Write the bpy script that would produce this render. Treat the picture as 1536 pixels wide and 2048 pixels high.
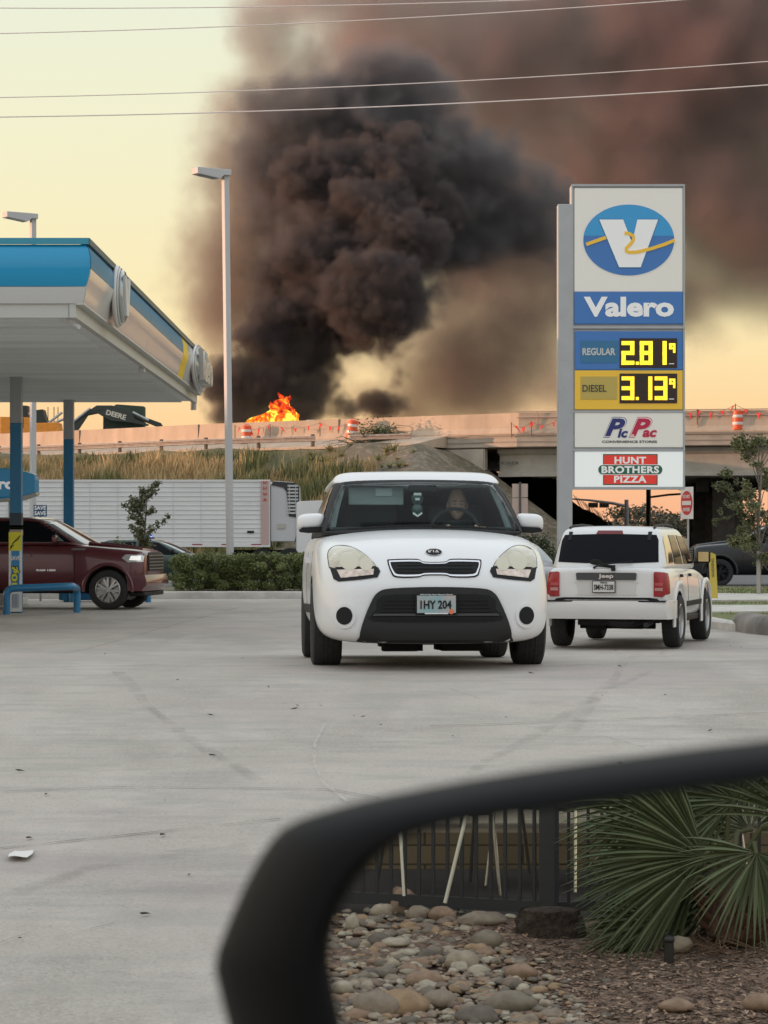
import bpy, bmesh, math, random
from math import radians as R, sin, cos, pi
from mathutils import Vector, Matrix, noise, geometry
from mathutils.bvhtree import BVHTree
random.seed(7)
S = bpy.context.scene
COL = S.collection
for o in list(bpy.data.objects): bpy.data.objects.remove(o)

# ------------------------------------------------------------------ camera, sky, sun
F, CX, HY, EZ = 5000.0, 768.0, 1072.0, 1.57        # focal in photo pixels, principal column, horizon row, eye height
cd = bpy.data.cameras.new("Camera"); cam = bpy.data.objects.new("Camera", cd); COL.objects.link(cam); S.camera = cam
cd.sensor_fit = 'VERTICAL'; cd.sensor_height = 36.0; cd.lens = F / 2048 * 36
cd.shift_y = 48 / 2048
cam.location = (0, 0, EZ); cam.rotation_euler = (R(90), 0, 0)
cd.clip_start = 0.05; cd.clip_end = 5000
cd.dof.use_dof = True; cd.dof.focus_distance = 26; cd.dof.aperture_fstop = 17
cd.dof.aperture_blades = 0

SUN_EL, SUN_AZ = R(3.2), math.atan2(-1.0, 0.03)   # azimuth measured from +Y towards +X
W = bpy.data.worlds.new("World"); S.world = W; W.use_nodes = True
nt = W.node_tree; nt.nodes.clear()
def wn(t, **k):
    n = nt.nodes.new(t)
    for a, b in k.items(): setattr(n, a, b)
    return n
wout = wn('ShaderNodeOutputWorld'); add = wn('ShaderNodeAddShader')
sky = wn('ShaderNodeTexSky'); sky.sky_type = 'NISHITA'; sky.sun_disc = False
sky.sun_elevation = SUN_EL; sky.sun_rotation = SUN_AZ; sky.dust_density = 3
b1 = wn('ShaderNodeBackground'); b1.inputs[1].default_value = 0.05
b2 = wn('ShaderNodeBackground'); b2.inputs[1].default_value = 1.0
tc = wn('ShaderNodeTexCoord'); sep = wn('ShaderNodeSeparateXYZ'); ramp = wn('ShaderNodeValToRGB')
nt.links.new(tc.outputs['Generated'], sep.inputs[0]); nt.links.new(sep.outputs[2], ramp.inputs[0])
ramp2 = wn('ShaderNodeValToRGB'); side = wn('ShaderNodeMapRange'); side.interpolation_type = 'SMOOTHSTEP'; side.inputs[1].default_value = -.45; side.inputs[2].default_value = .35
wmix = wn('ShaderNodeMix'); wmix.data_type = 'RGBA'   # the sky is warm towards the fire and the north, cooler behind the camera
nt.links.new(sep.outputs[2], ramp2.inputs[0]); nt.links.new(sep.outputs[1], side.inputs[0]); nt.links.new(side.outputs[0], wmix.inputs[0])
nt.links.new(ramp2.outputs[0], wmix.inputs[6]); nt.links.new(ramp.outputs[0], wmix.inputs[7])
for i, (p, c) in enumerate([(0.0, (.66, .57, .52)), (.10, (.72, .68, .66)), (.4, (.80, .86, .90)), (1.0, (.86, .92, 1.0))]):
    e = ramp2.color_ramp.elements[i] if i < 2 else ramp2.color_ramp.elements.new(p)
    e.position = p; e.color = (*c, 1)
nt.links.new(sky.outputs[0], b1.inputs[0]); nt.links.new(wmix.outputs[2], b2.inputs[0])
nt.links.new(b1.outputs[0], add.inputs[0]); nt.links.new(b2.outputs[0], add.inputs[1]); nt.links.new(add.outputs[0], wout.inputs[0])
stops = [(0.0, (.88, .44, .25)), (.012, (.90, .46, .26)), (.045, (.90, .60, .31)), (.085, (.87, .72, .41)), (.15, (.80, .76, .52)),
         (.21, (.74, .76, .60)), (.4, (.82, .86, .86)), (1.0, (.86, .92, 1.0))]
cr = ramp.color_ramp
for i, (p, c) in enumerate(stops):
    e = cr.elements[i] if i < 2 else cr.elements.new(p)
    e.position = p; e.color = (*c, 1)
sd = bpy.data.lights.new("Sun", 'SUN'); so = bpy.data.objects.new("Sun", sd); COL.objects.link(so)
sd.energy = 4.0; sd.angle = R(0.53); sd.color = (1.0, .54, .33)
tosun = Vector((sin(SUN_AZ) * cos(SUN_EL), cos(SUN_AZ) * cos(SUN_EL), sin(SUN_EL)))
so.rotation_euler = tosun.to_track_quat('Z', 'Y').to_euler()

S.view_settings.view_transform = 'Standard'; S.view_settings.look = 'None'
S.view_settings.exposure = 0.1; S.view_settings.gamma = 1.0; S.view_settings.use_curve_mapping = False
S.render.engine = 'CYCLES'
cy = S.cycles
cy.use_denoising = True; cy.use_adaptive_sampling = True; cy.adaptive_threshold = 0.02
cy.max_bounces = 8; cy.volume_bounces = 0; cy.transparent_max_bounces = 24
cy.volume_step_rate = 1.0; cy.volume_max_steps = 128
cy.caustics_reflective = False; cy.caustics_refractive = False
cy.sample_clamp_indirect = 6

def P(px, py, D): return Vector(((px - CX) / F * D, D, EZ - (py - HY) / F * D))
# ------------------------------------------------------------------ helpers
def mat(name, col, rough=.6, metal=0.0, var=0.0, vscale=3.0, bump=0.0, bscale=40.0, coat=0.0, spec=.5, emit=None, estr=0.0, col2=None, det=6.0, stretch=None):
    m = bpy.data.materials.new(name); m.use_nodes = True
    t = m.node_tree; b = t.nodes['Principled BSDF']; L = t.links
    b.inputs['Base Color'].default_value = (*col, 1); b.inputs['Roughness'].default_value = rough; b.inputs['Metallic'].default_value = metal
    b.inputs['Coat Weight'].default_value = coat; b.inputs['Coat Roughness'].default_value = .04; b.inputs['Specular IOR Level'].default_value = spec
    if emit: b.inputs['Emission Color'].default_value = (*emit, 1); b.inputs['Emission Strength'].default_value = estr
    if var or bump or col2:
        g = t.nodes.new('ShaderNodeNewGeometry'); src = g.outputs['Position']
        if stretch:
            mp = t.nodes.new('ShaderNodeMapping'); mp.inputs['Scale'].default_value = stretch; L.new(src, mp.inputs[0]); src = mp.outputs[0]
    if var or col2:
        n = t.nodes.new('ShaderNodeTexNoise'); n.inputs['Scale'].default_value = vscale; n.inputs['Detail'].default_value = det; n.inputs['Roughness'].default_value = .6
        L.new(src, n.inputs['Vector'])
        r = t.nodes.new('ShaderNodeValToRGB'); c2 = col2 or tuple(min(1, c * (1 + var)) for c in col); c1 = col if col2 else tuple(c * (1 - var) for c in col)
        r.color_ramp.elements[0].position = .32; r.color_ramp.elements[1].position = .68
        r.color_ramp.elements[0].color = (*c1, 1); r.color_ramp.elements[1].color = (*c2, 1)
        L.new(n.outputs[0], r.inputs[0]); L.new(r.outputs[0], b.inputs['Base Color'])
    if bump:
        n = t.nodes.new('ShaderNodeTexNoise'); n.inputs['Scale'].default_value = bscale; n.inputs['Detail'].default_value = 4; L.new(src, n.inputs['Vector'])
        bp = t.nodes.new('ShaderNodeBump'); bp.inputs['Strength'].default_value = bump; bp.inputs['Distance'].default_value = .02
        L.new(n.outputs[0], bp.inputs['Height']); L.new(bp.outputs[0], b.inputs['Normal'])
    return m

def frame_of(a, b):
    z = (b - a).normalized(); x = z.orthogonal().normalized(); return x, z.cross(x), z

class MB:
    def __init__(s): s.v = []; s.f = []; s.mi = []; s.cm = 0
    def add(s, vs, fs):
        k = len(s.v); s.v += [tuple(v) for v in vs]
        for f in fs: s.f.append(tuple(i + k for i in f)); s.mi.append(s.cm)
        return s
    def box(s, c, d, rz=0.0, rot=None):
        m = rot or Matrix.Rotation(rz, 3, 'Z'); c = Vector(c)
        vs = [c + m @ Vector((x * d[0] / 2, y * d[1] / 2, z * d[2] / 2)) for x in (-1, 1) for y in (-1, 1) for z in (-1, 1)]
        return s.add(vs, [(0, 1, 3, 2), (4, 6, 7, 5), (0, 4, 5, 1), (2, 3, 7, 6), (0, 2, 6, 4), (1, 5, 7, 3)])
    def cyl(s, a, b, r0, r1=None, n=16, caps=True):
        a, b = Vector(a), Vector(b); r1 = r0 if r1 is None else r1; x, y, z = frame_of(a, b)
        vs = [p + (x * cos(2 * pi * i / n) + y * sin(2 * pi * i / n)) * r for p, r in ((a, r0), (b, r1)) for i in range(n)]
        fs = [(i, (i + 1) % n, n + (i + 1) % n, n + i) for i in range(n)]
        if caps: fs += [tuple(range(n - 1, -1, -1)), tuple(range(n, 2 * n))]
        return s.add(vs, fs)
    def tube(s, pts, r, n=8, closed=False):
        pts = [Vector(p) for p in pts]; m = len(pts); rr = r if isinstance(r, (list, tuple)) else [r] * m
        vs = []; ref = None
        for i, p in enumerate(pts):
            if closed: t = pts[(i + 1) % m] - pts[i - 1]
            else: t = pts[min(i + 1, m - 1)] - pts[max(i - 1, 0)]
            t.normalize()
            if ref is None: ref = t.orthogonal().normalized()
            ref = (ref - t * ref.dot(t)).normalized(); y = t.cross(ref)
            vs += [p + (ref * cos(2 * pi * k / n) + y * sin(2 * pi * k / n)) * rr[i] for k in range(n)]
        fs = [(i * n + k, i * n + (k + 1) % n, j * n + (k + 1) % n, j * n + k) for i in range(m if closed else m - 1) for j in [(i + 1) % m] for k in range(n)]
        if not closed: fs += [tuple(range(n - 1, -1, -1)), tuple(range((m - 1) * n, m * n))]
        return s.add(vs, fs)
    def lathe(s, prof, o, ax=(1, 0, 0), n=32):
        o = Vector(o); z = Vector(ax).normalized(); x = z.orthogonal().normalized(); y = z.cross(x)
        vs = [o + z * h + (x * cos(2 * pi * i / n) + y * sin(2 * pi * i / n)) * r for r, h in prof for i in range(n)]
        fs = [(j * n + i, j * n + (i + 1) % n, (j + 1) * n + (i + 1) % n, (j + 1) * n + i) for j in range(len(prof) - 1) for i in range(n)]
        return s.add(vs, fs)
    def prism(s, poly, d0, d1, fn):
        """poly: 2D outline; fn(a, b, d) -> 3D point"""
        n = len(poly); tri = geometry.tessellate_polygon([[Vector((a, b, 0)) for a, b in poly]])
        vs = [fn(a, b, d0) for a, b in poly] + [fn(a, b, d1) for a, b in poly]
        fs = [tuple(t) for t in tri] + [tuple(i + n for i in reversed(t)) for t in tri] + [(i, (i + 1) % n, n + (i + 1) % n, n + i) for i in range(n)]
        return s.add(vs, fs)
    def grid(s, fn, nu, nv):
        vs = [fn(i / nu, j / nv) for j in range(nv + 1) for i in range(nu + 1)]; w = nu + 1
        return s.add(vs, [(j * w + i, j * w + i + 1, (j + 1) * w + i + 1, (j + 1) * w + i) for j in range(nv) for i in range(nu)])
    def sweep(s, path, prof):
        """profile (lateral, up) swept along a ground path, lateral = to the right of travel"""
        path = [Vector(p) for p in path]; m = len(path); k = len(prof); vs = []
        for i, p in enumerate(path):
            t = path[min(i + 1, m - 1)] - path[max(i - 1, 0)]; t.z = 0; t.normalize(); r = Vector((t.y, -t.x, 0))
            vs += [p + r * a + Vector((0, 0, b)) for a, b in prof]
        fs = [(i * k + j, i * k + j + 1, (i + 1) * k + j + 1, (i + 1) * k + j) for i in range(m - 1) for j in range(k - 1)]
        fs += [(i * k + k - 1, i * k, (i + 1) * k, (i + 1) * k + k - 1) for i in range(m - 1)]
        fs += [tuple(range(k)), tuple(range(m * k - 1, (m - 1) * k - 1, -1))]
        return s.add(vs, fs)
    def sphere(s, c, r, seg=12, ring=8, rot=None):
        c = Vector(c); r = (r, r, r) if isinstance(r, (int, float)) else r; m = rot or Matrix.Identity(3)
        vs = [c + m @ Vector((0, 0, r[2]))]
        for j in range(1, ring):
            a = pi * j / ring
            vs += [c + m @ Vector((r[0] * sin(a) * cos(2 * pi * i / seg), r[1] * sin(a) * sin(2 * pi * i / seg), r[2] * cos(a))) for i in range(seg)]
        vs.append(c + m @ Vector((0, 0, -r[2]))); e = len(vs) - 1
        fs = [(0, 1 + i, 1 + (i + 1) % seg) for i in range(seg)]
        fs += [(1 + j * seg + i, 1 + (j + 1) * seg + i, 1 + (j + 1) * seg + (i + 1) % seg, 1 + j * seg + (i + 1) % seg) for j in range(ring - 2) for i in range(seg)]
        fs += [(e, 1 + (ring - 2) * seg + (i + 1) % seg, 1 + (ring - 2) * seg + i) for i in range(seg)]
        return s.add(vs, fs)
    def build(s, name, m, parent=None, smooth=35, bevel=0.0, sub=0, loc=None, fix=True, seg=2):
        me = bpy.data.meshes.new(name); off = Vector(loc) if loc is not None else None
        me.from_pydata([tuple(Vector(v) - off) for v in s.v] if off is not None else s.v, [], s.f)
        for q in (m if isinstance(m, (list, tuple)) else [m]): me.materials.append(q)
        if any(s.mi): me.polygons.foreach_set('material_index', s.mi)
        if fix:
            b = bmesh.new(); b.from_mesh(me); bmesh.ops.recalc_face_normals(b, faces=b.faces); b.to_mesh(me); b.free()
        if smooth is not None:
            me.shade_smooth()
            if smooth < 180: me.set_sharp_from_angle(angle=R(smooth))
        me.validate()
        o = bpy.data.objects.new(name, me); COL.objects.link(o)
        if off is not None: o.location = off
        if parent: o.parent = parent
        if bevel:
            d = o.modifiers.new('bevel', 'BEVEL'); d.width = bevel; d.segments = seg; d.limit_method = 'ANGLE'; d.angle_limit = R(40); d.harden_normals = False
        if sub:
            d = o.modifiers.new('sub', 'SUBSURF'); d.levels = d.render_levels = sub
        return o

def tag(o, label=None, cat=None, group=None, kind=None):
    if label: o['label'] = label
    if cat: o['category'] = cat
    if group: o['group'] = group
    if kind: o['kind'] = kind
    return o
def empty(name, loc, label=None, cat=None, group=None, rz=0.0, rx=0.0):
    o = bpy.data.objects.new(name, None); COL.objects.link(o); o.location = loc; o.rotation_euler = (rx, 0, rz); o.empty_display_size = .2
    return tag(o, label, cat, group)
def copy_tree(o, parent=None):
    c = o.copy(); COL.objects.link(c); c.parent = parent
    for ch in list(o.children): copy_tree(ch, c)
    return c
def bake(o):
    dg = bpy.context.evaluated_depsgraph_get(); dg.update()
    rs_ = any(k.type == 'SOLIDIFY' for k in o.modifiers); me = bpy.data.meshes.new_from_object(o.evaluated_get(dg)); o.modifiers.clear(); o.data = me
    if rs_: me.set_sharp_from_angle(angle=R(40))
    return o
def cut(o, cutter_mb, m=None):
    """carve a solid out of a mesh"""
    c = cutter_mb.build('cutter', m or o.data.materials[0], smooth=None)
    d = o.modifiers.new('cut', 'BOOLEAN'); d.object = c; d.operation = 'DIFFERENCE'; d.solver = 'EXACT'; d.material_mode = 'TRANSFER'
    c.parent = o.parent; bake(o); bpy.data.objects.remove(c); return o
def bvh_of(*obs):
    vs, ps = [], []
    dg = bpy.context.evaluated_depsgraph_get(); dg.update()
    for o in obs:
        e = o.evaluated_get(dg); me = e.to_mesh(); k = len(vs); vs += [v.co.copy() for v in me.vertices]; ps += [tuple(i + k for i in p.vertices) for p in me.polygons]; e.to_mesh_clear()
    return BVHTree.FromPolygons(vs, ps)
DIRS = {'front': (lambda a, b: Vector((a, -8, b)), Vector((0, 1, 0))), 'rear': (lambda a, b: Vector((a, 14, b)), Vector((0, -1, 0))),
        'left': (lambda a, b: Vector((-5, a, b)), Vector((1, 0, 0))), 'right': (lambda a, b: Vector((5, a, b)), Vector((-1, 0, 0))), 'top': (lambda a, b: Vector((a, b, 6)), Vector((0, 0, -1)))}
def smooth_poly(pts, k=4):
    """closed Catmull-Rom through points; a point given as (a, b, 1) stays a corner"""
    n = len(pts); out = []
    for i in range(n):
        p0, p1, p2, p3 = [pts[(i + j) % n] for j in (-1, 0, 1, 2)]
        if len(p1) > 2: p0 = p1
        if len(p2) > 2: p3 = p2
        for t in range(k):
            u = t / k
            out.append(tuple(.5 * (2 * p1[c] + (p2[c] - p0[c]) * u + (2 * p0[c] - 5 * p1[c] + 4 * p2[c] - p3[c]) * u * u + (3 * p1[c] - p0[c] - 3 * p2[c] + p3[c]) * u ** 3) for c in (0, 1)))
    return out
def shell(bvh, poly, side, name, m, parent, off=.004, thick=.02, step=.05, holes=(), smooth=40):
    """a thin raised panel that follows the body under it"""
    org, d = DIRS[side]
    def dens(pl):
        out = []
        for i in range(len(pl)):
            a, b = Vector(pl[i][:2]), Vector(pl[(i + 1) % len(pl)][:2]); k = max(1, int((b - a).length / step))
            out += [a.lerp(b, t / k) for t in range(k)]
        return out
    outs = [dens(poly)] + [dens(h) for h in holes]
    pts, edges = [], []
    for pl in outs:
        k = len(pts); pts += pl; edges += [(k + i, k + (i + 1) % len(pl)) for i in range(len(pl))]
    xs = [p[0] for p in poly]; ys = [p[1] for p in poly]
    def inside(p, pl):
        c = False
        for i in range(len(pl)):
            a, b = pl[i], pl[i - 1]
            if (a[1] > p[1]) != (b[1] > p[1]) and p[0] < (b[0] - a[0]) * (p[1] - a[1]) / (b[1] - a[1]) + a[0]: c = not c
        return c
    nx = int((max(xs) - min(xs)) / step); ny = int((max(ys) - min(ys)) / step)
    for i in range(1, nx + 1):
        for j in range(1, ny + 1):
            p = Vector((min(xs) + (i - .5) * step, min(ys) + (j - .5) * step))
            if inside(p, outs[0]) and not any(inside(p, h) for h in outs[1:]): pts.append(p)
    v, e, f, *_ = geometry.delaunay_2d_cdt(pts, edges, [], 0, 1e-5)
    f = [t for t in f if inside(((v[t[0]] + v[t[1]] + v[t[2]]) / 3), outs[0]) and not any(inside((v[t[0]] + v[t[1]] + v[t[2]]) / 3, h) for h in outs[1:])]
    top = []; bad = []
    for q in v:
        hit = bvh.ray_cast(org(q[0], q[1]), d)
        if hit[0] is None: bad.append(len(top)); top.append(None)
        else: top.append(hit[0] - d * off)
    good = [i for i in range(len(top)) if top[i] is not None]
    if not good: return None
    for i in bad:
        j = min(good, key=lambda g: (v[g] - v[i]).length_squared); pj = top[j].copy(); q = org(v[i][0], v[i][1])
        top[i] = Vector([q[k] if abs(d[k]) < .5 else pj[k] for k in range(3)])
    cnt = {}
    for t in f:
        for i in range(3):
            k = (t[i], t[(i + 1) % 3]); cnt[k] = 1
    rim = [k for k in cnt if (k[1], k[0]) not in cnt]
    mb = MB(); n = len(top); vs = top + [p + d * thick for p in top]
    mb.add(vs, [tuple(t) for t in f] + [(a, b, b + n, a + n) for a, b in rim])
    return mb.build(name, m, parent, smooth=smooth)
def text(s, name, m, parent, M4, w, h, depth=.01, bold=0.0, shear=0.0, space=1.0, sx=None):
    """lettering fitted to a w x h box centred on the origin of matrix M4 (x right, y up, z out)"""
    cu = bpy.data.curves.new(name, 'FONT'); cu.body = s; cu.align_x = 'CENTER'; cu.offset = min(bold, .04) ; cu.shear = shear; cu.space_character = space; cu.resolution_u = 3
    t = bpy.data.objects.new(name, cu); COL.objects.link(t); dg = bpy.context.evaluated_depsgraph_get(); dg.update()
    me = bpy.data.meshes.new_from_object(t.evaluated_get(dg)); bpy.data.objects.remove(t)
    b = bmesh.new(); b.from_mesh(me)
    ex = bmesh.ops.extrude_face_region(b, geom=b.faces[:]); up = [g for g in ex['geom'] if isinstance(g, bmesh.types.BMVert)]
    xs = [v.co.x for v in b.verts]; ys = [v.co.y for v in b.verts]
    kx = w / (max(xs) - min(xs)); ky = h / (max(ys) - min(ys)); cx = (max(xs) + min(xs)) / 2; cy_ = (max(ys) + min(ys)) / 2; us = set(up)
    for v in b.verts: v.co = M4 @ Vector(((v.co.x - cx) * kx, (v.co.y - cy_) * ky, depth if v in us else 0))
    bmesh.ops.recalc_face_normals(b, faces=b.faces); b.to_mesh(me); b.free()
    me.materials.clear(); me.materials.append(m); me.shade_flat()
    o = bpy.data.objects.new(name, me); COL.objects.link(o)
    if parent: o.parent = parent
    return o
def face_y(x, y, z, dy=-1):   # plane facing -Y (towards the road) or +Y
    return Matrix(((1 if dy < 0 else -1, 0, 0, x), (0, 0, dy, y), (0, 1, 0, z), (0, 0, 0, 1)))
def leaves(mb, clumps, n, size, rnd, flat=.5, droop=0.0, shell_=.55):
    """leaf-sized quads spread through ellipsoid clumps (centre, radii)"""
    tot = sum(c[1][0] * c[1][1] * c[1][2] for c in clumps)
    for c, r in clumps:
        for _ in range(max(1, int(n * r[0] * r[1] * r[2] / tot))):
            u = Vector((rnd.gauss(0, 1), rnd.gauss(0, 1), rnd.gauss(0, 1))).normalized() * (shell_ + (1 - shell_) * rnd.random()) * (.8 + .35 * rnd.random())
            p = Vector(c) + Vector((u.x * r[0], u.y * r[1], u.z * r[2]))
            a = Vector((rnd.gauss(0, 1), rnd.gauss(0, 1), rnd.gauss(0, flat) - droop)).normalized(); b = a.orthogonal().normalized()
            b = Matrix.Rotation(rnd.random() * 6.3, 3, a) @ b; s = size * (.6 + .8 * rnd.random()); nn = a.cross(b) * s * .12
            mb.add([p - a * s * .5, p + b * s * .26 + nn, p + a * s * .5, p - b * s * .26 + nn], [(0, 1, 2, 3)])
def leaf_mat(name, c1, c2):
    m = mat(name, c1, .55, col2=c2, vscale=1.6, det=3)
    b = m.node_tree.nodes['Principled BSDF']; b.inputs['Subsurface Weight'].default_value = 0
    return m

def lerp_tab(tab, y):
    if y <= tab[0][0]: return tab[0][1]
    for (a, p), (b, q) in zip(tab, tab[1:]):
        if y <= b: t = (y - a) / (b - a); t = t * t * (3 - 2 * t); return p + (q - p) * t
    return tab[-1][1]
ZT = [(0, -.50), (2, -.42), (6, -.12), (9, .12), (13, .40), (17, .57), (19, .600), (21.5, .53), (26, .30), (31, .06), (35, 0), (60, 0)]
def zg(y): return lerp_tab(ZT, y)
def G(px, py, d0=7.0):
    """where the ray through a photo pixel meets the lot"""
    D = d0
    while D < 400:
        if EZ - (py - HY) / F * D <= zg(D): return Vector(((px - CX) / F * D, D, zg(D)))
        D += .02 if D < 40 else .2
    return Vector(((px - CX) / F * D, D, 0))
M = {}
M['concrete_dark'] = mat('stained_concrete', (.22, .20, .175), .9, var=.45, vscale=1.2, bump=.4, bscale=12)
M['black_plastic'] = mat('black_plastic', (.018, .018, .019), .5, bump=.05, bscale=200)
M['rubber'] = mat('tyre_rubber', (.022, .022, .022), .85, var=.3, vscale=30)
M['dark'] = mat('dark_cavity', (.01, .01, .01), .9)
M['steel'] = mat('galvanised_steel', (.42, .42, .41), .45, .6, var=.2, vscale=2)
M['chrome'] = mat('chrome', (.75, .75, .75), .12, 1.0)
M['wood'] = mat('weathered_wood', (.16, .12, .09), .85, var=.3, vscale=3)
# ------------------------------------------------------------------ ground, lot, road, kerbs
def rows(a): return [x for x in a]
def sheet(name, xs, ys, h, m, label=None):
    mb = MB(); mb.add([(x, y, h(x, y)) for y in ys for x in xs], [(j * len(xs) + i, j * len(xs) + i + 1, (j + 1) * len(xs) + i + 1, (j + 1) * len(xs) + i) for j in range(len(ys) - 1) for i in range(len(xs) - 1)])
    o = mb.build(name, m, smooth=180); o['kind'] = 'structure'; return o
def ground_mat(name, layers, rough=.9, bump=.3, bscale=30):
    """layers: (scale, low, high, colour, strength, stretch) painted over the first colour"""
    m = bpy.data.materials.new(name); m.use_nodes = True; t = m.node_tree; b = t.nodes['Principled BSDF']; b.inputs['Roughness'].default_value = rough
    g = t.nodes.new('ShaderNodeNewGeometry'); cur = None
    for (sc, lo, hi, col, st, stretch) in layers:
        if cur is None:
            c = t.nodes.new('ShaderNodeRGB'); c.outputs[0].default_value = (*col, 1); cur = c.outputs[0]; continue
        mp = t.nodes.new('ShaderNodeMapping'); mp.inputs['Scale'].default_value = stretch or (1, 1, 1); mp.inputs['Location'].default_value = (sc * 3.1, sc, 0)
        n = t.nodes.new('ShaderNodeTexNoise'); n.inputs['Scale'].default_value = sc; n.inputs['Detail'].default_value = 7; n.inputs['Roughness'].default_value = .65
        r = t.nodes.new('ShaderNodeMapRange'); r.inputs[1].default_value = lo; r.inputs[2].default_value = hi; r.inputs[4].default_value = st
        x = t.nodes.new('ShaderNodeMix'); x.data_type = 'RGBA'; x.inputs[7].default_value = (*col, 1)
        t.links.new(g.outputs['Position'], mp.inputs[0]); t.links.new(mp.outputs[0], n.inputs['Vector']); t.links.new(n.outputs[0], r.inputs[0]); t.links.new(r.outputs[0], x.inputs[0]); t.links.new(cur, x.inputs[6]); cur = x.outputs[2]
    t.links.new(cur, b.inputs['Base Color'])
    n = t.nodes.new('ShaderNodeTexNoise'); n.inputs['Scale'].default_value = bscale; n.inputs['Detail'].default_value = 6; t.links.new(g.outputs['Position'], n.inputs['Vector'])
    bp = t.nodes.new('ShaderNodeBump'); bp.inputs['Strength'].default_value = bump; bp.inputs['Distance'].default_value = .01
    t.links.new(n.outputs[0], bp.inputs['Height']); t.links.new(bp.outputs[0], b.inputs['Normal'])
    return m
M['lot'] = ground_mat('lot_concrete', [(1, 0, 1, (.445, .398, .34), 1, None), (.35, .42, .60, (.335, .295, .25), .9, (1, .5, 1)), (1.1, .48, .66, (.52, .47, .41), .7, (1, .35, 1)),
                      (4.5, .5, .72, (.25, .23, .21), .55, (.3, 1, 1)), (55, .45, .7, (.54, .50, .45), .55, None), (70, .56, .66, (.17, .15, .14), .6, None), (.16, .5, .6, (.40, .34, .32), .6, None), (2.3, .52, .6, (.30, .30, .255), .4, (.5, 1, 1)), (.9, .56, .66, (.22, .20, .185), .4, (.25, 1.5, 1))], .78, .5, 90)
M['dirt'] = ground_mat('dirt', [(1, 0, 1, (.16, .13, .09), 1, None), (.3, .4, .6, (.10, .11, .05), .9, None), (5, .5, .7, (.24, .2, .14), .7, None)])
M['asphalt'] = ground_mat('asphalt', [(1, 0, 1, (.10, .10, .10), 1, None), (.4, .4, .7, (.15, .145, .14), .8, None), (60, .5, .7, (.2, .2, .2), .5, None)])
M['lawn'] = ground_mat('lawn', [(1, 0, 1, (.12, .16, .045), 1, None), (.8, .4, .65, (.20, .17, .07), .9, None), (9, .5, .7, (.06, .08, .02), .8, None)], bump=1, bscale=25)
M['kerb'] = mat('kerb_concrete', (.55, .52, .47), .85, var=.18, vscale=2.5, bump=.2)
M['barrier'] = mat('barrier_concrete', (.50, .385, .28), .9, var=.16, vscale=.9, bump=.2, bscale=6, stretch=(1, 1, .35))
M['bridge'] = mat('bridge_concrete', (.42, .36, .29), .9, var=.15, vscale=.8, bump=.2, bscale=5)
xs = [-900, -300, -120, -60, -30, -15, -8, 0, 8, 15, 30, 60, 120, 300, 900]
ys = [-60, -20, -8, -4, -2, 0, 1] + [2 + i * 1.0 for i in range(40)] + [60, 90, 130, 250, 600, 1500, 2500]
sheet('ground', xs, ys, lambda x, y: zg(y) - .05 if y > 1 else -.62, M['dirt'])
sheet('parking_lot', [-60 + i * 2 for i in range(39)], [1.0 + i * .5 for i in range(68)] + [35 + i * 2 for i in range(15)], lambda x, y: zg(y) + .004 * noise.noise(Vector((x * .5, y * .3, 0))), M['lot'])
sheet('frontage_road', [-120, -60, 0, 60, 120], [72, 80, 90, 100, 116], lambda x, y: .01, M['asphalt'])
sheet('far_street', [6 + i for i in range(0, 50, 7)], [116, 150, 200, 260, 320, 400], lambda x, y: .012, M['asphalt'])
# right: lawn island and pavement
island = [(5.75, 42.5), (6.3, 40.2), (6.9, 38.6), (9, 37.5), (20, 36.5), (30, 36), (30, 71), (6.6, 71), (6.3, 60), (5.9, 50)]
def flat_poly(name, pts, z, m, kind='structure'):
    mb = MB(); mb.prism(pts, z, z - .3, lambda a, b, d: (a, b, d)); o = mb.build(name, m, smooth=None); o['kind'] = kind; return o
flat_poly('lawn_island', island, .13, M['lawn'])
flat_poly('footpath', [(5.95, 54.5), (12, 56.5), (30, 57), (30, 60.5), (14, 60), (6.35, 62)], .165, M['kerb'])
flat_poly('pavement_strip', [(6.0, 47.0), (30, 51), (30, 52.5), (5.98, 51.5)], .15, M['kerb'])
kp = [(3.0, 73.0), (6.3, 71.4), (6.5, 66), (6.15, 60), (5.8, 50), (5.6, 45), (5.72, 42.3), (6.1, 40.6)]
kb = MB(); kb.sweep([Vector((x, y, 0)) for x, y in kp], [(-.16, -.2), (-.16, .1), (-.12, .15), (.12, .16), (.17, .12), (.17, -.2)])
tag(kb.build('kerb', M['kerb'], smooth=50, loc=(6, 44, 0)), 'pale concrete kerb curving along the grass on the right', 'kerb', 'kerbs round the lot')
kb = MB(); kb.sweep([Vector(p) for p in ((6.05, 41.6, 0), (6.12, 40.3, 0), (6.4, 39.2, 0), (6.95, 38.5, 0), (8, 38.1, 0), (10, 37.8, 0), (14, 37.4, 0))],
                    [(-.3, -.2), (-.3, .1), (-.24, .22), (-.1, .29), (.1, .30), (.22, .26), (.28, .14), (.28, -.2)])
tag(kb.build('rounded_kerb', M['concrete_dark'], smooth=60, loc=(7, 39, 0)), 'thick rounded weathered kerb with dark stains at the right edge of the lot', 'kerb')
kb = MB(); kb.sweep([(-40, 62.6, 0), (-20, 62.6, 0), (0, 62.6, 0), (3.2, 62.8, 0), (3.9, 64, 0), (4.0, 68, 0)], [(-.6, -.1), (-.6, .17), (.08, .17), (.11, .13), (.12, -.1)])
tag(kb.build('kerb', M['kerb'], smooth=50, loc=(0, 63, 0)), 'long pale kerb in front of the clipped hedge', 'kerb', 'kerbs round the lot')
sheet('planting_bed', [-40, -20, -10, 0, 3.8], [63.2, 66, 71.5], lambda x, y: .12, M['dirt'])
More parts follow.
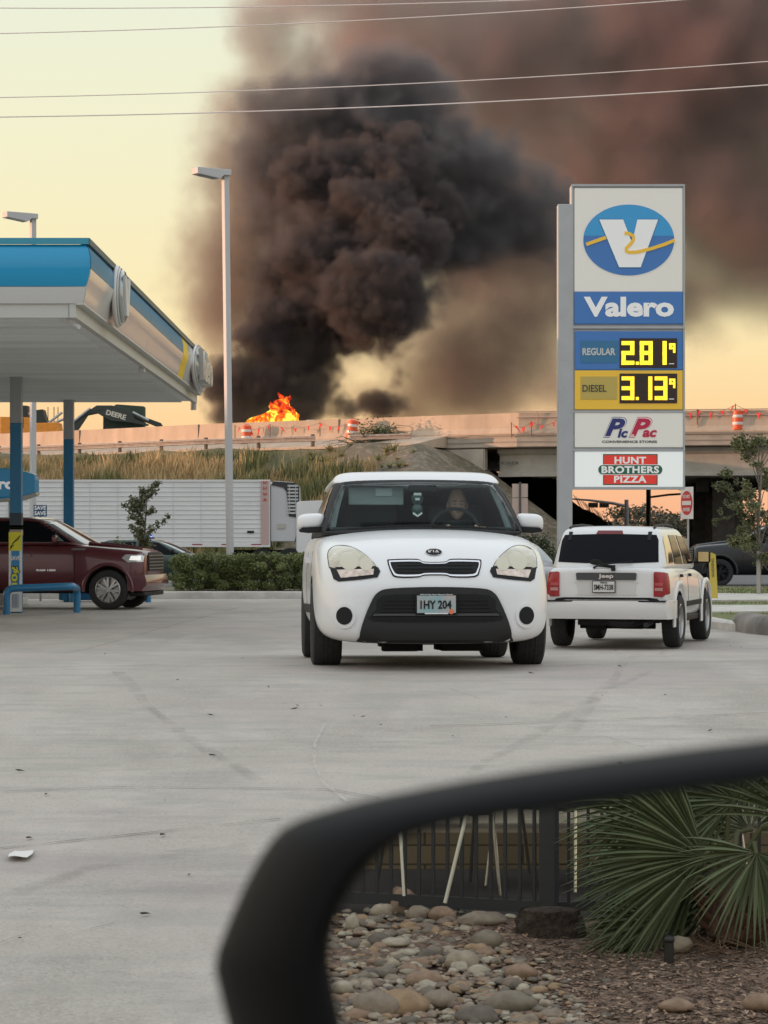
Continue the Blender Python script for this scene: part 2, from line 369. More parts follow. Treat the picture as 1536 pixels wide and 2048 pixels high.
# joints, scratches and tyre marks lie a few millimetres above the concrete
def strip(pts, w, z=.009):
    mb = MB(); c = []
    for a, b in zip(pts, pts[1:]):
        k = max(1, int((b - a).length / .4)); c += [a.lerp(b, t / k) for t in range(k)]
    c.append(pts[-1]); vs = []
    for i, p in enumerate(c):
        t = c[min(i + 1, len(c) - 1)] - c[max(i - 1, 0)]; t.z = 0; t.normalize(); r = Vector((t.y, -t.x, 0)) * w * (.75 + .4 * noise.noise(p * .7))
        for q in (p - r, p + r): vs.append((q.x, q.y, zg(q.y) + z + .004))
    mb.add(vs, [(2 * i, 2 * i + 1, 2 * i + 3, 2 * i + 2) for i in range(len(c) - 1)]); return mb
def mark_mat(name, col, lo, hi, sc=6, a=1.0):
    m = mat(name, col, .85); t = m.node_tree; g = t.nodes.new('ShaderNodeNewGeometry'); n = t.nodes.new('ShaderNodeTexNoise'); n.inputs['Scale'].default_value = sc; n.inputs['Detail'].default_value = 5
    r = t.nodes.new('ShaderNodeMapRange'); r.inputs[1].default_value = lo; r.inputs[2].default_value = hi; r.inputs[4].default_value = a
    t.links.new(g.outputs['Position'], n.inputs['Vector']); t.links.new(n.outputs[0], r.inputs[0]); t.links.new(r.outputs[0], t.nodes['Principled BSDF'].inputs['Alpha']); return m
MK_d = mark_mat('tyre_mark', (.15, .14, .135), .42, .85, 5, .3); MK_l = mark_mat('scratch', (.62, .59, .56), .3, .7, 9, .45); MK_j = mark_mat('joint_filler', (.15, .135, .12), .3, .6, 5, .6)
def marks(name, lst, m, w, z):
    for pts in lst:
        o = strip([G(*p) for p in pts], w, z).build(name, m, smooth=None, fix=False); o['kind'] = 'structure'
marks('joint_line', [[(0, 1586), (250, 1577), (480, 1578), (660, 1582), (760, 1600)], [(0, 1700), (300, 1668), (560, 1640)], [(860, 1455), (1200, 1442), (1536, 1428)], [(0, 1338), (300, 1332), (600, 1334)],
                     [(640, 1336), (1100, 1334), (1536, 1322)], [(130, 1306), (330, 1256), (480, 1215)], [(0, 1262), (330, 1258), (600, 1256)]], MK_j, .011, .004)
marks('tyre_mark', [[(235, 1345), (290, 1410), (380, 1480), (510, 1562)], [(1300, 1345), (1180, 1400), (980, 1520), (900, 1600)], [(0, 1800), (180, 1740), (480, 1690)], [(1330, 1300), (1230, 1360), (1140, 1470)]], MK_d, .055, .006)
marks('scratch_mark', [[(650, 1450), (630, 1490), (628, 1530), (645, 1570), (695, 1607)]], MK_l, .012, .008)
marks('crack_line', [[(0, 1890), (60, 1870), (110, 1880), (230, 1850)], [(900, 1380), (960, 1400), (1050, 1398)], [(1130, 1490), (1210, 1476), (1290, 1498)], [(300, 1440), (420, 1432)]], MK_j, .004, .005)
# leaves and scraps on the lot
lm = mat('dead_leaf', (.05, .035, .02), .8, var=.4, vscale=40); rnd = random.Random(3)
leafmb = MB(); leafmb.add([(-.03, 0, .004), (-.01, .014, .012), (.03, .003, .018), (.012, -.015, .006), (0, 0, .016)], [(0, 4, 1), (1, 4, 2), (2, 4, 3), (3, 4, 0)])
leaf0 = None
for (x, y) in [(537, 1376), (595, 1414), (642, 1413), (588, 1421), (708, 1434), (726, 1436), (905, 1475), (762, 1452), (425, 1514), (422, 1433), (290, 1833), (92, 1593), (330, 1605), (378, 1755), (58, 1680), (325, 1675), (1240, 1335), (1062, 1349),
               (1205, 1393), (1330, 1392), (1460, 1293), (1482, 1296), (1232, 1302), (485, 1318), (40, 1545), (1240, 1530), (1420, 1465), (1012, 1437), (210, 1310), (355, 1362), (40, 1880)]:
    p = G(x, y); 
    if leaf0 is None: o = leaf0 = leafmb.build('fallen_leaf', lm, smooth=None)
    else: o = leaf0.copy(); COL.objects.link(o)
    o.location = p + Vector((0, 0, .004)); o.rotation_euler = (0, 0, rnd.random() * 6); s = rnd.uniform(.35, 1.0) * (2.2 if (x, y) == (290, 1833) else .8); o.scale = (s * 1.2, s * .6, s)
    tag(o, 'small dark dead leaf lying on the pale concrete lot', 'leaf', 'dead leaves scattered on the concrete')
p = G(42, 1715); mb = MB(); mb.grid(lambda u, v: (p.x + (u - .5) * .10 * (1 - .4 * abs(v - .5)), p.y + (v - .5) * .2, p.z + .014 + .003 * sin(u * 5) * cos(v * 4)), 6, 6)
tag(mb.build('paper_scrap', mat('paper', (.7, .68, .64), .8), loc=p), 'flattened white paper scrap lying on the concrete at the left edge', 'litter')

# ------------------------------------------------------------------ embankment, highway, bridge
UH = Vector((.827, -.562, 0)).normalized(); NH = Vector((-.562, -.827, 0)).normalized()
def edge(px):      # the highway edge line, as (X, Y) for a photo column
    tab = [(-400, 172), (0, 159), (460, 144), (905, 134.6), (1040, 132), (1536, 129), (2400, 122)]
    D = None
    for (a, p), (b, q) in zip(tab, tab[1:]):
        if px <= b: D = p + (q - p) * (px - a) / (b - a); break
    return Vector(((px - CX) / F * D, D, 0))
def eo(px, off):   # a point OFF metres in front of the highway edge that still shows at column px
    c = edge(px) + NH * off; c.x = (px - CX) / F * c.y; return c
HZ = 6.95
EP = [edge(x) for x in (-1500, -400, 0, 230, 460, 700, 905)]; BP = [edge(x) for x in (905, 1040, 1290, 1536, 2400)]
SE = edge(905)
def emb(s, t):   # s metres along from the bridge end, t metres towards the camera from the edge
    k = max(0, min(1, (s + 8) / 5)); top = 6.35 - .85 * k * k * (3 - 2 * k) * max(0, min(1, (t - 3.4) / 2.2))
    return min(top, 6.35 - (t - 3.5) * .46, 6.35 - (s - .2) / 1.6)
KH = Vector((.0, -1.0, 0))
def emb_pt(s, t): return SE + UH * s + (NH if t > 0 else KH) * t
def emb_sheet(name, s0, s1, t0, t1, m, ds=.8, dt=.7, z0=0.0, rough=.18):
    ns = int((s1 - s0) / ds); n2 = int((t1 - t0) / dt); mb = MB()
    def fn(u, v):
        s = s0 + (s1 - s0) * u; t = t0 + (t1 - t0) * v; p = emb_pt(s, t); h = emb(s, t)
        return (p.x, p.y, max(-.1, h + rough * noise.noise(Vector((p.x * .4, p.y * .4, 1))) * 2 + z0))
    mb.grid(fn, ns, n2); o = mb.build(name, m, smooth=180); o['kind'] = 'structure'; return o
M['dry_grass'] = ground_mat('dry_grass_ground', [(1, 0, 1, (.13, .10, .045), 1, None), (.5, .4, .6, (.08, .085, .03), .9, None), (3, .5, .7, (.2, .15, .07), .7, None)], bump=1, bscale=8)
M['slope'] = ground_mat('slope_rubble', [(1, 0, 1, (.18, .14, .10), 1, None), (.5, .42, .58, (.11, .095, .05), .9, None), (2.5, .5, .62, (.27, .22, .165), .8, None), (9, .55, .65, (.07, .06, .05), .7, None)], bump=1, bscale=6)
emb_sheet('embankment', -190, -4, -.5, 19, M['dry_grass'], ds=2)
emb_sheet('bridge_slope', -4, 10.4, -70, 19, M['slope'], rough=.16)
# grass blades: one mass of dry grass on the slope
gr = random.Random(11); mb = MB(); gmats = [mat('straw', (.56, .42, .22), .8), mat('dry_stalk', (.42, .30, .14), .8), mat('olive_blade', (.27, .25, .10), .8), mat('weed_green', (.12, .13, .05), .8)]
for i in range(52000):
    s = -gr.random() ** 1.15 * 46 - 0.5 if i % 9 else -gr.random() * 60; t = 4.3 + 14.5 * gr.random(); p = emb_pt(s, t)
    z = emb(s, t); 
    if z < 0 or (s > -8.5 and t < 8 - (s + 8.5) * .2 and gr.random() < .97): continue
    nn = noise.noise(Vector((p.x * .22, p.y * .22, 3))); n2 = noise.noise(Vector((p.x * .8, p.y * .8, 9)))
    green = (t < 5.5 and nn > -.15) or nn > .22 or (s > -9 and n2 > -.1)
    mb.cm = (3 if gr.random() < .5 else 2) if green else (0 if gr.random() < .45 + n2 else 1)
    h = (.35 + .55 * gr.random()) * (1.25 + .9 * n2) * (.5 if t < 6 else 1.05); w = .02 + .03 * gr.random(); a = gr.random() * 3.1; dx, dy = cos(a) * w, sin(a) * w; lx, ly = gr.gauss(0, .16) * h + .05, gr.gauss(0, .16) * h
    mb.add([(p.x - dx, p.y - dy, z), (p.x + dx, p.y + dy, z), (p.x + lx * .4 + dx * .7, p.y + ly * .4 + dy * .7, z + h * .6), (p.x + lx, p.y + ly, z + h), (p.x + lx * .4 - dx * .7, p.y + ly * .4 - dy * .7, z + h * .6)], [(0, 1, 2, 3, 4)])
o = mb.build('dry_grass', gmats, smooth=None, fix=False); o['kind'] = 'stuff'; o['label'] = 'tall dry straw coloured grass with green weeds on the highway embankment'
# highway deck slab behind the barrier, over the embankment
mb = MB(); q = EP + BP[1:]; mb.add([v for a in q for v in (a + Vector((0, 0, HZ - .02)), a - NH * 60 + Vector((0, 0, HZ - .02)))], [(2 * i, 2 * i + 2, 2 * i + 3, 2 * i + 1) for i in range(len(q) - 1)])
o = mb.build('highway', M['asphalt'], smooth=None); o['kind'] = 'structure'
JP = [(-.05, 0), (.36, 0), (.36, .08), (.22, .33), (.15, 1.12), (-.05, 1.12)]   # jersey profile, face to the right of travel
def rail_path(pts, z): return [p + Vector((0, 0, z)) for p in pts]
def barrier(pts, z, name, label, joint=8.0, prof=JP):
    root = empty(name, rail_path(pts, z)[len(pts) // 2], label, 'barrier'); o = root.location
    mb = MB(); mb.sweep([p - o for p in rail_path(pts, z)], prof); mb.build('barrier_wall', M['barrier'], root, smooth=None)
    jm = mat('joint_dark', (.12, .09, .07), .9)
    for a, b in zip(pts, pts[1:]):
        k = int((b - a).length / joint); d = (b - a).normalized(); r = Vector((d.y, -d.x, 0))
        for i in range(1, k + 1):
            p = a + d * (i * joint) + Vector((0, 0, z)) - o; g = MB(); g.box(p + r * .15 + Vector((0, 0, .72)), (.03, .16, .8), rz=math.atan2(d.y, d.x)); g.build('barrier_joint', jm, root, smooth=None)
    return root
barrier(EP, HZ, 'highway_barrier', 'pinkish concrete traffic barrier along the top of the grass embankment')
barrier(BP, HZ, 'bridge_parapet', 'beige concrete parapet along the edge of the overpass', 12)
# lower strip of shoulder in front of the barrier
mb = MB(); mb.sweep(rail_path(EP, 6.3), [(-.4, 0), (3.4, 0), (3.4, .12), (.36, .66), (-.4, .66)]); o = mb.build('shoulder_kerb', M['barrier'], smooth=None); o['kind'] = 'structure'
# overpass
ov = empty('overpass', SE + Vector((3, 0, 0)), 'concrete highway overpass with a deep shadowed underside on dark columns', 'bridge'); oo = ov.location
DK = [edge(x) for x in (905, 1040, 1290, 1536, 2400)]
mb = MB(); mb.sweep([p - oo for p in rail_path(DK, 0)], [(-60, 6.2), (.42, 6.24), (.50, 6.28), (.50, 6.93), (-60, 6.93)]); mb.build('deck_slab', M['bridge'], ov, smooth=None)
mb = MB(); mb.sweep([p - oo for p in rail_path(DK, 0)], [(.50, 6.50), (.53, 6.50), (.53, 6.56), (.50, 6.56)]); mb.sweep([p - oo for p in rail_path(DK, 0)], [(.50, 6.84), (.58, 6.84), (.58, 6.93), (.50, 6.93)])
mb.build('deck_moulding', mat('bridge_line', (.3, .25, .2), .9), ov, smooth=None)
gird = mat('girder_paint', (.46, .42, .35), .7, var=.12, vscale=1.5); GP = [edge(x) for x in (985, 1040, 1290, 1536, 2400)]
for k in range(14):
    off = -.75 - k * 3.2; mb = MB()
    mb.sweep([p - oo for p in rail_path(GP, 0)], [(off - .22, 4.72), (off + .22, 4.72), (off + .22, 4.92), (off + .06, 5.05), (off + .06, 5.85), (off + .28, 6.0), (off + .28, 6.2), (off - .28, 6.2), (off - .28, 6.0), (off - .06, 5.85), (off - .06, 5.05), (off - .22, 4.92)])
    mb.build('girder', gird, ov, smooth=None)
# abutment at the end of the embankment
mb = MB(); a0, a1 = edge(903), edge(978); d = (a1 - a0)
def ab(u, t, z): p = a0 + d * u + (NH if t > 0 else KH) * t; return Vector((p.x, p.y, z)) - oo
for (u0, u1, t0, t1, z0, z1) in ((0, 1, -46, .42, 3.2, 6.19), (-.9, 0.0, -.35, .40, 3.0, 6.94), (.0, .97, .05, .47, 4.4, 6.2)):
    vs = [ab(u, t, z) for u in (u0, u1) for t in (t0, t1) for z in (z0, z1)]; mb.add(vs, [(0, 1, 3, 2), (4, 6, 7, 5), (0, 4, 5, 1), (2, 3, 7, 6), (0, 2, 6, 4), (1, 5, 7, 3)])
mb.build('abutment', M['bridge'], ov, smooth=None)
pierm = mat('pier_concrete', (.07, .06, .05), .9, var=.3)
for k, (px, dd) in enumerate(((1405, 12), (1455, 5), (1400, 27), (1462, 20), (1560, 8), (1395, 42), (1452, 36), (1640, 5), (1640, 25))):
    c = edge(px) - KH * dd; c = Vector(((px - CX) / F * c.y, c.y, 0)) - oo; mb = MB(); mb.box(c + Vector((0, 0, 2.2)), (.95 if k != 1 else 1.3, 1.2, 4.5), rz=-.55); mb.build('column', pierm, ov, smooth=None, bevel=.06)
for px in (1405, 1458, 1600):
    c0 = P(px, 0, 135) - oo; c0.z = 0; c1 = P(px, 0, 190) - oo; c1.z = 0; mb = MB(); mb.cyl(c0 + Vector((0, 0, 4.3)), c1 + Vector((0, 0, 4.3)), .5, n=4); mb.build('pier_cap', pierm, ov, smooth=None)
text('2 1006 SOUTHERN PACIFIC WEST'[:2] + ' BRG 0006-07 1962', 'bridge_number', mat('number_paint', (.05, .05, .05), .7), ov, Matrix.Translation(edge(1006) + NH * -.42 + Vector((.1, 0, 5.45)) - oo) @ Matrix.Rotation(-.18, 4, 'Z') @ Matrix.Rotation(R(90), 4, 'X') @ Matrix.Translation((0, 0, .04)), 1.15, .16, .01)
# guardrail
gp = [p + NH * 3.3 for p in EP[:-1]] + [edge(880) + NH * 3.0]
def along(pts, step, s0=0.0):
    out = []; acc = s0
    for a, b in zip(pts, pts[1:]):
        L = (b - a).length; d = (b - a) / L
        while acc < L: out.append((a + d * acc, d)); acc += step
        acc -= L
    return out
def guardrail(pts, label):
    root = empty('guardrail', pts[0] + Vector((0, 0, 6.2)), label, 'guardrail', 'guardrails on the embankment'); o = root.location
    mb = MB(); mb.sweep([p + Vector((0, 0, 6.72)) - o for p in pts], [(.0, 0), (.05, .03), (.05, .09), (0, .13), (0, .17), (.05, .21), (.05, .27), (0, .30), (-.02, .3), (.02, .25), (.02, .22), (-.02, .17), (-.02, .13), (.02, .08), (.02, .04), (-.02, 0)])
    mb.build('rail', mat('rail_steel', (.22, .20, .18), .6, .2, var=.25), root, smooth=None)
    for p, d in along(pts, 3.8, 1.0):
        if p.x < -30: continue
        mb = MB(); q = p - Vector((d.y, -d.x, 0)) * .12 + Vector((0, 0, 6.66)) - o; mb.cyl(q - Vector((0, 0, .8)), q + Vector((0, 0, .46)), .11, n=10); mb.build('post', M['wood'], root)
guardrail([gp[1], gp[2], gp[3], gp[4], edge(700) + NH * 3.3], 'long steel guardrail on dark posts in front of the embankment barrier')
guardrail([edge(768) + NH * 3.2, edge(830) + NH * 3.1, edge(884) + NH * 3.0], 'short steel guardrail between the tumbleweed bush and the overpass end')
mb = MB(); c = eo(716, 3.6); mb.lathe([(.0, 0), (.62, 0), (.6, .5), (.55, 1.0), (.48, 1.02), (0, 1.0)], c + Vector((0, 0, 6.1)), (0, 0, 1), 14)
tag(mb.build('concrete_stub', M['barrier'], smooth=40, loc=c + Vector((0, 0, 6.1))), 'stubby round concrete drum at the end of the long guardrail', 'bollard')
# tumbleweed bush
rb = random.Random(5); c = eo(748, 2.9) + Vector((0, 0, 6.35)); root = empty('scrubby_bush', c, 'wispy green leafless looking bush leaning over the guardrail gap', 'bush'); root.scale = (1.25, 1.25, 1.2)
mb = MB()
for k in range(150):
    a = rb.gauss(-.15, .8); l = rb.uniform(.7, 2.0) * (1.15 if a > 0 else .9); d = Vector((sin(a), rb.gauss(0, .4), cos(a) * .72)); p0 = Vector((rb.gauss(0, .25), rb.gauss(0, .2), 0)); bend = Vector((rb.gauss(.12, .3), rb.gauss(0, .2), -.25)) * l
    mb.tube([p0, p0 + d * l * .5 + bend * .1, p0 + d * l * .85 + bend * .4, p0 + d * l + bend * .9], [.03, .024, .018, .008], 4)
mb.build('branches', mat('bush_stem', (.10, .11, .05), .8, var=.3), root, smooth=None)
mb = MB(); leaves(mb, [((.1, 0, .75), (1.15, .7, .7)), ((.6, 0, .55), (.9, .5, .45)), ((-.4, 0, .5), (.7, .5, .5))], 900, .13, rb, shell_=.1); mb.build('leaves', leaf_mat('bush_leaf', (.08, .10, .035), (.16, .17, .07)), root, smooth=None)
# debris tufts and stones on the slope top
for k in range(42):
    px = 935 - k * 5.2 + rb.uniform(-8, 8); c = edge(px) + NH * rb.uniform(4.2, 10); s = (c - SE).dot(UH); t = (c - SE).dot(NH); c.z = emb(s, t) + .1; mb = MB(); r = rb.uniform(.18, .5)
    for _ in range(50):
        d = Vector((rb.gauss(0, 1), rb.gauss(0, 1), abs(rb.gauss(0, .7)))).normalized() * r * rb.uniform(.7, 1.6); w = Vector((.03, 0, 0)); mb.add([-w, w, d], [(0, 1, 2)])
    o = mb.build('weed_tuft', gmats[2 if k % 3 else 1], smooth=None, fix=False); o.location = c; tag(o, 'low weed tuft rooted in the bare rubble beside the bridge end', 'weed', 'weed tufts on the rubble slope')
# traffic drums
orange = mat('drum_orange', (.75, .10, .03), .45); white = mat('reflective_white', (.75, .72, .68), .4)
def drum(px, off, zb, label, tilt=0.0):
    c = eo(px, off) + Vector((0, 0, zb)); root = empty('traffic_drum', c, label, 'traffic drum', 'orange traffic drums on the highway edge'); root.rotation_euler = (0, tilt, 0)
    mb = MB(); mb.lathe([(0, 0), (.36, 0), (.36, .06), (.29, .09), (.28, .95), (.22, 1.0), (0, 1.0)], (0, 0, 0), (0, 0, 1), 20); mb.build('drum_body', orange, root, smooth=40)
    for z in (.25, .62):
        mb = MB(); mb.lathe([(.289, z), (.296, z + .01), (.295, z + .13), (.286, z + .14)], (0, 0, 0), (0, 0, 1), 20); mb.build('reflective_band', white, root, smooth=40)
    mb = MB(); mb.tube([(-.1, 0, 1.0), (-.1, 0, 1.07), (.1, 0, 1.07), (.1, 0, 1.0)], .02, 6); mb.build('handle', orange, root)
drum(493, 1.6, 6.85, 'orange and white traffic drum on the shoulder directly right of the tall lamp post')
drum(702, 1.9, 6.95, 'orange traffic drum half hidden by the scrubby bush', .15)
drum(1476, .12, HZ + .12, 'orange and white traffic drum on the bridge edge right of the price sign')
# flag lines
red = mat('pennant_red', (.75, .05, .03), .7)
def flag_line(pts, n, label):
    root = empty('pennant_line', pts[0], label, 'pennants', 'pennant strings along the highway'); o = root.location; c = []
    for a, b in zip(pts, pts[1:]): c += [a.lerp(b, t / 8) - Vector((0, 0, .25 * sin(pi * t / 8))) for t in range(8)]
    c.append(pts[-1]); mb = MB(); mb.tube([p - o for p in c], .012, 4); mb.build('string', mat('string', (.3, .12, .1), .8), root)
    for i in range(n):
        u = (i + .5) / n * (len(c) - 1); k = int(u); p = c[k].lerp(c[min(k + 1, len(c) - 1)], u - k) - o; s = rb.uniform(.12, .28); d = UH * s; dz = -rb.uniform(.25, .42); sk = rb.gauss(0, .12)
        mb = MB(); mb.add([p - d * .5, p + d * .5, p + Vector((sk, 0, dz)), p + NH * .02 + Vector((sk * .5, 0, dz * .5))], [(0, 1, 3), (1, 2, 3), (2, 0, 3)]); mb.build('pennant', red, root, smooth=None)
    for p in pts:
        mb = MB(); mb.cyl(p - o - Vector((0, 0, .75)), p - o + Vector((0, 0, .05)), .025, n=6); mb.build('stake', M['wood'], root)
flag_line([eo(x, 1.5) + Vector((0, 0, 7.85)) for x in (470, 540, 640, 705)], 11, 'string of small red pennants between the two left traffic drums')
flag_line([edge(x) + NH * .62 + Vector((0, 0, z)) for x, z in ((1035, 7.5), (1075, 7.55), (1130, 7.7))], 5, 'string of red pennants hanging on the parapet left of the price sign')
flag_line([edge(x) + NH * .3 + Vector((0, 0, z)) for x, z in ((1340, 8.2), (1400, 8.1), (1476, 8.35), (1560, 8.0))], 10, 'string of red pennants on the bridge right of the price sign')
# debris fence on the bridge at right: thin rail on posts
root = empty('bridge_rail', edge(1460) + Vector((0, 0, HZ)), 'thin pinkish rail on posts along the overpass parapet at the right', 'railing'); o = root.location; rp = mat('rail_pink', (.5, .33, .26), .7)
rp_pts = [edge(x) + NH * .28 + Vector((0, 0, 8.12)) - o for x in (1040, 1290, 1536, 1900)]
for dz in (.0, -.3): mb = MB(); mb.tube([p + Vector((0, 0, dz)) for p in rp_pts], .03, 6); mb.build('rail', rp, root)
for x in range(1080, 1900, 80):
    p = edge(x) + NH * .28 - o; mb = MB(); mb.cyl(Vector((p.x, p.y, HZ - o.z)), Vector((p.x, p.y, 8.14 - o.z)), .03, n=6); mb.build('post', rp, root)

# ------------------------------------------------------------------ far things under the bridge and beyond
def crown_tree(name, c, h, w, label, n, size, c1, c2, seed, group=None, trunk=.18, clumps=None, base=.35, cat='tree'):
    r_ = random.Random(seed); root = empty(name, c, label, cat, group); mb = MB()
    mb.tube([(0, 0, -.2), (.05 * h * r_.uniform(-1, 1) * .3, 0, h * .3), (0, .02 * h, h * .62)], [trunk, trunk * .75, trunk * .4], 8)
    cl = clumps or [((r_.uniform(-.3, .3) * w, r_.uniform(-.3, .3) * w, h * (base + (.97 - base) * r_.random() * .85)), (w * r_.uniform(.16, .3), w * r_.uniform(.16, .3), h * r_.uniform(.10, .18))) for _ in range(11)]
    for cc, rr in cl:
        k = min(.6, cc[2] / h * .6); mb.tube([(0, 0, h * k * .7), (cc[0] * .4, cc[1] * .4, h * k * .7 + (cc[2] - h * k * .7) * .6), cc], [trunk * .4, trunk * .25, trunk * .08], 5)
    mb.build('trunk', mat(name + '_bark', (.10, .075, .05), .9, var=.3, vscale=8), root)
    mb = MB(); leaves(mb, cl, n, size, r_, shell_=.3); mb.build('crown', leaf_mat(name + '_leaf', c1, c2), root, smooth=None); return root
rt = random.Random(21)
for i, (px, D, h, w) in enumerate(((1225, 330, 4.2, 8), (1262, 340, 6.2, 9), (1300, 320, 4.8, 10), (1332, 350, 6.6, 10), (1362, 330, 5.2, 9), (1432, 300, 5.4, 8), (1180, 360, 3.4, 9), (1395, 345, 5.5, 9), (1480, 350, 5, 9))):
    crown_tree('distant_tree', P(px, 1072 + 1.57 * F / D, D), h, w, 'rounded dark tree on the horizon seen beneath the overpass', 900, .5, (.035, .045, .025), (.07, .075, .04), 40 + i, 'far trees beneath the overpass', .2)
# traffic light mast
tl = P(1253, 1080, 205); tl.z = 0; root = empty('traffic_light', tl, 'traffic light mast with two signals seen far under the overpass', 'traffic light'); gal = mat('mast_grey', (.22, .2, .19), .6, .3)
mb = MB(); mb.cyl((0, 0, 0), (0, 0, 4.55), .22, .17, 12); mb.build('pole', gal, root)
mb = MB(); mb.tube([(0, 0, 4.0), (-1.1, 0, 4.25), (-3.0, 0, 4.5), (-4.6, 0, 4.62)], [.13, .12, .09, .06], 8); mb.build('mast_arm', gal, root)
for x in (-1.85, -2.75):
    mb = MB(); mb.box((x, -.2, 4.1), (.78, .3, .42)); sg = mb.build('signal_head', mat('signal_box', (.09, .05, .035), .6), root, smooth=None, bevel=.04)
    for k in range(3): mb = MB(); mb.lathe([(.11, 0), (.11, -.12), (.10, -.12), (.10, 0), (0, .01)], (x - .24 + .24 * k, -.36, 4.1), (0, -1, 0), 10); mb.build('lens', M['dark'], sg)
tl = P(1297, 1080, 190); tl.z = 0; root = empty('mast_pole', tl, 'plain steel mast with an arm reaching right under the overpass', 'pole')
mb = MB(); mb.cyl((0, 0, 0), (0, 0, 5.2), .2, .18, 12); mb.build('pole', gal, root); mb = MB(); mb.tube([(0, 0, 4.5), (1.5, 0, 4.7), (4.5, 0, 4.9)], .08, 8); mb.build('arm', gal, root)
tl = P(1436, 1080, 180); tl.z = 0; mb = MB(); mb.cyl((0, 0, 0), (0, 0, 4.6), .09, .07, 8); mb.tube([(-.3, 0, 4.0), (.3, 0, 4.0)], .04, 6); o = mb.build('utility_pole', gal); o.location = tl; tag(o, 'slim utility pole between the two dark bridge columns', 'pole')
# rubble mound and reinforcement bars under the bridge
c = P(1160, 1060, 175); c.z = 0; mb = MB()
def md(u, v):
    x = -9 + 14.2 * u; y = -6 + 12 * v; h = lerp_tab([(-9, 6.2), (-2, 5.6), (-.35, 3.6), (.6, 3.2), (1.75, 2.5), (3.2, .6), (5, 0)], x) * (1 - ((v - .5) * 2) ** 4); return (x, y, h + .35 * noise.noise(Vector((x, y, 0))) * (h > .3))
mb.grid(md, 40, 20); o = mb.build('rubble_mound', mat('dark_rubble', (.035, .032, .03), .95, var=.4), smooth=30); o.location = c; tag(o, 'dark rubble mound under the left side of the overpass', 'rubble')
root = empty('steel_bars', c + Vector((0, 2, 0)), 'row of pale bent reinforcement bars sticking out above the dark mound', 'steel bars')
for k in range(15):
    x = -.35 + k * .165; z = 4.45 - k * .11; l = 1.1 + .3 * sin(k * 1.3); mb = MB(); mb.tube([(x + .55, -2, z - l), (x + .2, -2, z - l * .5), (x - .1, -2, z)], .022, 5); mb.build('bar', mat('bar_pale', (.45, .38, .32), .7), root)

# ------------------------------------------------------------------ overhead wires
wm = mat('wire_pale', (.85, .72, .66), .4)
for i, (a, b, r, D) in enumerate((((0, 16), (1536, -22), .010, 52), ((0, 67), (1536, -14), .010, 51), ((0, 195), (1536, 123), .011, 56), ((0, 234), (1536, 170), .013, 54))):
    A_, B_ = P(a[0], a[1], D), P(b[0], b[1], D); d = B_ - A_; pts = []
    for k in range(-20, 41): u = k / 20; q = A_ + d * u; pts.append(q - Vector((0, 0, .22 - .22 * (2 * u - 1) ** 2)) * .55)
    mb = MB(); mb.tube(pts, r, 6); o = mb.build('power_line', wm); tag(o, ['thin overhead power line highest in the picture at the top left', 'overhead power line second from the top', 'overhead power line third from the top', 'thicker overhead power line lowest of the four across the smoke'][i], 'power line', 'overhead power lines')

# ------------------------------------------------------------------ fire on the highway
def flame_mat():
    m = bpy.data.materials.new('flame'); m.use_nodes = True; t = m.node_tree; t.nodes.clear(); out = t.nodes.new('ShaderNodeOutputMaterial'); e = t.nodes.new('ShaderNodeEmission')
    tcn = t.nodes.new('ShaderNodeTexCoord'); sp = t.nodes.new('ShaderNodeSeparateXYZ'); n = t.nodes.new('ShaderNodeTexNoise'); n.inputs['Scale'].default_value = 1.1; n.inputs['Detail'].default_value = 6; n.inputs['Distortion'].default_value = 2.2
    ma = t.nodes.new('ShaderNodeMath'); ma.operation = 'MULTIPLY_ADD'; ma.inputs[1].default_value = -.20; mb_ = t.nodes.new('ShaderNodeMath'); mb_.operation = 'MULTIPLY_ADD'; mb_.inputs[1].default_value = 2.7; 
    r = t.nodes.new('ShaderNodeValToRGB'); cr = r.color_ramp; cr.elements[0].position = .18; cr.elements[0].color = (.25, .02, .01, 1); cr.elements[1].position = .9; cr.elements[1].color = (1.0, .85, .10, 1)
    for p_, c_ in ((.36, (.8, .05, .015, 1)), (.58, (1.0, .16, .02, 1)), (.78, (1.0, .40, .02, 1))): el = cr.elements.new(p_); el.color = c_
    L = t.links; L.new(tcn.outputs['Object'], sp.inputs[0]); L.new(tcn.outputs['Object'], n.inputs['Vector']); L.new(sp.outputs[2], ma.inputs[0]); ma.inputs[2].default_value = -.5
    L.new(n.outputs[0], mb_.inputs[0]); L.new(ma.outputs[0], mb_.inputs[2]); mb_.use_clamp = True; L.new(mb_.outputs[0], r.inputs[0]); L.new(r.outputs[0], e.inputs[0]); e.inputs[1].default_value = 1.2; L.new(e.outputs[0], out.inputs[0]); return m
fc = P(552, 848, 188); mb = MB(); rf = random.Random(8)
def flame(x, y, z, w, h, sk, ph):
    def fn(u, v):
        a = u * 2 * pi; rr = w * (sin(pi * min(1, v * .82 + .18)) ** .8) * (1 + .75 * noise.noise(Vector((cos(a) * 1.3 + ph, sin(a) * 1.3, v * 2.4))) + .25 * noise.noise(Vector((cos(a) * 4 + ph, sin(a) * 4, v * 6))))
        return (x + cos(a) * rr + sk * v * v * h + .25 * w * sin(v * 5 + ph), y + sin(a) * rr * .7, z + v * h * (1 + .25 * noise.noise(Vector((cos(a) * 2, sin(a) * 2, ph)))))
    mb.grid(fn, 26, 22)
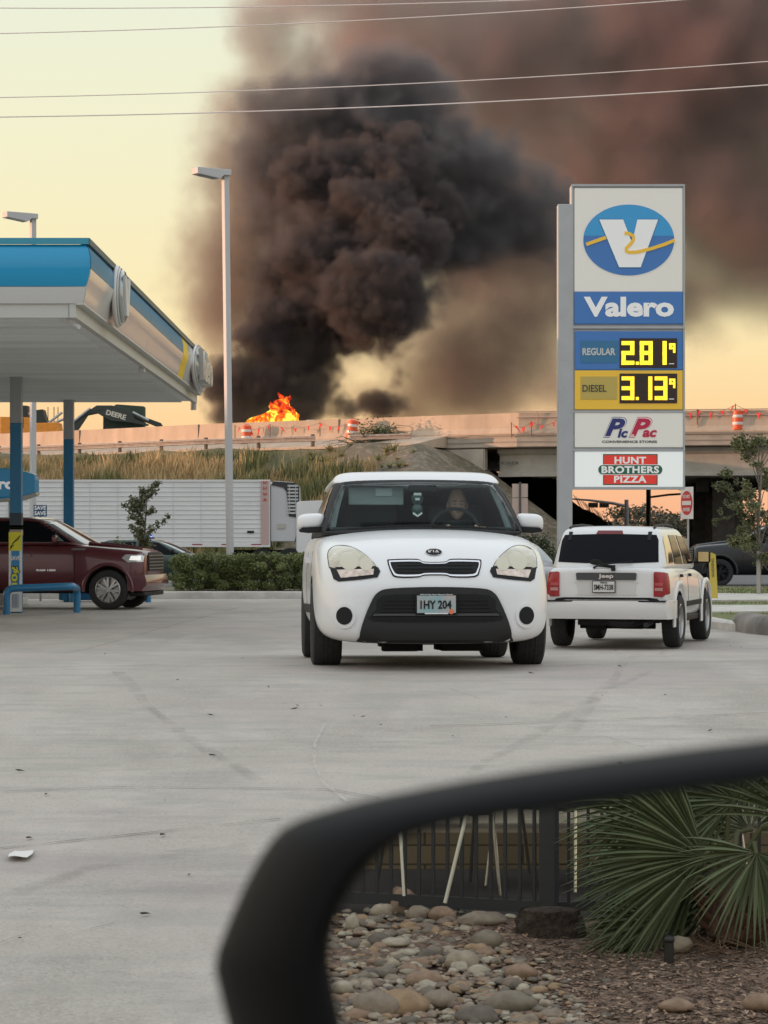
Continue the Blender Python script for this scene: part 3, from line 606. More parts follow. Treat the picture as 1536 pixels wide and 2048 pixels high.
for (x, w, h, sk, z) in ((.1, .9, 1.9, .15, -.3), (.9, .7, 2.4, -.02, -.3), (-.8, .75, 1.3, .35, -.3), (.75, .42, 1.3, .1, 1.15), (1.2, .4, 1.7, .12, -.3), (-1.15, .5, .8, .6, -.2), (.35, .5, 1.1, .2, .9), (-.1, .38, .6, .9, .65), (.5, .4, .7, .6, 1.7), (-1.45, .3, .7, -.3, -.2), (1.5, .25, 1.0, .35, -.1), (.1, .2, .8, -.4, 1.3), (.95, .18, .7, .5, 1.9), (-.45, .22, 1.0, .5, .2), (.6, .16, .6, -.3, 2.3), (1.3, .2, .8, -.2, 1.0)):
    flame(x, rf.uniform(-.5, .5), z, w, h, sk, rf.random() * 9)
o = mb.build('flames', flame_mat(), smooth=60); o.location = fc - Vector((.25, 0, .1)); o.scale = (1.08, 1, .84); tag(o, 'orange and yellow flames burning behind the highway barrier under the smoke', 'fire')
# wreck tops behind the barrier
for i, (px, py, w, h) in enumerate(((598, 842, .5, .5), (622, 838, .55, .6), (640, 842, .5, .35))):
    c = P(px, py + 10, 160); mb = MB(); mb.box((0, 0, 0), (w * 1.3, 1.5, h * 1.3)); o = mb.build('vehicle_roof', mat('pale_roof', (.5, .47, .42), .6), bevel=.12, smooth=None); o.location = c - Vector((0, 0, .15)); tag(o, ['small pale vehicle top just right of the flames', 'second pale vehicle top right of the flames', 'lowest pale vehicle top right of the flames'][i], 'vehicle')
# unseen block added to the west so that its shadow covers the lot
mb = MB(); c = Vector((-150, 60, 0)); dirv = Vector((0, 1, 0)); mb.box(c + Vector((0, 0, 6.2)), (420, 16, 13.0), rz=math.atan2(dirv.y, dirv.x))
tag(mb.build('sun_blocker', mat('sun_blocker_wall', (.35, .3, .26), .9), smooth=None, loc=c), 'long unseen block added west of the lot to shade it from the low sun', 'sun blocker')
# ------------------------------------------------------------------ vehicles
def loft_body(st, name, m, parent, sub=2, warp=None):
    """st: rows (y, zb, wr, wm, zm, ws, zs, zc) from the near end to the far end"""
    mb = MB(); K = 0
    for (y, zb, wr, wm, zm, ws, zs, zc) in st:
        half = [(0, zb), (wr * .6, zb), (wr, zb + .02), (wm - .01, zb + (zm - zb) * .45), (wm, zm), (wm - (wm - ws) * .25, zm + (zs - zm) * .7), (ws, zs), (ws * .86, zs + (zc - zs) * .45), (ws * .45, zc - .008), (0, zc)]
        ring = [(x, z) for x, z in half] + [(-x, z) for x, z in half[-2:0:-1]]; K = len(ring)
        mb.v += [tuple((warp or (lambda a, b, c: (a, b, c)))(x, y, z)) for x, z in ring]
    for i in range(len(st) - 1):
        for k in range(K): mb.f.append((i * K + k, i * K + (k + 1) % K, (i + 1) * K + (k + 1) % K, (i + 1) * K + k)); mb.mi.append(0)
    h = K // 2
    for base, fl in ((0, 1), ((len(st) - 1) * K, 0)):
        for k in range(h):
            a, b, c, d = base + k, base + k + 1, base + (K - k - 1) % K, base + (K - k) % K
            f = [a, b, c, d]; f = [x for i, x in enumerate(f) if x not in f[:i]]
            if len(f) >= 3: mb.f.append(tuple(f)); mb.mi.append(0)
    o = mb.build(name, m, parent, smooth=180, sub=sub); return bake(o)
def loft_cabin(lv, name, m, parent, bow0=.1, bow1=.05, sub=2, rnd_=.16):
    """lv: rows (z, y0, y1, w); y0 near end, y1 far end"""
    mb = MB(); N = 0
    for (z, y0, y1, w) in lv:
        ring = []
        r = rnd_
        pts = [(0, 0), (.5, 0), (.86, 0), (1, .02), (1, .1), (1, .3), (1, .5), (1, .7), (1, .9), (1, .98), (.86, 1), (.5, 1), (0, 1)]
        for u, v in pts:
            y = y0 + (y1 - y0) * v
            if v < .5: y += bow0 * u * u
            else: y -= bow1 * u * u * (v > .5)
            ring.append((u * w, y, z))
        ring += [(-x, y, z) for x, y, z in ring[-2:0:-1]]; N = len(ring); mb.v += ring
    for j in range(len(lv) - 1):
        for k in range(N): mb.f.append((j * N + k, j * N + (k + 1) % N, (j + 1) * N + (k + 1) % N, (j + 1) * N + k)); mb.mi.append(0)
    h = N // 2
    for base in (0, (len(lv) - 1) * N):
        for k in range(h):
            f = [base + k, base + k + 1, base + (N - k - 1) % N, base + (N - k) % N]; f = [x for i, x in enumerate(f) if x not in f[:i]]
            if len(f) >= 3: mb.f.append(tuple(f)); mb.mi.append(0)
    return bake(mb.build(name, m, parent, smooth=180, sub=sub))
def wheel(parent, x, y, r, w, side, rimm, spokes=6, rimr=.66, twin=False):
    """side = +1 outer face towards +x"""
    c = (x, y, r); tyre = MB(); W = w / 2; rr = r * rimr
    tyre.lathe([(rr, -W * .85), (r * .86, -W), (r * .965, -W * .86), (r, -W * .55), (r, W * .55), (r * .965, W * .86), (r * .86, W), (rr, W * .85), (rr * .96, W * .5), (rr * .96, -W * .5), (rr, -W * .85)], c, (side, 0, 0), 40)
    for k in (-.3, 0, .3): tyre.lathe([(r + .001, W * k - .006), (r + .004, W * k - .002), (r + .004, W * k + .002), (r + .001, W * k + .006)], c, (side, 0, 0), 40)
    wh = tyre.build('wheel', M['rubber'], parent, smooth=40)
    mb = MB(); mb.lathe([(rr * .99, -W * .5), (rr * .99, W * .82), (rr * .93, W * .86), (rr * .9, W * .6), (rr * .9, -W * .2), (.01, -W * .2)], c, (side, 0, 0), 36); mb.build('rim', rimm, wh, smooth=40)
    mb = MB(); X = x + side * W * .62
    for k in range(spokes):
        for da in ((-.13, .13) if twin else (0,)):
            a0 = 2 * pi * k / spokes + .3; a1 = a0 + da * 1.4; wd = rr * (.07 if twin else .14)
            q0 = Vector((X, y + cos(a0) * rr * .16, r + sin(a0) * rr * .16)); q1 = Vector((X - side * .01, y + cos(a1) * rr * .94, r + sin(a1) * rr * .94)); d = (q1 - q0).normalized(); s = Vector((0, -d.z, d.y)) * wd; t = Vector((side * .03, 0, 0))
            mb.add([q0 - s, q0 + s, q1 + s * 1.25, q1 - s * 1.25, q0 - s - t, q0 + s - t, q1 + s * 1.25 - t, q1 - s * 1.25 - t], [(0, 1, 2, 3), (7, 6, 5, 4), (0, 4, 5, 1), (1, 5, 6, 2), (2, 6, 7, 3), (3, 7, 4, 0)])
    mb.cyl((X - side * .03, y, r), (X + side * .012, y, r), rr * .24, rr * .2, 20); mb.build('spokes', rimm, wh, smooth=30)
    return wh
def paint(name, col, flake=0.0, rough=.3): return mat(name, col, rough, flake, var=.03, vscale=.8, coat=.35 if max(col) > .3 else .8 if max(col) > .09 else .3)
def arches(body, ys, r, w):
    c = MB()
    for y in ys:
        for s in (-1, 1): c.cyl((s * (w - .30), y, r[1]), (s * (w + .3), y, r[1]), r[0], n=36)
    cut(body, c, M['dark'])
def underbody(parent, y0, y1, w, z0, z1, holes):
    mb = MB(); mb.box((0, (y0 + y1) / 2, (z0 + z1) / 2), (w * 1.15, (y1 - y0), z1 - z0))
    rn = random.Random(4)
    for k in range(9): mb.box((rn.uniform(-w * .45, w * .45), y0 + .25 + (y1 - y0 - .5) * rn.random(), z0 - .02), (rn.uniform(.15, .4), .3, .09))
    mb.cyl((-.72 * w, holes[0], .3), (.72 * w, holes[0], .3), .045); mb.cyl((-.72 * w, holes[1], .3), (.72 * w, holes[1], .3), .05); mb.sphere((0, holes[1], .3), .13)
    return mb.build('underbody', M['dark'], parent, smooth=None)
def glass_mat(name, tint, rough=.02, a=.6):
    m = bpy.data.materials.new(name); m.use_nodes = True; t = m.node_tree; t.nodes.clear(); out = t.nodes.new('ShaderNodeOutputMaterial'); mx = t.nodes.new('ShaderNodeMixShader'); tr = t.nodes.new('ShaderNodeBsdfTransparent'); gl = t.nodes.new('ShaderNodeBsdfGlossy'); fr = t.nodes.new('ShaderNodeFresnel')
    tr.inputs[0].default_value = (*tint, 1); gl.inputs['Roughness'].default_value = rough; fr.inputs[0].default_value = 1.16
    t.links.new(fr.outputs[0], mx.inputs[0]); t.links.new(tr.outputs[0], mx.inputs[1]); t.links.new(gl.outputs[0], mx.inputs[2]); t.links.new(mx.outputs[0], out.inputs[0]); return m
tint_glass = mat('dark_glass', (.006, .007, .009), .08, spec=.10)
lens_clear = mat('clear_lens', (.45, .45, .41), .08, var=.1, vscale=6, coat=1.0)
lens_red = mat('red_lens', (.30, .008, .012), .2, var=.35, vscale=14, coat=.3)
trim = mat('dark_trim', (.014, .014, .015), .6, spec=.25)
silver_rim = mat('silver_rim', (.50, .49, .47), .3, .8)
SC = lambda zx, zy: ((zx - 862.6) / 815, (1240.7 - zy) / 815)

# ---- white hatchback facing the camera
def hatchback():
    white = paint('white_paint', (.80, .80, .79))
    root = empty('hatchback_car', (.376, 18.1, zg(18.6)), 'white compact hatchback facing the camera with a man at the wheel, nearest of the cars', 'car', rz=R(3.4), rx=R(-1.2))
    st = [(-.005, .26, .50, .55, .45, .50, .60, .74), (.02, .21, .58, .66, .45, .58, .66, .80), (.10, .19, .70, .77, .46, .68, .78, .885), (.22, .19, .78, .84, .48, .755, .85, .935), (.42, .19, .80, .875, .52, .80, .895, .975), (.85, .20, .80, .885, .60, .825, .945, 1.03),
          (1.18, .20, .78, .872, .60, .825, .97, 1.06), (1.7, .20, .78, .868, .60, .82, .99, 1.06), (2.5, .20, .78, .872, .62, .82, 1.0, 1.06), (3.2, .22, .80, .89, .64, .83, 1.02, 1.06), (3.75, .24, .78, .87, .64, .80, 1.02, 1.06), (4.02, .3, .68, .80, .62, .72, 1.0, 1.04), (4.08, .36, .6, .7, .62, .62, .9, .98)]
    def wp(x, y, z): return (x, y + max(0, .85 - y) * .16 * max(0, (z - .62)) / .3 * (1 if y < .85 else 0) - .02 * max(0, .5 - z) * (y < .3), z)
    body = loft_body(st, 'body', [white, M['dark']], root, warp=wp)
    arches(body, (.87, 3.42), (.365, .33), .86)
    cab = loft_cabin([(.98, .98, 4.0, .80), (1.03, 1.05, 4.0, .795), (1.2, 1.32, 3.98, .755), (1.4, 1.64, 3.93, .675), (1.475, 1.80, 3.88, .635), (1.505, 1.95, 3.8, .59)], 'cabin', [trim, M['dark']], root, bow0=.13)
    # hollow the cabin, then open the windscreen
    inner = MB(); inner.v = []; 
    for (z, y0, y1, w) in ((1.0, 1.18, 3.75, .72), (1.2, 1.46, 3.75, .69), (1.44, 1.86, 3.75, .585)):
        inner.v += [(-w, y0 + .12, z), (-w * .5, y0 + .02, z), (w * .5, y0 + .02, z), (w, y0 + .12, z), (w, y1, z), (-w, y1, z)]
    for j in range(2):
        for k in range(6): inner.f.append((j * 6 + k, j * 6 + (k + 1) % 6, (j + 1) * 6 + (k + 1) % 6, (j + 1) * 6 + k)); inner.mi.append(0)
    inner.f += [tuple(range(5, -1, -1)), tuple(range(12, 18))]; inner.mi += [0, 0]
    cut(cab, inner, M['dark'])
    bv = bvh_of(cab)
    ws = [(-.765, 1.035), (-.725, 1.12), (-.66, 1.30), (-.60, 1.418), (-.3, 1.432), (0, 1.437), (.3, 1.432), (.60, 1.418), (.66, 1.30), (.725, 1.12), (.765, 1.035), (.4, 1.055), (0, 1.06), (-.4, 1.055)]
    screen = shell(bv, ws, 'front', 'windscreen', glass_mat('windscreen_glass', (.88, .96, .94)), root, off=.004, thick=.004, smooth=180)
    c = MB(); c.prism([(x * .985, 1.06 + (z - 1.06) * .98) for x, z in ws], .3, 2.35, lambda a, b, d: (a, d, b)); cut(cab, c, M['dark'])
    # roof panel, slightly proud
    rf = loft_cabin([(1.405, 1.70, 3.94, .69), (1.45, 1.755, 3.92, .675), (1.505, 1.86, 3.89, .645), (1.535, 1.98, 3.82, .58), (1.545, 2.2, 3.7, .4)], 'roof', white, root, bow0=.13)
    bb = bvh_of(body)
    S_ = lambda *p: [SC(*q) for q in p]
    mir = lambda pl: [(-x, z) for x, z in reversed(pl)]
    hl = smooth_poly([SC(236, 560), SC(252, 520), SC(300, 498), SC(372, 506), SC(440, 545), SC(488, 590), SC(512, 624) + (1,), SC(242, 630) + (1,)], 4)
    hb = [SC(243, 634), SC(525, 630), SC(537, 655), SC(520, 690), SC(420, 704), SC(290, 716), SC(262, 700)]
    hi = [SC(282, 645), SC(500, 640), SC(495, 674), SC(305, 694)]
    lm2 = mat('hazy_headlight', (.52, .48, .35), .12, var=.25, vscale=9, coat=1); cl = mat('signal_reflector', (.62, .5, .42), .2, .3, var=.35, vscale=25, coat=1)
    for f in ((lambda p: p), mir):
        h = shell(bb, f(hb), 'front', 'headlight', trim, root, off=.008, thick=.03)
        shell(bb, f(hl), 'front', 'lens', lm2, h, off=.012, thick=.03); shell(bb, f(hi), 'front', 'turn_signal', cl, h, off=.013, thick=.02)
        rimpoly = [(x * 1.0, z) for x, z in hl]; cx_ = sum(p[0] for p in hl) / len(hl); cz_ = sum(p[1] for p in hl) / len(hl)
        shell(bb, f([(cx_ + (x - cx_) * 1.035, cz_ + (z - cz_) * 1.07) for x, z in hl]), 'front', 'lens_seal', trim, h, off=.005, thick=.02)
        for (ex, ez, er) in ((-.62, .80, .072), (-.50, .775, .05)):
            rr = [(ex + er * cos(a * pi / 9), ez + er * sin(a * pi / 9)) for a in range(18)]; shell(bb, f(rr), 'front', 'reflector_bowl', mat('bowl', (.58, .54, .42), .15, .35), h, off=.014, thick=.004, step=.03)
    gp_ = smooth_poly([SC(590, 600), SC(612, 590), SC(760, 588), SC(800, 603), SC(922, 603), SC(960, 588), SC(1110, 590), SC(1134, 600), SC(1120, 650), SC(1092, 682), SC(960, 684), SC(922, 674), SC(800, 674), SC(760, 684), SC(638, 684), SC(608, 660)], 3)
    cg = [sum(p[k] for p in gp_) / len(gp_) for k in (0, 1)]
    gi = [(cg[0] + (x - cg[0]) * .968, cg[1] + (z - cg[1]) * .80) for x, z in gp_]
    g = shell(bb, [(cg[0] + (x - cg[0]) * 1.03, cg[1] + (z - cg[1]) * 1.16) for x, z in gp_], 'front', 'upper_grille', trim, root, off=.006, thick=.02)
    shell(bb, gp_, 'front', 'chrome_rim', M['chrome'], g, off=.014, thick=.02, holes=[gi]); shell(bb, gi, 'front', 'mesh', M['dark'], g, off=.008, thick=.01)
    for k in range(3): shell(bb, [SC(640, 615 + 20 * k), SC(1085, 615 + 20 * k), SC(1085, 620 + 20 * k), SC(640, 620 + 20 * k)], 'front', 'slat', trim, g, off=.011, thick=.005, step=.1)
    lo = smooth_poly([SC(412, 1045), SC(430, 960), SC(478, 840), SC(520, 780), SC(600, 756), SC(863, 748), SC(1125, 756), SC(1203, 780), SC(1245, 840), SC(1295, 960), SC(1313, 1045), SC(1290, 1078), SC(863, 1082), SC(435, 1078)], 3)
    li = smooth_poly([SC(548, 800), SC(863, 792), SC(1178, 800), SC(1218, 880), SC(1240, 950), SC(863, 958), SC(486, 950), SC(508, 880)], 3)
    lg = shell(bb, lo, 'front', 'bumper_insert', mat('grey_plastic', (.024, .024, .024), .6, bump=.1, bscale=150, spec=.3), root, off=.022, thick=.05)
    shell(bb, li, 'front', 'lower_grille', M['dark'], lg, off=.024, thick=.01)
    for k in range(6): z0 = 822 + 22 * k; w0 = 300 + k * 9; shell(bb, [SC(863 - w0, z0), SC(863 + w0, z0), SC(863 + w0, z0 + 7), SC(863 - w0, z0 + 7)], 'front', 'slat', trim, lg, off=.03, thick=.008, step=.1)
    shell(bb, [SC(500, 905), SC(1226, 905), SC(1240, 918), SC(486, 918)], 'front', 'cross_bar', mat('bar_plastic', (.05, .05, .05), .5), lg, off=.034, thick=.02, step=.08)
    for s in (-1, 1):
        cx_, cz_ = SC(863 + s * 541, 918)
        mb_ = lambda r: [(cx_ + r * cos(a * pi / 14), cz_ + 1.12 * r * sin(a * pi / 14)) for a in range(28)]
        shell(bb, mb_(.082), 'front', 'foglight_ring', white, root, off=.016, thick=.03, step=.03); shell(bb, mb_(.058), 'front', 'foglight', M['dark'], root, off=.02, thick=.01, step=.03)
    el = lambda w, h: [(w * cos(a * pi / 16), SC(0, 538)[1] + h * sin(a * pi / 16)) for a in range(32)]
    bd = shell(bb, el(.062, .027), 'front', 'badge', M['chrome'], root, off=.012, thick=.02, step=.02); shell(bb, el(.058, .023), 'front', 'badge_field', M['dark'], bd, off=.014, thick=.01, step=.02)
    hit = bb.ray_cast(Vector((0, -5, SC(0, 538)[1])), Vector((0, 1, 0)))[0]
    text('KIΛ'.replace('Λ', 'A'), 'badge_letters', mat('badge_white', (.85, .85, .85), .3, .3), bd, face_y(0, hit.y - .016, hit.z) @ Matrix.Rotation(0.0, 4, 'X'), .085, .026, .004, bold=.025)
    # number plate
    pz = SC(0, 850)[1]; py_ = bb.ray_cast(Vector((0, -5, pz)), Vector((0, 1, 0)))[0].y - .05
    mb = MB(); mb.box((0, py_ + .012, pz), (.305, .02, .152)); pl = mb.build('number_plate', trim, root, smooth=None, bevel=.006)
    mb = MB(); mb.box((0, py_ - .001, pz), (.28, .008, .125)); mb.build('plate_sheet', mat('plate_blue_pink', (.22, .42, .45), .5, col2=(.55, .42, .38), vscale=7, det=2), pl, smooth=None)
    text('1HY 204', 'plate_number', M['dark'], pl, face_y(-.004, py_ - .006, pz - .003), .225, .062, .004, bold=.022)
    text('Wheel City Auto Finance Center', 'frame_words', mat('frame_white', (.8, .8, .8), .5), pl, face_y(0, py_ - .002, pz + .069), .24, .011, .004, bold=.02)
    mb = MB(); mb.box((0, py_ - .003, pz - .067), (.17, .006, .008)); mb.build('frame_strip', bpy.data.materials['frame_white'], pl, smooth=None)
    mb = MB(); mb.cyl((.108, py_ - .006, pz - .052), (.108, py_ - .001, pz - .052), .02); mb.build('sticker', mat('sticker_orange', (.75, .2, .1), .6), pl)
    # mirrors
    for s in (-1, 1):
        mb = MB(); mb.sphere((s * .862, 1.50, 1.115), (.108, .075, .07), 20, 14); w_ = mb.build('door_mirror', white, root, smooth=180)
        for v in w_.data.vertices:
            dx = (v.co.x - s * .862) / .108; dz = (v.co.z - 1.115) / .07; v.co.x = s * .862 + .108 * math.copysign(min(1, abs(dx)) ** .55, dx); v.co.z = 1.115 + .066 * math.copysign(min(1, abs(dz)) ** .6, dz) - .012 * s * dx
        mb = MB(); mb.prism([(s * .72, 1.035), (s * .72, 1.08), (s * .93, 1.07), (s * .955, 1.05), (s * .945, 1.035), (s * .88, 1.028)], 1.41, 1.56, lambda a, b, d: (a, d, b)); mb.build('mirror_foot', trim, w_, smooth=None, bevel=.012)
    # side glass and door trim (seen on the near side only)
    for side, s in (('left', -1), ('right', 1)):
        shell(bvh_of(cab), [(1.35, 1.07), (1.9, 1.40), (2.35, 1.43), (2.38, 1.07)], side, 'side_window', tint_glass, root, off=.006, thick=.01); shell(bvh_of(cab), [(2.46, 1.07), (2.45, 1.43), (3.2, 1.41), (3.3, 1.08)], side, 'side_window', tint_glass, root, off=.006, thick=.01)
        shell(bb, [(1.3, .40), (1.3, .47), (2.9, .47), (2.9, .40)], side, 'door_strip', trim, root, off=.012, thick=.02)
        for y in (1.25, 2.38): shell(bb, [(y, .28), (y, .98), (y + .012, .98), (y + .012, .28)], side, 'door_gap', M['dark'], root, off=.002, thick=.01, step=.1)
        shell(bb, [(2.05, .80), (2.05, .84), (2.25, .84), (2.25, .80)], side, 'door_handle', white, root, off=.03, thick=.03)
        for y in (.87, 3.42): wheel(root, s * .765, y, .335, .225, s, silver_rim, 5)
    mb = MB(); cr_ = [(x, bb.ray_cast(Vector((x, y, 3)), Vector((0, 0, -1)))[0]) for x, y in ()]
    # bonnet shut line
    for f in (1, -1): shell(bb, [(f * .41, .722), (f * .66, .715), (f * .66, .719), (f * .41, .726)][::f], 'front', 'bonnet_gap', M['dark'], root, off=.002, thick=.006, step=.05)
    underbody(root, .2, 3.95, .72, .19, .4, (.87, 3.42))
    mb = MB(); mb.tube([(-.6, 1.02, 1.045), (-.2, 1.0, 1.07), (.1, 1.0, 1.075)], .010, 6); mb.tube([(.05, 1.0, 1.065), (.35, 1.02, 1.06), (.62, 1.08, 1.045)], .010, 6); mb.build('wiper', M['dark'], root)
    # interior
    seat = mat('seat_cloth', (.05, .055, .055), .9); head = mat('headliner', (.26, .31, .30), .9); dash = mat('dashboard', (.02, .022, .024), .8)
    mb = MB(); mb.prism([(1.15, .9), (1.2, 1.055), (1.5, 1.075), (1.65, 1.02), (1.65, .9)], -.72, .72, lambda a, b, d: (d, a, b)); mb.build('dashboard', dash, root, smooth=None, bevel=.02)
    for x in (-.36, .36):
        mb = MB(); mb.box((x, 2.45, .98), (.46, .16, .6)); s_ = mb.build('seat', seat, root, smooth=60, bevel=.06, seg=3)
        mb = MB(); mb.box((x, 2.5, 1.33), (.26, .1, .17)); mb.build('headrest', seat, s_, smooth=60, bevel=.045, seg=3)
    mb = MB(); mb.box((0, 3.3, 1.08), (1.2, .14, .45)); mb.build('rear_seat', seat, root, bevel=.05)
    mb = MB(); mb.box((-.33, 1.83, 1.335), (.44, .02, .15)); v_ = mb.build('sun_visor', head, root, bevel=.01); mb = MB(); mb.box((-.27, 1.815, 1.36), (.13, .008, .06)); mb.build('visor_mirror', mat('visor_mirror', (.4, .48, .47), .2), v_, smooth=None)
    mb = MB(); mb.box((.34, 1.86, 1.415), (.46, .16, .02)); mb.build('sun_visor', head, root, bevel=.008)
    mb = MB(); mb.box((.03, 1.68, 1.385), (.23, .03, .055)); mb.build('rear_view_mirror', trim, root, bevel=.012)
    mb = MB(); mb.sphere((-.01, 1.70, 1.305), (.05, .03, .05)); mb.sphere((-.01, 1.70, 1.215), (.046, .03, .055)); h_ = mb.build('hanging_ornament', mat('ornament', (.05, .09, .08), .25, .2), root)
    mb = MB(); mb.box((-.01, 1.668, 1.30), (.035, .01, .018)); mb.tube([(-.045, 1.67, 1.19), (-.01, 1.66, 1.165), (.025, 1.67, 1.19)], .008, 5); mb.box((-.01, 1.67, 1.34), (.06, .012, .02)); mb.build('ornament_shine', mat('ornament_white', (.7, .75, .72), .3), h_)
    mb = MB(); mb.tube([(.30 + .19 * cos(a * pi / 12), 1.82 + .04 * sin(a * pi / 12), 1.06 + .17 * sin(a * pi / 12)) for a in range(24)], .016, 8, closed=True); mb.build('steering_wheel', dash, root)
    for s in (-1, 1):
        mb = MB(); mb.tube([(s * .70, 1.45, 1.05), (s * .66, 1.62, 1.22), (s * .60, 1.86, 1.41)], .028, 6); mb.build('pillar_trim', head, root)
    return root
hb_root = hatchback()

# ---- the driver: one skinned body, head with a face
def skin_figure(name, m, verts, edges, parent, rootv=0, sub=2):
    me = bpy.data.meshes.new(name); me.from_pydata([v[0] for v in verts], edges, []); o = bpy.data.objects.new(name, me); COL.objects.link(o); me.materials.append(m)
    if parent: o.parent = parent
    md = o.modifiers.new('skin', 'SKIN'); md.use_smooth_shade = True
    for i, v in enumerate(verts):
        r = v[1]; o.data.skin_vertices[0].data[i].radius = (r, r) if isinstance(r, (int, float)) else r
    o.data.skin_vertices[0].data[rootv].use_root = True
    s = o.modifiers.new('sub', 'SUBSURF'); s.levels = s.render_levels = sub; return bake(o)
def driver(world_m):
    skin = mat('skin', (.66, .42, .31), .55, var=.08, vscale=12); shirt = mat('dark_shirt', (.05, .06, .065), .9)
    W_ = lambda p: world_m @ Vector(p)
    x0, y0 = .35, 2.18
    root = empty('person', W_((x0, y0, .62)), 'balding man in a dark shirt driving the white hatchback', 'person'); root.rotation_euler = (0, 0, R(3.4))
    V = [((0, 0, .0), (.16, .13)), ((0, 0, .16), (.15, .12)), ((0, 0, .34), (.17, .11)), ((0, .01, .46), (.10, .09)), ((0, .0, .53), .058), ((.19, 0, .42), .07), ((-.19, 0, .42), .07),
         ((.25, -.10, .26), .05), ((-.25, -.10, .26), .05), ((.17, -.33, .36), .038), ((-.19, -.33, .34), .038), ((.14, -.38, .42), .03), ((-.17, -.38, .40), .03), ((.1, -.35, -.02), .08), ((-.1, -.35, -.02), .08)]
    E = [(0, 1), (1, 2), (2, 3), (3, 4), (3, 5), (3, 6), (5, 7), (6, 8), (7, 9), (8, 10), (9, 11), (10, 12), (0, 13), (0, 14)]
    b = skin_figure('body', shirt, V, E, root)
    # head: a sphere pushed into a skull with brow, nose, chin
    mb = MB(); mb.sphere((0, 0, 0), 1.0, 40, 30); h = mb.build('head', skin, root, smooth=180)
    for v in h.data.vertices:
        p = v.co.copy(); x, y, z = p; w = .076; 
        if z < 0: w *= 1 - .30 * min(1, -z) ** 1.5
        Y = y * (.098 if y < 0 else .104); Z = z * (.132 if z > 0 else .128)
        if y < 0:
            Y += .012 * max(0, -z - .2) ; Y *= 1 - .08 * max(0, z)
            nose = math.exp(-((x / .14) ** 2)) * math.exp(-(((z + .12) / .16) ** 2)); Y -= .026 * nose
            brow = math.exp(-((z - .14) / .07) ** 2) * max(0, 1 - abs(x) * 1.2); Y -= .006 * brow
            for s in (-1, 1): Y += .011 * math.exp(-(((x - s * .36) / .15) ** 2 + ((z - .02) / .09) ** 2))
            Y -= .006 * math.exp(-((z + .45) / .05) ** 2) * math.exp(-(x / .3) ** 2); Y += .005 * math.exp(-((z + .52) / .025) ** 2) * math.exp(-(x / .3) ** 2); Y -= .008 * math.exp(-((z + .8) / .14) ** 2) * math.exp(-(x / .3) ** 2)
        v.co = Vector((x * w, Y, Z + .655))
    eye = mat('eye_white', (.6, .58, .55), .3)
    for s in (-1, 1):
        mb = MB(); mb.sphere((s * .029, -.079, .656), .0125, 12, 8); e = mb.build('eye', eye, h); mb = MB(); mb.sphere((s * .029, -.088, .656), .0058, 10, 6); mb.build('iris', M['dark'], e)
        mb = MB(); mb.tube([(s * .014, -.094, .678), (s * .03, -.095, .683), (s * .047, -.085, .677)], [.003, .0042, .002], 6); mb.build('eyebrow', mat('brow_grey', (.15, .12, .1), .9), h)
        mb = MB(); mb.sphere((s * .079, .006, .645), (.010, .02, .033), 12, 8); mb.build('ear', skin, h)
    mb = MB(); mb.tube([(-.024, -.094, .594), (0, -.1, .592), (.024, -.094, .594)], [.002, .0045, .002], 6); mb.build('mouth', mat('lips', (.30, .13, .11), .6), h)
    mb = MB(); rr = random.Random(3)
    for _ in range(500):
        a = rr.uniform(-.2, pi + .2); z = rr.uniform(-.5, .45); p = Vector((cos(a) * .078 * math.sqrt(1 - z * z * .8), .012 + abs(sin(a)) * .1 * math.sqrt(1 - z * z * .8), .655 + z * .125)); n_ = Vector((p.x, p.y, 0)).normalized() * .004
        mb.add([p + n_, p + n_ + Vector((.004, 0, -.002)), p + n_ * 1.3 + Vector((0, .002, -.016))], [(0, 1, 2)])
    mb.build('hair', mat('grey_hair', (.10, .09, .08), .9), h, smooth=None)
    for s in (-1, 1):
        c = Vector((s * .155, -.40, .43)); mb = MB(); mb.sphere(c, (.042, .03, .045), 14, 10); hd = mb.build('hand', skin, root, smooth=180)
        for k in range(4):
            q = c + Vector((s * (.03 - .008 * k), -.01, .03 - .019 * k)); mb = MB(); mb.tube([q, q + Vector((-s * .004, -.035, .006)), q + Vector((-s * .028, -.048, .004)), q + Vector((-s * .045 , -.032 + .002 * k, 0))], [.0095, .009, .0085, .007], 8); mb.build('finger', skin, hd)
        q = c + Vector((-s * .02, 0, .03)); mb = MB(); mb.tube([q, q + Vector((-s * .02, -.02, .02)), q + Vector((-s * .03, -.045, .022))], [.011, .010, .008], 8); mb.build('thumb', skin, hd)
    return root
bpy.context.view_layer.update()
driver(hb_root.matrix_world)

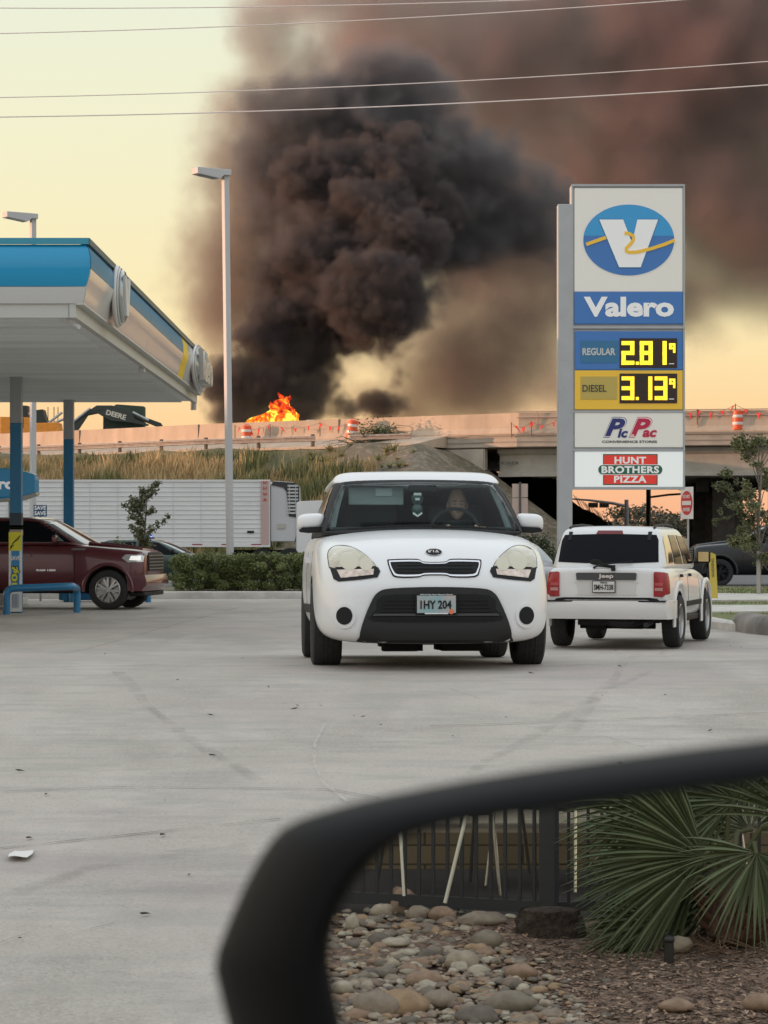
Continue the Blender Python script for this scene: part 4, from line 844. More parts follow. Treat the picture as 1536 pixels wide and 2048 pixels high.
# ---- silver sport utility seen from behind
def silver_suv():
    silver = paint('silver_paint', (.72, .715, .70), .18, .3); fl = paint('flare_silver', (.66, .66, .65), .15, .36)
    root = empty('sport_utility_car', (3.05, 34.3, .012), 'silver boxy sport utility car seen from behind under the price sign', 'car', rz=R(-15.2))
    st = [(.0, .60, .62, .72, .78, .70, 1.04, 1.10), (.02, .56, .76, .82, .78, .76, 1.10, 1.14), (.12, .45, .80, .865, .78, .80, 1.12, 1.16), (.6, .40, .82, .885, .72, .82, 1.12, 1.16), (1.6, .36, .80, .87, .70, .82, 1.10, 1.14), (2.6, .36, .80, .87, .70, .82, 1.08, 1.12),
          (3.3, .36, .80, .87, .72, .78, 1.06, 1.10), (4.1, .40, .80, .86, .72, .72, .98, 1.04), (4.4, .45, .74, .80, .72, .62, .90, .98), (4.46, .5, .6, .7, .7, .5, .85, .9)]
    body = loft_body(st, 'body', [silver, M['dark']], root); arches(body, (.92, 3.58), (.43, .36), .86)
    cab = loft_cabin([(1.05, .04, 3.25, .80), (1.12, .05, 3.15, .80), (1.35, .13, 2.85, .76), (1.58, .25, 2.5, .70), (1.66, .32, 2.3, .66), (1.70, .55, 2.1, .5)], 'cabin', [silver, M['dark']], root, bow0=.07, bow1=.1)
    bc = bvh_of(cab, body); bb = bvh_of(body)
    rw = [(-.70, 1.20), (-.675, 1.50), (-.64, 1.575), (0, 1.59), (.64, 1.575), (.675, 1.50), (.70, 1.20), (.3, 1.185), (-.3, 1.185)]
    w = shell(bc, rw, 'front', 'rear_window', tint_glass, root, off=.008, thick=.02)
    shell(bc, [(-.19, 1.585), (-.17, 1.635), (.17, 1.635), (.19, 1.585)], 'front', 'high_brake_light', mat('brake_strip', (.16, .02, .02), .3), root, off=.012, thick=.03)
    for s in (-1, 1): shell(bc, [(s * .53, 1.50), (s * .53, 1.62), (s * .58, 1.62), (s * .58, 1.50)][::s], 'front', 'glass_hinge', trim, w, off=.02, thick=.03)
    mb = MB(); mb.tube([(.10, .02, 1.10), (.08, -.03, 1.15), (-.1, .0, 1.17), (.36, .03, 1.205)], .012, 6); mb.box((.10, -.02, 1.12), (.05, .06, .08)); mb.build('wiper', M['dark'], root)
    mb = MB(); mb.tube([(.1, .0, 1.13), (-.12, -.01, 1.15), (-.18, .0, 1.12)], .014, 6); mb.sphere((-.15, .01, 1.2), (.09, .01, .04)); mb.build('washer_nozzle', M['dark'], root)
    tl = [(.655, .73), (.655, 1.06), (.68, 1.07), (.80, 1.06), (.812, .75), (.78, .725)]
    for s in (-1, 1):
        pl = [(s * x, z) for x, z in tl][::s]; t = shell(bc, pl, 'front', 'tail_light', lens_red, root, off=.022, thick=.05)
        for z, m_ in ((.90, mat('lens_pink', (.42, .07, .07), .15, coat=.4)), (.83, bpy.data.materials['clear_lens'])):
            pz_ = [(s * .67, z - .022), (s * .67, z + .02), (s * .78, z + .02), (s * .78, z - .022)][::s]; shell(bc, pz_, 'front', 'lamp_cell', m_ if z > .85 else mat('lens_dim', (.45, .22, .2), .15, coat=.4), t, off=.026, thick=.01)
        side = 'right' if s > 0 else 'left'; shell(bb, [(.02, .75), (.02, 1.06), (.14, 1.05), (.13, .77)], side, 'lens_side', lens_red, t, off=.014, thick=.03)
    lb = shell(bc, [(-.41, .955), (-.42, 1.045), (-.39, 1.055), (.39, 1.055), (.42, 1.045), (.41, .955)], 'front', 'licence_lamp_bar', mat('bar_grey', (.05, .05, .05), .4), root, off=.03, thick=.05)
    text('Jeep', 'badge_letters', M['chrome'], lb, face_y(0, bc.ray_cast(Vector((0, -5, 1.0)), Vector((0, 1, 0)))[0].y - .032, 1.003), .21, .07, .005, bold=.03)
    py_ = bc.ray_cast(Vector((0, -5, .87)), Vector((0, 1, 0)))[0].y - .03
    shell(bc, smooth_poly([(-.41, .93), (.40, .93), (.41, .90), (.40, .77), (.37, .745), (-.36, .745), (-.39, .77), (-.41, .90)], 2), 'front', 'plate_recess', paint('recess_silver', (.60, .58, .55), .1, .4), root, off=.008, thick=.02)
    mb = MB(); mb.box((-.03, py_, .862), (.32, .02, .165)); pl = mb.build('number_plate', trim, root, smooth=None); mb = MB(); mb.box((-.03, py_ - .012, .862), (.30, .006, .145)); mb.build('plate_sheet', mat('plate_white', (.62, .6, .56), .5), pl, smooth=None)
    text('SMH·7338'.replace('·', '-'), 'plate_number', M['dark'], pl, face_y(-.03, py_ - .016, .855), .27, .075, .004, bold=.02); text('TEXAS', 'state_name', M['dark'], pl, face_y(-.03, py_ - .016, .918), .10, .022, .004, bold=.02)
    shell(bc, [(-.74, .668), (-.70, .70), (-.60, .715), (.60, .715), (.70, .70), (.74, .668), (.66, .665), (.56, .685), (-.56, .685), (-.66, .665)], 'front', 'tailgate_gap', M['dark'], root, off=.006, thick=.02, step=.04)
    # bumper
    mb = MB()
    def bf(u, v):
        a = (u - .5) * 2; x = .885 * max(-1, min(1, a * 1.14)); wrap = max(0, abs(a) - .86) / .14; y = -.10 + .05 * a * a + wrap * .62; z = .42 + .25 * v; yo = .03 * math.cos(v * pi * 2) * 0 - .02 * sin(v * pi); return (x + (.01 if a > 0 else -.01) * wrap, y + yo + .05 * (1 - v) * (wrap < .1), z)
    mb.grid(bf, 36, 6); b_ = mb.build('bumper', silver, root, smooth=40); sd_ = b_.modifiers.new('s', 'SOLIDIFY'); sd_.thickness = .05; sd_.offset = -1; bake(b_)
    mb = MB(); mb.box((0, .04, .665), (1.66, .26, .02)); mb.build('bumper_step', trim, root, smooth=None)
    for s in (-1, 1):
        side = 'right' if s > 0 else 'left'
        shell(bc, [(.32, 1.18), (.40, 1.50), (.50, 1.56), (.86, 1.56), (.88, 1.18)], side, 'quarter_window', tint_glass if s < 0 else mat('glass_painted_reflection', (.25, .22, .14), .06, .25, coat=1), root, off=.008, thick=.02)  # right pane has its cream reflection put into the base colour
        shell(bc, [(.98, 1.17), (.98, 1.57), (1.55, 1.57), (1.72, 1.16)], side, 'rear_door_window', tint_glass, root, off=.008, thick=.02); shell(bc, [(1.86, 1.16), (1.68, 1.57), (2.25, 1.55), (2.85, 1.16)], side, 'front_door_window', tint_glass, root, off=.008, thick=.02)
        for y in (.98, 1.80, 2.95): shell(bb, [(y, .45), (y, 1.09), (y + .014, 1.09), (y + .014, .45)], side, 'door_gap', M['dark'], root, off=.003, thick=.01, step=.1)
        for y in (1.1, 1.95): shell(bb, [(y, .98), (y, 1.02), (y + .14, 1.02), (y + .14, .98)], side, 'door_handle', M['dark'], root, off=.03, thick=.03)
        shell(bb, [(1.42, .56), (1.42, .63), (3.05, .63), (3.05, .56)], side, 'door_moulding', trim, root, off=.025, thick=.04)
        mb = MB(); mb.box((s * .80, 2.25, .385), (.08, 1.9, .09)); mb.build('sill', trim, root, bevel=.02)
        for yc in (.92, 3.58):
            mb = MB()
            def ff(u, v, yc=yc):
                a = pi * (-.06 + 1.12 * u); sq = 1 + .10 * abs(sin(2 * a)); r = (.445 + .075 * v) * sq; return (s * (.862 + .022 * (1 - abs(2 * v - 1) ** 3)), yc - cos(a) * r, .40 + sin(a) * r)
            mb.grid(ff, 24, 4); f_ = mb.build('fender_flare', fl, root, smooth=50); k = f_.modifiers.new('s', 'SOLIDIFY'); k.thickness = .03; k.offset = 0; bake(f_)
            wheel(root, s * .79, yc, .37, .245, s, silver_rim, 5)
        mb = MB(); mb.tube([(s * .59, .45, 1.67), (s * .59, .65, 1.70), (s * .59, 1.4, 1.715), (s * .58, 2.1, 1.70), (s * .57, 2.25, 1.67)], .016, 8); mb.build('roof_rail', trim, root)
        mb = MB(); mb.box((s * .955, 2.78, 1.25), (.19, .10, .19)); dm = mb.build('door_mirror', trim, root, smooth=60, bevel=.04, seg=3); mb = MB(); mb.box((s * .955, 2.725, 1.255), (.15, .006, .14)); mb.build('mirror_glass', mat('mirror_painted_glow', (.75, .55, .25), .2, .3), dm, smooth=None)  # warm reflection is put into the mirror glass as an amber colour
        mb = MB(); mb.cyl((s * .8, 2.8, 1.17), (s * .94, 2.8, 1.19), .03); mb.build('mirror_arm', trim, dm)
    mb = MB(); mb.tube([(-.1, .75, 1.70), (-.1, .72, 1.77)], .012, 6); mb.build('aerial', M['dark'], root)
    underbody(root, .15, 4.3, .74, .33, .55, (.92, 3.58)); mb = MB(); mb.sphere((.18, .35, .38), (.3, .28, .09)); mb.cyl((.55, -.02, .34), (.55, .5, .36), .035); mb.build('spare_wheel', M['rubber'], root)
    return root
silver_suv()

# ---- dark red pickup at the pumps
def pickup(name, loc, rz, label, col, L=5.8, detail=True, cabx=(2.3, 1.3, 4.4), groups=None):
    pt = paint(name + '_paint', col, .15, .28); root = empty(name, loc, label, 'pickup truck', rz=rz)
    st = [(.0, .50, .70, .80, .80, .72, 1.12, 1.18), (.05, .42, .84, .93, .80, .84, 1.20, 1.27), (.25, .34, .90, .985, .80, .90, 1.24, 1.31), (1.0, .34, .92, 1.0, .82, .93, 1.30, 1.37), (1.5, .34, .92, 1.0, .84, .95, 1.36, 1.42), (2.4, .36, .92, 1.0, .85, .95, 1.36, 1.40),
          (4.2, .38, .92, 1.0, .85, .96, 1.36, 1.38), (L - .15, .42, .92, 1.0, .85, .95, 1.36, 1.38), (L, .5, .86, .95, .85, .9, 1.30, 1.34)]
    body = loft_body(st, 'body', [pt, M['dark']], root); wy = (.80, L - 1.2); arches(body, wy, (.50, .43), .97)
    cab = loft_cabin([(1.30, 1.22, 4.15, .93), (1.42, 1.36, 4.12, .92), (1.70, 1.86, 4.05, .84), (1.90, 2.20, 3.95, .76), (1.965, 2.38, 3.85, .70), (1.985, 2.7, 3.6, .5)], 'cabin', pt, root, bow0=.15)
    bc = bvh_of(cab); bb = bvh_of(body)
    shell(bc, [(-.80, 1.40), (-.69, 1.86), (0, 1.90), (.69, 1.86), (.80, 1.40)], 'front', 'windscreen', mat('screen_glass', (.10, .12, .12), .04, .3, coat=1), root, off=.008, thick=.02)
    for s in (-1, 1):
        side = 'right' if s > 0 else 'left'
        shell(bc, [(1.62, 1.44), (2.26, 1.86), (2.72, 1.90), (2.76, 1.44)], side, 'front_door_window', tint_glass, root, off=.008, thick=.02); shell(bc, [(2.86, 1.44), (2.84, 1.90), (3.6, 1.88), (3.72, 1.44)], side, 'rear_door_window', tint_glass, root, off=.008, thick=.02)
        if detail: shell(bc, [(1.78, 1.46), (1.98, 1.62), (2.00, 1.46)], side, 'quarter_glass', mat('pale_glass', (.16, .22, .2), .1, coat=1), root, off=.02, thick=.01)
        for y in (1.52, 2.80, 3.85): shell(bb, [(y, .45), (y, 1.34), (y + .014, 1.34), (y + .014, .45)], side, 'door_gap', M['dark'], root, off=.003, thick=.01, step=.1)
        for y in (2.48, 3.5): shell(bb, [(y, 1.13), (y, 1.18), (y + .2, 1.18), (y + .2, 1.13)], side, 'door_handle', pt, root, off=.035, thick=.03)
        for y in wy:
            wheel(root, s * .87, y, .425, .28, s, silver_rim if detail else trim, 6, rimr=.66, twin=True)
            mb = MB()
            def ff(u, v, yc=y):
                a = pi * (-.03 + 1.06 * u); r = .505 + .07 * v; return (s * (.992 + .02 * sin(v * pi)), yc - cos(a) * r, .43 + sin(a) * r)
            mb.grid(ff, 24, 3); f_ = mb.build('wheel_arch_lip', pt, root, smooth=50); k = f_.modifiers.new('s', 'SOLIDIFY'); k.thickness = .03; bake(f_)
        mb = MB(); mb.box((s * 1.12, 1.92, 1.50), (.2, .1, .17)); dm = mb.build('door_mirror', pt, root, smooth=60, bevel=.04, seg=3); mb = MB(); mb.tube([(s * .9, 1.95, 1.42), (s * 1.08, 1.93, 1.43)], .035, 8); mb.build('mirror_arm', trim, dm)
        shell(bb, [(1.3, 1.27), (1.3, 1.31), (1.6, 1.31), (1.6, 1.27)], side, 'fender_vent', mat('vent_grey', (.25, .25, .25), .4, .6), root, off=.006, thick=.01)
        if detail:
            h = shell(bb, [(.05, 1.02), (.04, 1.17), (.42, 1.18), (.50, 1.10), (.36, 1.01)], side, 'headlight', mat('lamp_chrome', (.6, .6, .6), .15, .5, coat=1), root, off=.012, thick=.02)
            shell(bb, [(.10, 1.05), (.10, 1.145), (.30, 1.15), (.34, 1.06)], side, 'lamp_bulb', mat('lamp_glow', (.9, .9, .88), .2, emit=(1, .97, .9), estr=.5), h, off=.018, thick=.01)
            shell(bb, [(.22, .58), (.22, .64), (.34, .66), (.34, .59)], side, 'foglight', M['chrome'], root, off=.01, thick=.01)
            text('RAM 1500', 'side_letters', M['chrome'], root, Matrix(((0, 0, s, s * 1.004), (s, 0, 0, 2.15), (0, 1, 0, .84), (0, 0, 0, 1))), .42, .045, .006, bold=.03)
    g = shell(bb, [(-.62, .82), (-.66, 1.14), (-.5, 1.22), (.5, 1.22), (.66, 1.14), (.62, .82)], 'front', 'grille', trim, root, off=.02, thick=.05)
    for k in range(5): shell(bb, [(-.6, .86 + .07 * k), (-.6, .885 + .07 * k), (.6, .885 + .07 * k), (.6, .86 + .07 * k)], 'front', 'grille_bar', mat('grille_steel', (.16, .16, .16), .4, .5), g, off=.035, thick=.015, step=.1)
    mb = MB()
    def bf(u, v):
        a = (u - .5) * 2; x = .97 * max(-1, min(1, a * 1.15)); wrap = max(0, abs(a) - .87) / .13; y = -.07 + .09 * a * a + wrap * .40; return (x, y - .04 * sin(v * pi) + .06 * (v < .2), .40 + .34 * v)
    mb.grid(bf, 30, 6); b_ = mb.build('bumper', pt, root, smooth=50); k = b_.modifiers.new('s', 'SOLIDIFY'); k.thickness = .06; k.offset = -1; bake(b_)
    mb = MB(); mb.box((0, .2, .34), (1.7, .34, .10)); mb.build('air_dam', trim, root, bevel=.03)
    for s in (-1, 1): mb = MB(); mb.tube([(s * .42, .18, 1.27), (s * .45, .8, 1.35), (s * .5, 1.35, 1.41)], .035, 8); mb.build('bonnet_ridge', pt, root)
    mb = MB(); mb.box((0, L / 2, .45), (1.5, L - .5, .22)); mb.build('underbody', M['dark'], root, smooth=None)
    return root
pickup('pickup_truck', (-4.93, 54.0, 0), R(81), 'dark red pickup truck parked side on beneath the fuel station canopy', (.10, .012, .018))
bk = pickup('dark_pickup', (P(1395, 0, 78).x, 79.5, 0), R(-92), 'black pickup truck on the street behind the small tree at the right edge', (.008, .009, .011), detail=False)

def sedan(name, loc, rz, label, col, police=False):
    pt = paint(name + '_paint', col, .1, .3); root = empty(name, loc, label, 'car', rz=rz)
    st = [(.0, .32, .55, .65, .52, .55, .68, .74), (.05, .24, .74, .84, .54, .72, .80, .86), (.4, .2, .82, .92, .6, .82, .90, .96), (1.2, .2, .84, .93, .66, .85, .98, 1.04), (2.4, .22, .84, .93, .66, .85, 1.0, 1.03), (4.2, .22, .84, .93, .68, .84, 1.02, 1.06), (4.75, .3, .74, .85, .66, .72, .94, 1.0), (4.82, .4, .6, .7, .66, .6, .9, .94)]
    body = loft_body(st, 'body', [pt, M['dark']], root); arches(body, (.95, 3.85), (.39, .35), .9)
    cab = loft_cabin([(.95, 1.15, 4.4, .80), (1.05, 1.35, 4.35, .79), (1.28, 1.85, 4.2, .70), (1.42, 2.2, 4.0, .62), (1.47, 2.5, 3.7, .5)], 'cabin', pt, root, bow0=.14); bc = bvh_of(cab)
    shell(bc, [(-.68, 1.05), (-.58, 1.37), (0, 1.40), (.58, 1.37), (.68, 1.05)], 'front', 'windscreen', mat('screen_pale', (.15, .20, .20), .04, .2, coat=1), root, off=.008, thick=.02)
    for s in (-1, 1):
        side = 'right' if s > 0 else 'left'
        shell(bc, [(1.75, 1.05), (2.25, 1.36), (2.85, 1.39), (2.88, 1.05)], side, 'front_door_window', tint_glass, root, off=.008, thick=.02); shell(bc, [(2.96, 1.05), (2.95, 1.39), (3.6, 1.36), (3.9, 1.06)], side, 'rear_door_window', tint_glass, root, off=.008, thick=.02)
        for y in (.95, 3.85): wheel(root, s * .80, y, .34, .225, s, silver_rim, 5)
        mb = MB(); mb.box((s * .98, 1.75, 1.10), (.18, .09, .13)); dm = mb.build('door_mirror', trim if police else pt, root, smooth=60, bevel=.035, seg=3); mb = MB(); mb.cyl((s * .8, 1.78, 1.03), (s * .95, 1.76, 1.06), .03); mb.build('mirror_arm', trim, dm)
    mb = MB(); mb.box((0, 2.4, .3), (1.4, 4.2, .16)); mb.build('underbody', M['dark'], root, smooth=None)
    if police:
        mb = MB(); mb.box((0, 2.75, 1.50), (1.15, .28, .05)); lb = mb.build('light_bar', trim, root, bevel=.02)
        for k, (x, c) in enumerate(((-.42, (.10, .25, 1)), (-.2, (.08, .2, 1)), (.1, (.6, .7, 1)), (.36, (.3, .4, .9)))):
            mb = MB(); mb.box((x, 2.75, 1.565), (.2, .24, .09)); mb.build('beacon', mat('beacon', (.1, .2, .9), .2, emit=c, estr=(5, 3, 1.2, .5)[k]), lb, bevel=.02)
        mb = MB(); mb.box((0, -.03, .62), (.9, .08, .30)); pb = mb.build('push_bar', trim, root, bevel=.03)
        for x in (-.3, .3): mb = MB(); mb.box((x, -.08, .72), (.12, .03, .05)); mb.build('grille_light', mat('blue_lamp', (.1, .2, .9), .2, emit=(.15, .3, 1), estr=4), pb, smooth=None)
    return root
sedan('police_car', (P(476, 0, 78).x, 76.5, .01), R(84), 'dark green police car with blue roof lights behind the hedge and the sapling', (.02, .04, .032), True)
sedan('grey_sedan', (P(1066, 0, 52).x, 50.5, .0), R(12), 'grey sedan showing only its windscreen between the white hatchback and the silver car', (.28, .29, .31))

# ---- lorry with refrigerated trailer
def lorry():
    D = 110.0; XL = P(-140, 0, D).x; XR = P(540, 0, D).x; tw = mat('trailer_white', (.74, .735, .71), .45, var=.05, vscale=.6); root = empty('articulated_lorry', ((XL + XR) / 2, D, 0), 'white refrigerated lorry parked along the foot of the grass embankment', 'lorry'); ox = (XL + XR) / 2
    x0, x1 = XL - ox, XR - ox
    mb = MB(); mb.box(((x0 + x1) / 2, 1.3, 2.56), (x1 - x0, 2.58, 2.85)); box = mb.build('trailer_body', tw, root, smooth=None, bevel=.04)
    for k in range(13):
        mb = MB(); mb.box(((x0 + x1) / 2, 0.0, 1.32 + .2 * k), (x1 - x0 - .3, .03, .018)); mb.build('panel_rib', mat('rib_grey', (.62, .62, .60), .5), box, smooth=None)
    n = int((x1 - x0) / 1.22)
    for k in range(1, n): mb = MB(); mb.box((x1 - k * 1.22 - .6, -.002, 2.56), (.02, .03, 2.7)); mb.build('panel_seam', bpy.data.materials['rib_grey'], box, smooth=None)
    mb = MB(); mb.box(((x0 + x1) / 2, .0, 4.0), (x1 - x0 + .02, .06, .10)); mb.build('top_rail', mat('rail_white', (.72, .70, .66), .5), box, smooth=None)
    mb = MB(); mb.box(((x0 + x1) / 2, .0, 1.17), (x1 - x0 + .02, .08, .16)); mb.build('bottom_rail', tw, box, smooth=None)
    for k in range(12): mb = MB(); mb.box((x1 - .6 - k * 1.3, -.045, 1.2), (.45, .01, .05)); mb.build('reflective_tape', mat('tape_red', (.35, .03, .05), .5), box, smooth=None)
    mb = MB(); mb.box((x1 - .22, -.03, 2.6), (.36, .07, 2.8)); fp = mb.build('front_post', mat('post_pinkish', (.50, .36, .33), .5), root, smooth=None)
    text('2 2 3 4', 'fleet_number', mat('number_red', (.5, .08, .06), .6), fp, Matrix.Translation((x1 - .22, -.075, 3.55)) @ Matrix.Rotation(R(90), 4, 'X') @ Matrix.Rotation(R(-90), 4, 'Z'), .9, .17, .006, bold=.02)
    mb = MB(); mb.box((x1 - .85, -.05, 1.75), (.3, .01, .1)); mb.build('decal', trim, box, smooth=None)
    mb = MB(); mb.prism([(0, 0), (0, 2.55), (.12, 2.68), (.9, 2.62), (1.1, 2.45), (1.14, .9), (.95, .0)], .25, 2.3, lambda a, b, d: (x1 + .02 + a * 1.12, d, 1.32 + b)); ru = mb.build('refrigeration_unit', mat('unit_white', (.55, .55, .55), .4), root, smooth=None, bevel=.04)
    mb = MB(); mb.prism([(0.02, 2.50), (.10, 2.66), (.95, 2.60), (1.13, 2.42), (1.13, 1.05), (.72, 1.12), (.62, 2.2), (.5, 2.38)], .21, .30, lambda a, b, d: (x1 + .02 + a * 1.12, d, 1.32 + b)); mb.build('unit_trim', mat('unit_black', (.03, .03, .035), .4), ru, smooth=None)
    for k in range(9): mb = MB(); mb.box((x1 + 1.0, .18, 2.58 + k * .15), (.46, .07, .07)); mb.build('vent_slat', mat('slat_white', (.6, .6, .58), .5), ru, smooth=None)
    for x in (.85, 1.12): mb = MB(); mb.box((x1 + x, .17, 3.2), (.03, .05, 1.3)); mb.build('vent_bar', bpy.data.materials['slat_white'], ru, smooth=None)
    mb = MB(); mb.box((x1 + .5, .22, 2.0), (.35, .02, .22)); mb.build('warning_label', mat('label_grey', (.45, .42, .36), .6), ru, smooth=None)
    mb = MB(); mb.box((x1 + 1.2, 1.3, .8), (5.8, .9, .3)); mb.build('chassis', M['dark'], root, smooth=None)
    cx0 = P(592, 0, D).x - ox
    mb = MB(); mb.prism([(0, .7), (0, 2.95), (.08, 3.1), (1.75, 3.15), (1.95, 2.95), (2.5, 2.0), (3.9, 1.75), (4.1, 1.5), (4.15, .6)], .1, 2.45, lambda a, b, d: (cx0 + a, d, b)); cb = mb.build('cab', tw, root, smooth=None, bevel=.08, seg=3)
    mb = MB(); mb.box((cx0 + 1.15, .06, 2.72), (.14, .05, .26)); mb.build('cab_lamp', mat('amber_marker', (.7, .55, .2), .4), cb, smooth=None)
    mb = MB(); mb.prism([(1.2, 2.0), (1.25, 2.75), (1.8, 2.75), (2.3, 2.0)], .07, .11, lambda a, b, d: (cx0 + a, d, b)); mb.build('cab_window', tint_glass, cb, smooth=None)
    for x in (x0 + 1.6, x0 + 2.9, cx0 - .3, cx0 - 1.5, cx0 + 3.1):
        for y in (.2, 2.3):
            mb = MB(); mb.lathe([(.01, -.16), (.28, -.16), (.3, -.12), (.5, -.14), (.52, -.1), (.52, .1), (.5, .14), (.3, .12), (.01, .12)], (x, y, .52), (0, 1, 0), 28); mb.build('wheel', M['rubber'], root)
lorry()

# ---- excavator behind the barrier
def excavator():
    D = 176.0; pp = lambda px, py: (P(px, py, D).x, P(px, py, D).z); r = P(120, 860, D); root = empty('excavator', r, 'orange and black excavator with a lettered boom behind the highway barrier', 'excavator'); ora = mat('machine_orange', (.85, .30, .03), .5, var=.12); blk = mat('machine_black', (.03, .035, .03), .5)
    def pr(name, pts, y0, y1, m, par=root, bev=.03):
        mb = MB(); mb.prism([pp(*q) for q in pts], y0, y1, lambda a, b, d: (a - r.x, d, b - r.z)); return mb.build(name, m, par, smooth=None, bevel=bev)
    pr('engine_cover', [(5, 835), (5, 868), (58, 868), (58, 836)], -1.2, 1.2, ora); pr('engine_cover', [(36, 870), (36, 838), (60, 836), (72, 848), (120, 846), (124, 870)], -1.3, 1.1, ora)
    for k in range(6): pr('vent', [(41, 838 + 3.4 * k), (53, 838 + 3.4 * k), (53, 839.6 + 3.4 * k), (41, 839.6 + 3.4 * k)], -1.34, -1.3, blk, bev=0)
    pr('cab', [(38, 812), (36, 838), (60, 838), (60, 813)], -1.2, 0, blk); pr('machine_body', [(72, 848), (74, 822), (90, 820), (94, 836), (100, 848)], -1.2, .4, blk)
    pr('boom', [(140, 860), (150, 842), (196, 812), (226, 812), (262, 820), (270, 838), (300, 850), (296, 853), (262, 846), (222, 842), (198, 828), (178, 832), (158, 862)], -.9, -.4, mat('boom_green', (.035, .045, .035), .45))
    pr('stick', [(234, 812), (256, 822), (322, 846), (326, 852), (314, 854), (250, 828), (228, 818)], -.3, .1, blk)
    pr('counterweight', [(205, 822), (205, 862), (287, 862), (287, 812), (232, 808)], .3, 1.6, mat('machine_green', (.035, .06, .035), .6), bev=.05)
    for (a, b) in (((100, 848), (128, 826)), ((146, 848), (184, 818)), ((268, 826), (300, 842)), ((100, 852), (140, 836)), ((60, 830), (82, 828))):
        A_, B_ = pp(*a), pp(*b); mb = MB(); mb.cyl((A_[0] - r.x, -1.0, A_[1] - r.z), (B_[0] - r.x, -1.0, B_[1] - r.z), .09, n=8); mb.build('hydraulic_ram', M['steel'], root)
    a = pp(235, 831); text('DEERE', 'boom_letters', mat('letter_cream', (.7, .64, .52), .6), root, Matrix.Translation((a[0] - r.x, -.93, a[1] - r.z)) @ Matrix.Rotation(R(90), 4, 'X') @ Matrix.Rotation(R(-16), 4, 'Z'), 1.42, .36, .02, bold=.035)
    for px in (96, 108, 116): A_ = pp(px, 814); mb = MB(); mb.cyl((A_[0] - r.x, 0, A_[1] - r.z), (A_[0] - r.x, 0, pp(px, 848)[1] - r.z), .03, n=6); mb.build('handrail', blk, root)
    mb = MB(); mb.box((.0, 0, -1.1), (7.5, 3.0, .9)); mb.build('tracks', blk, root, bevel=.2)
excavator()
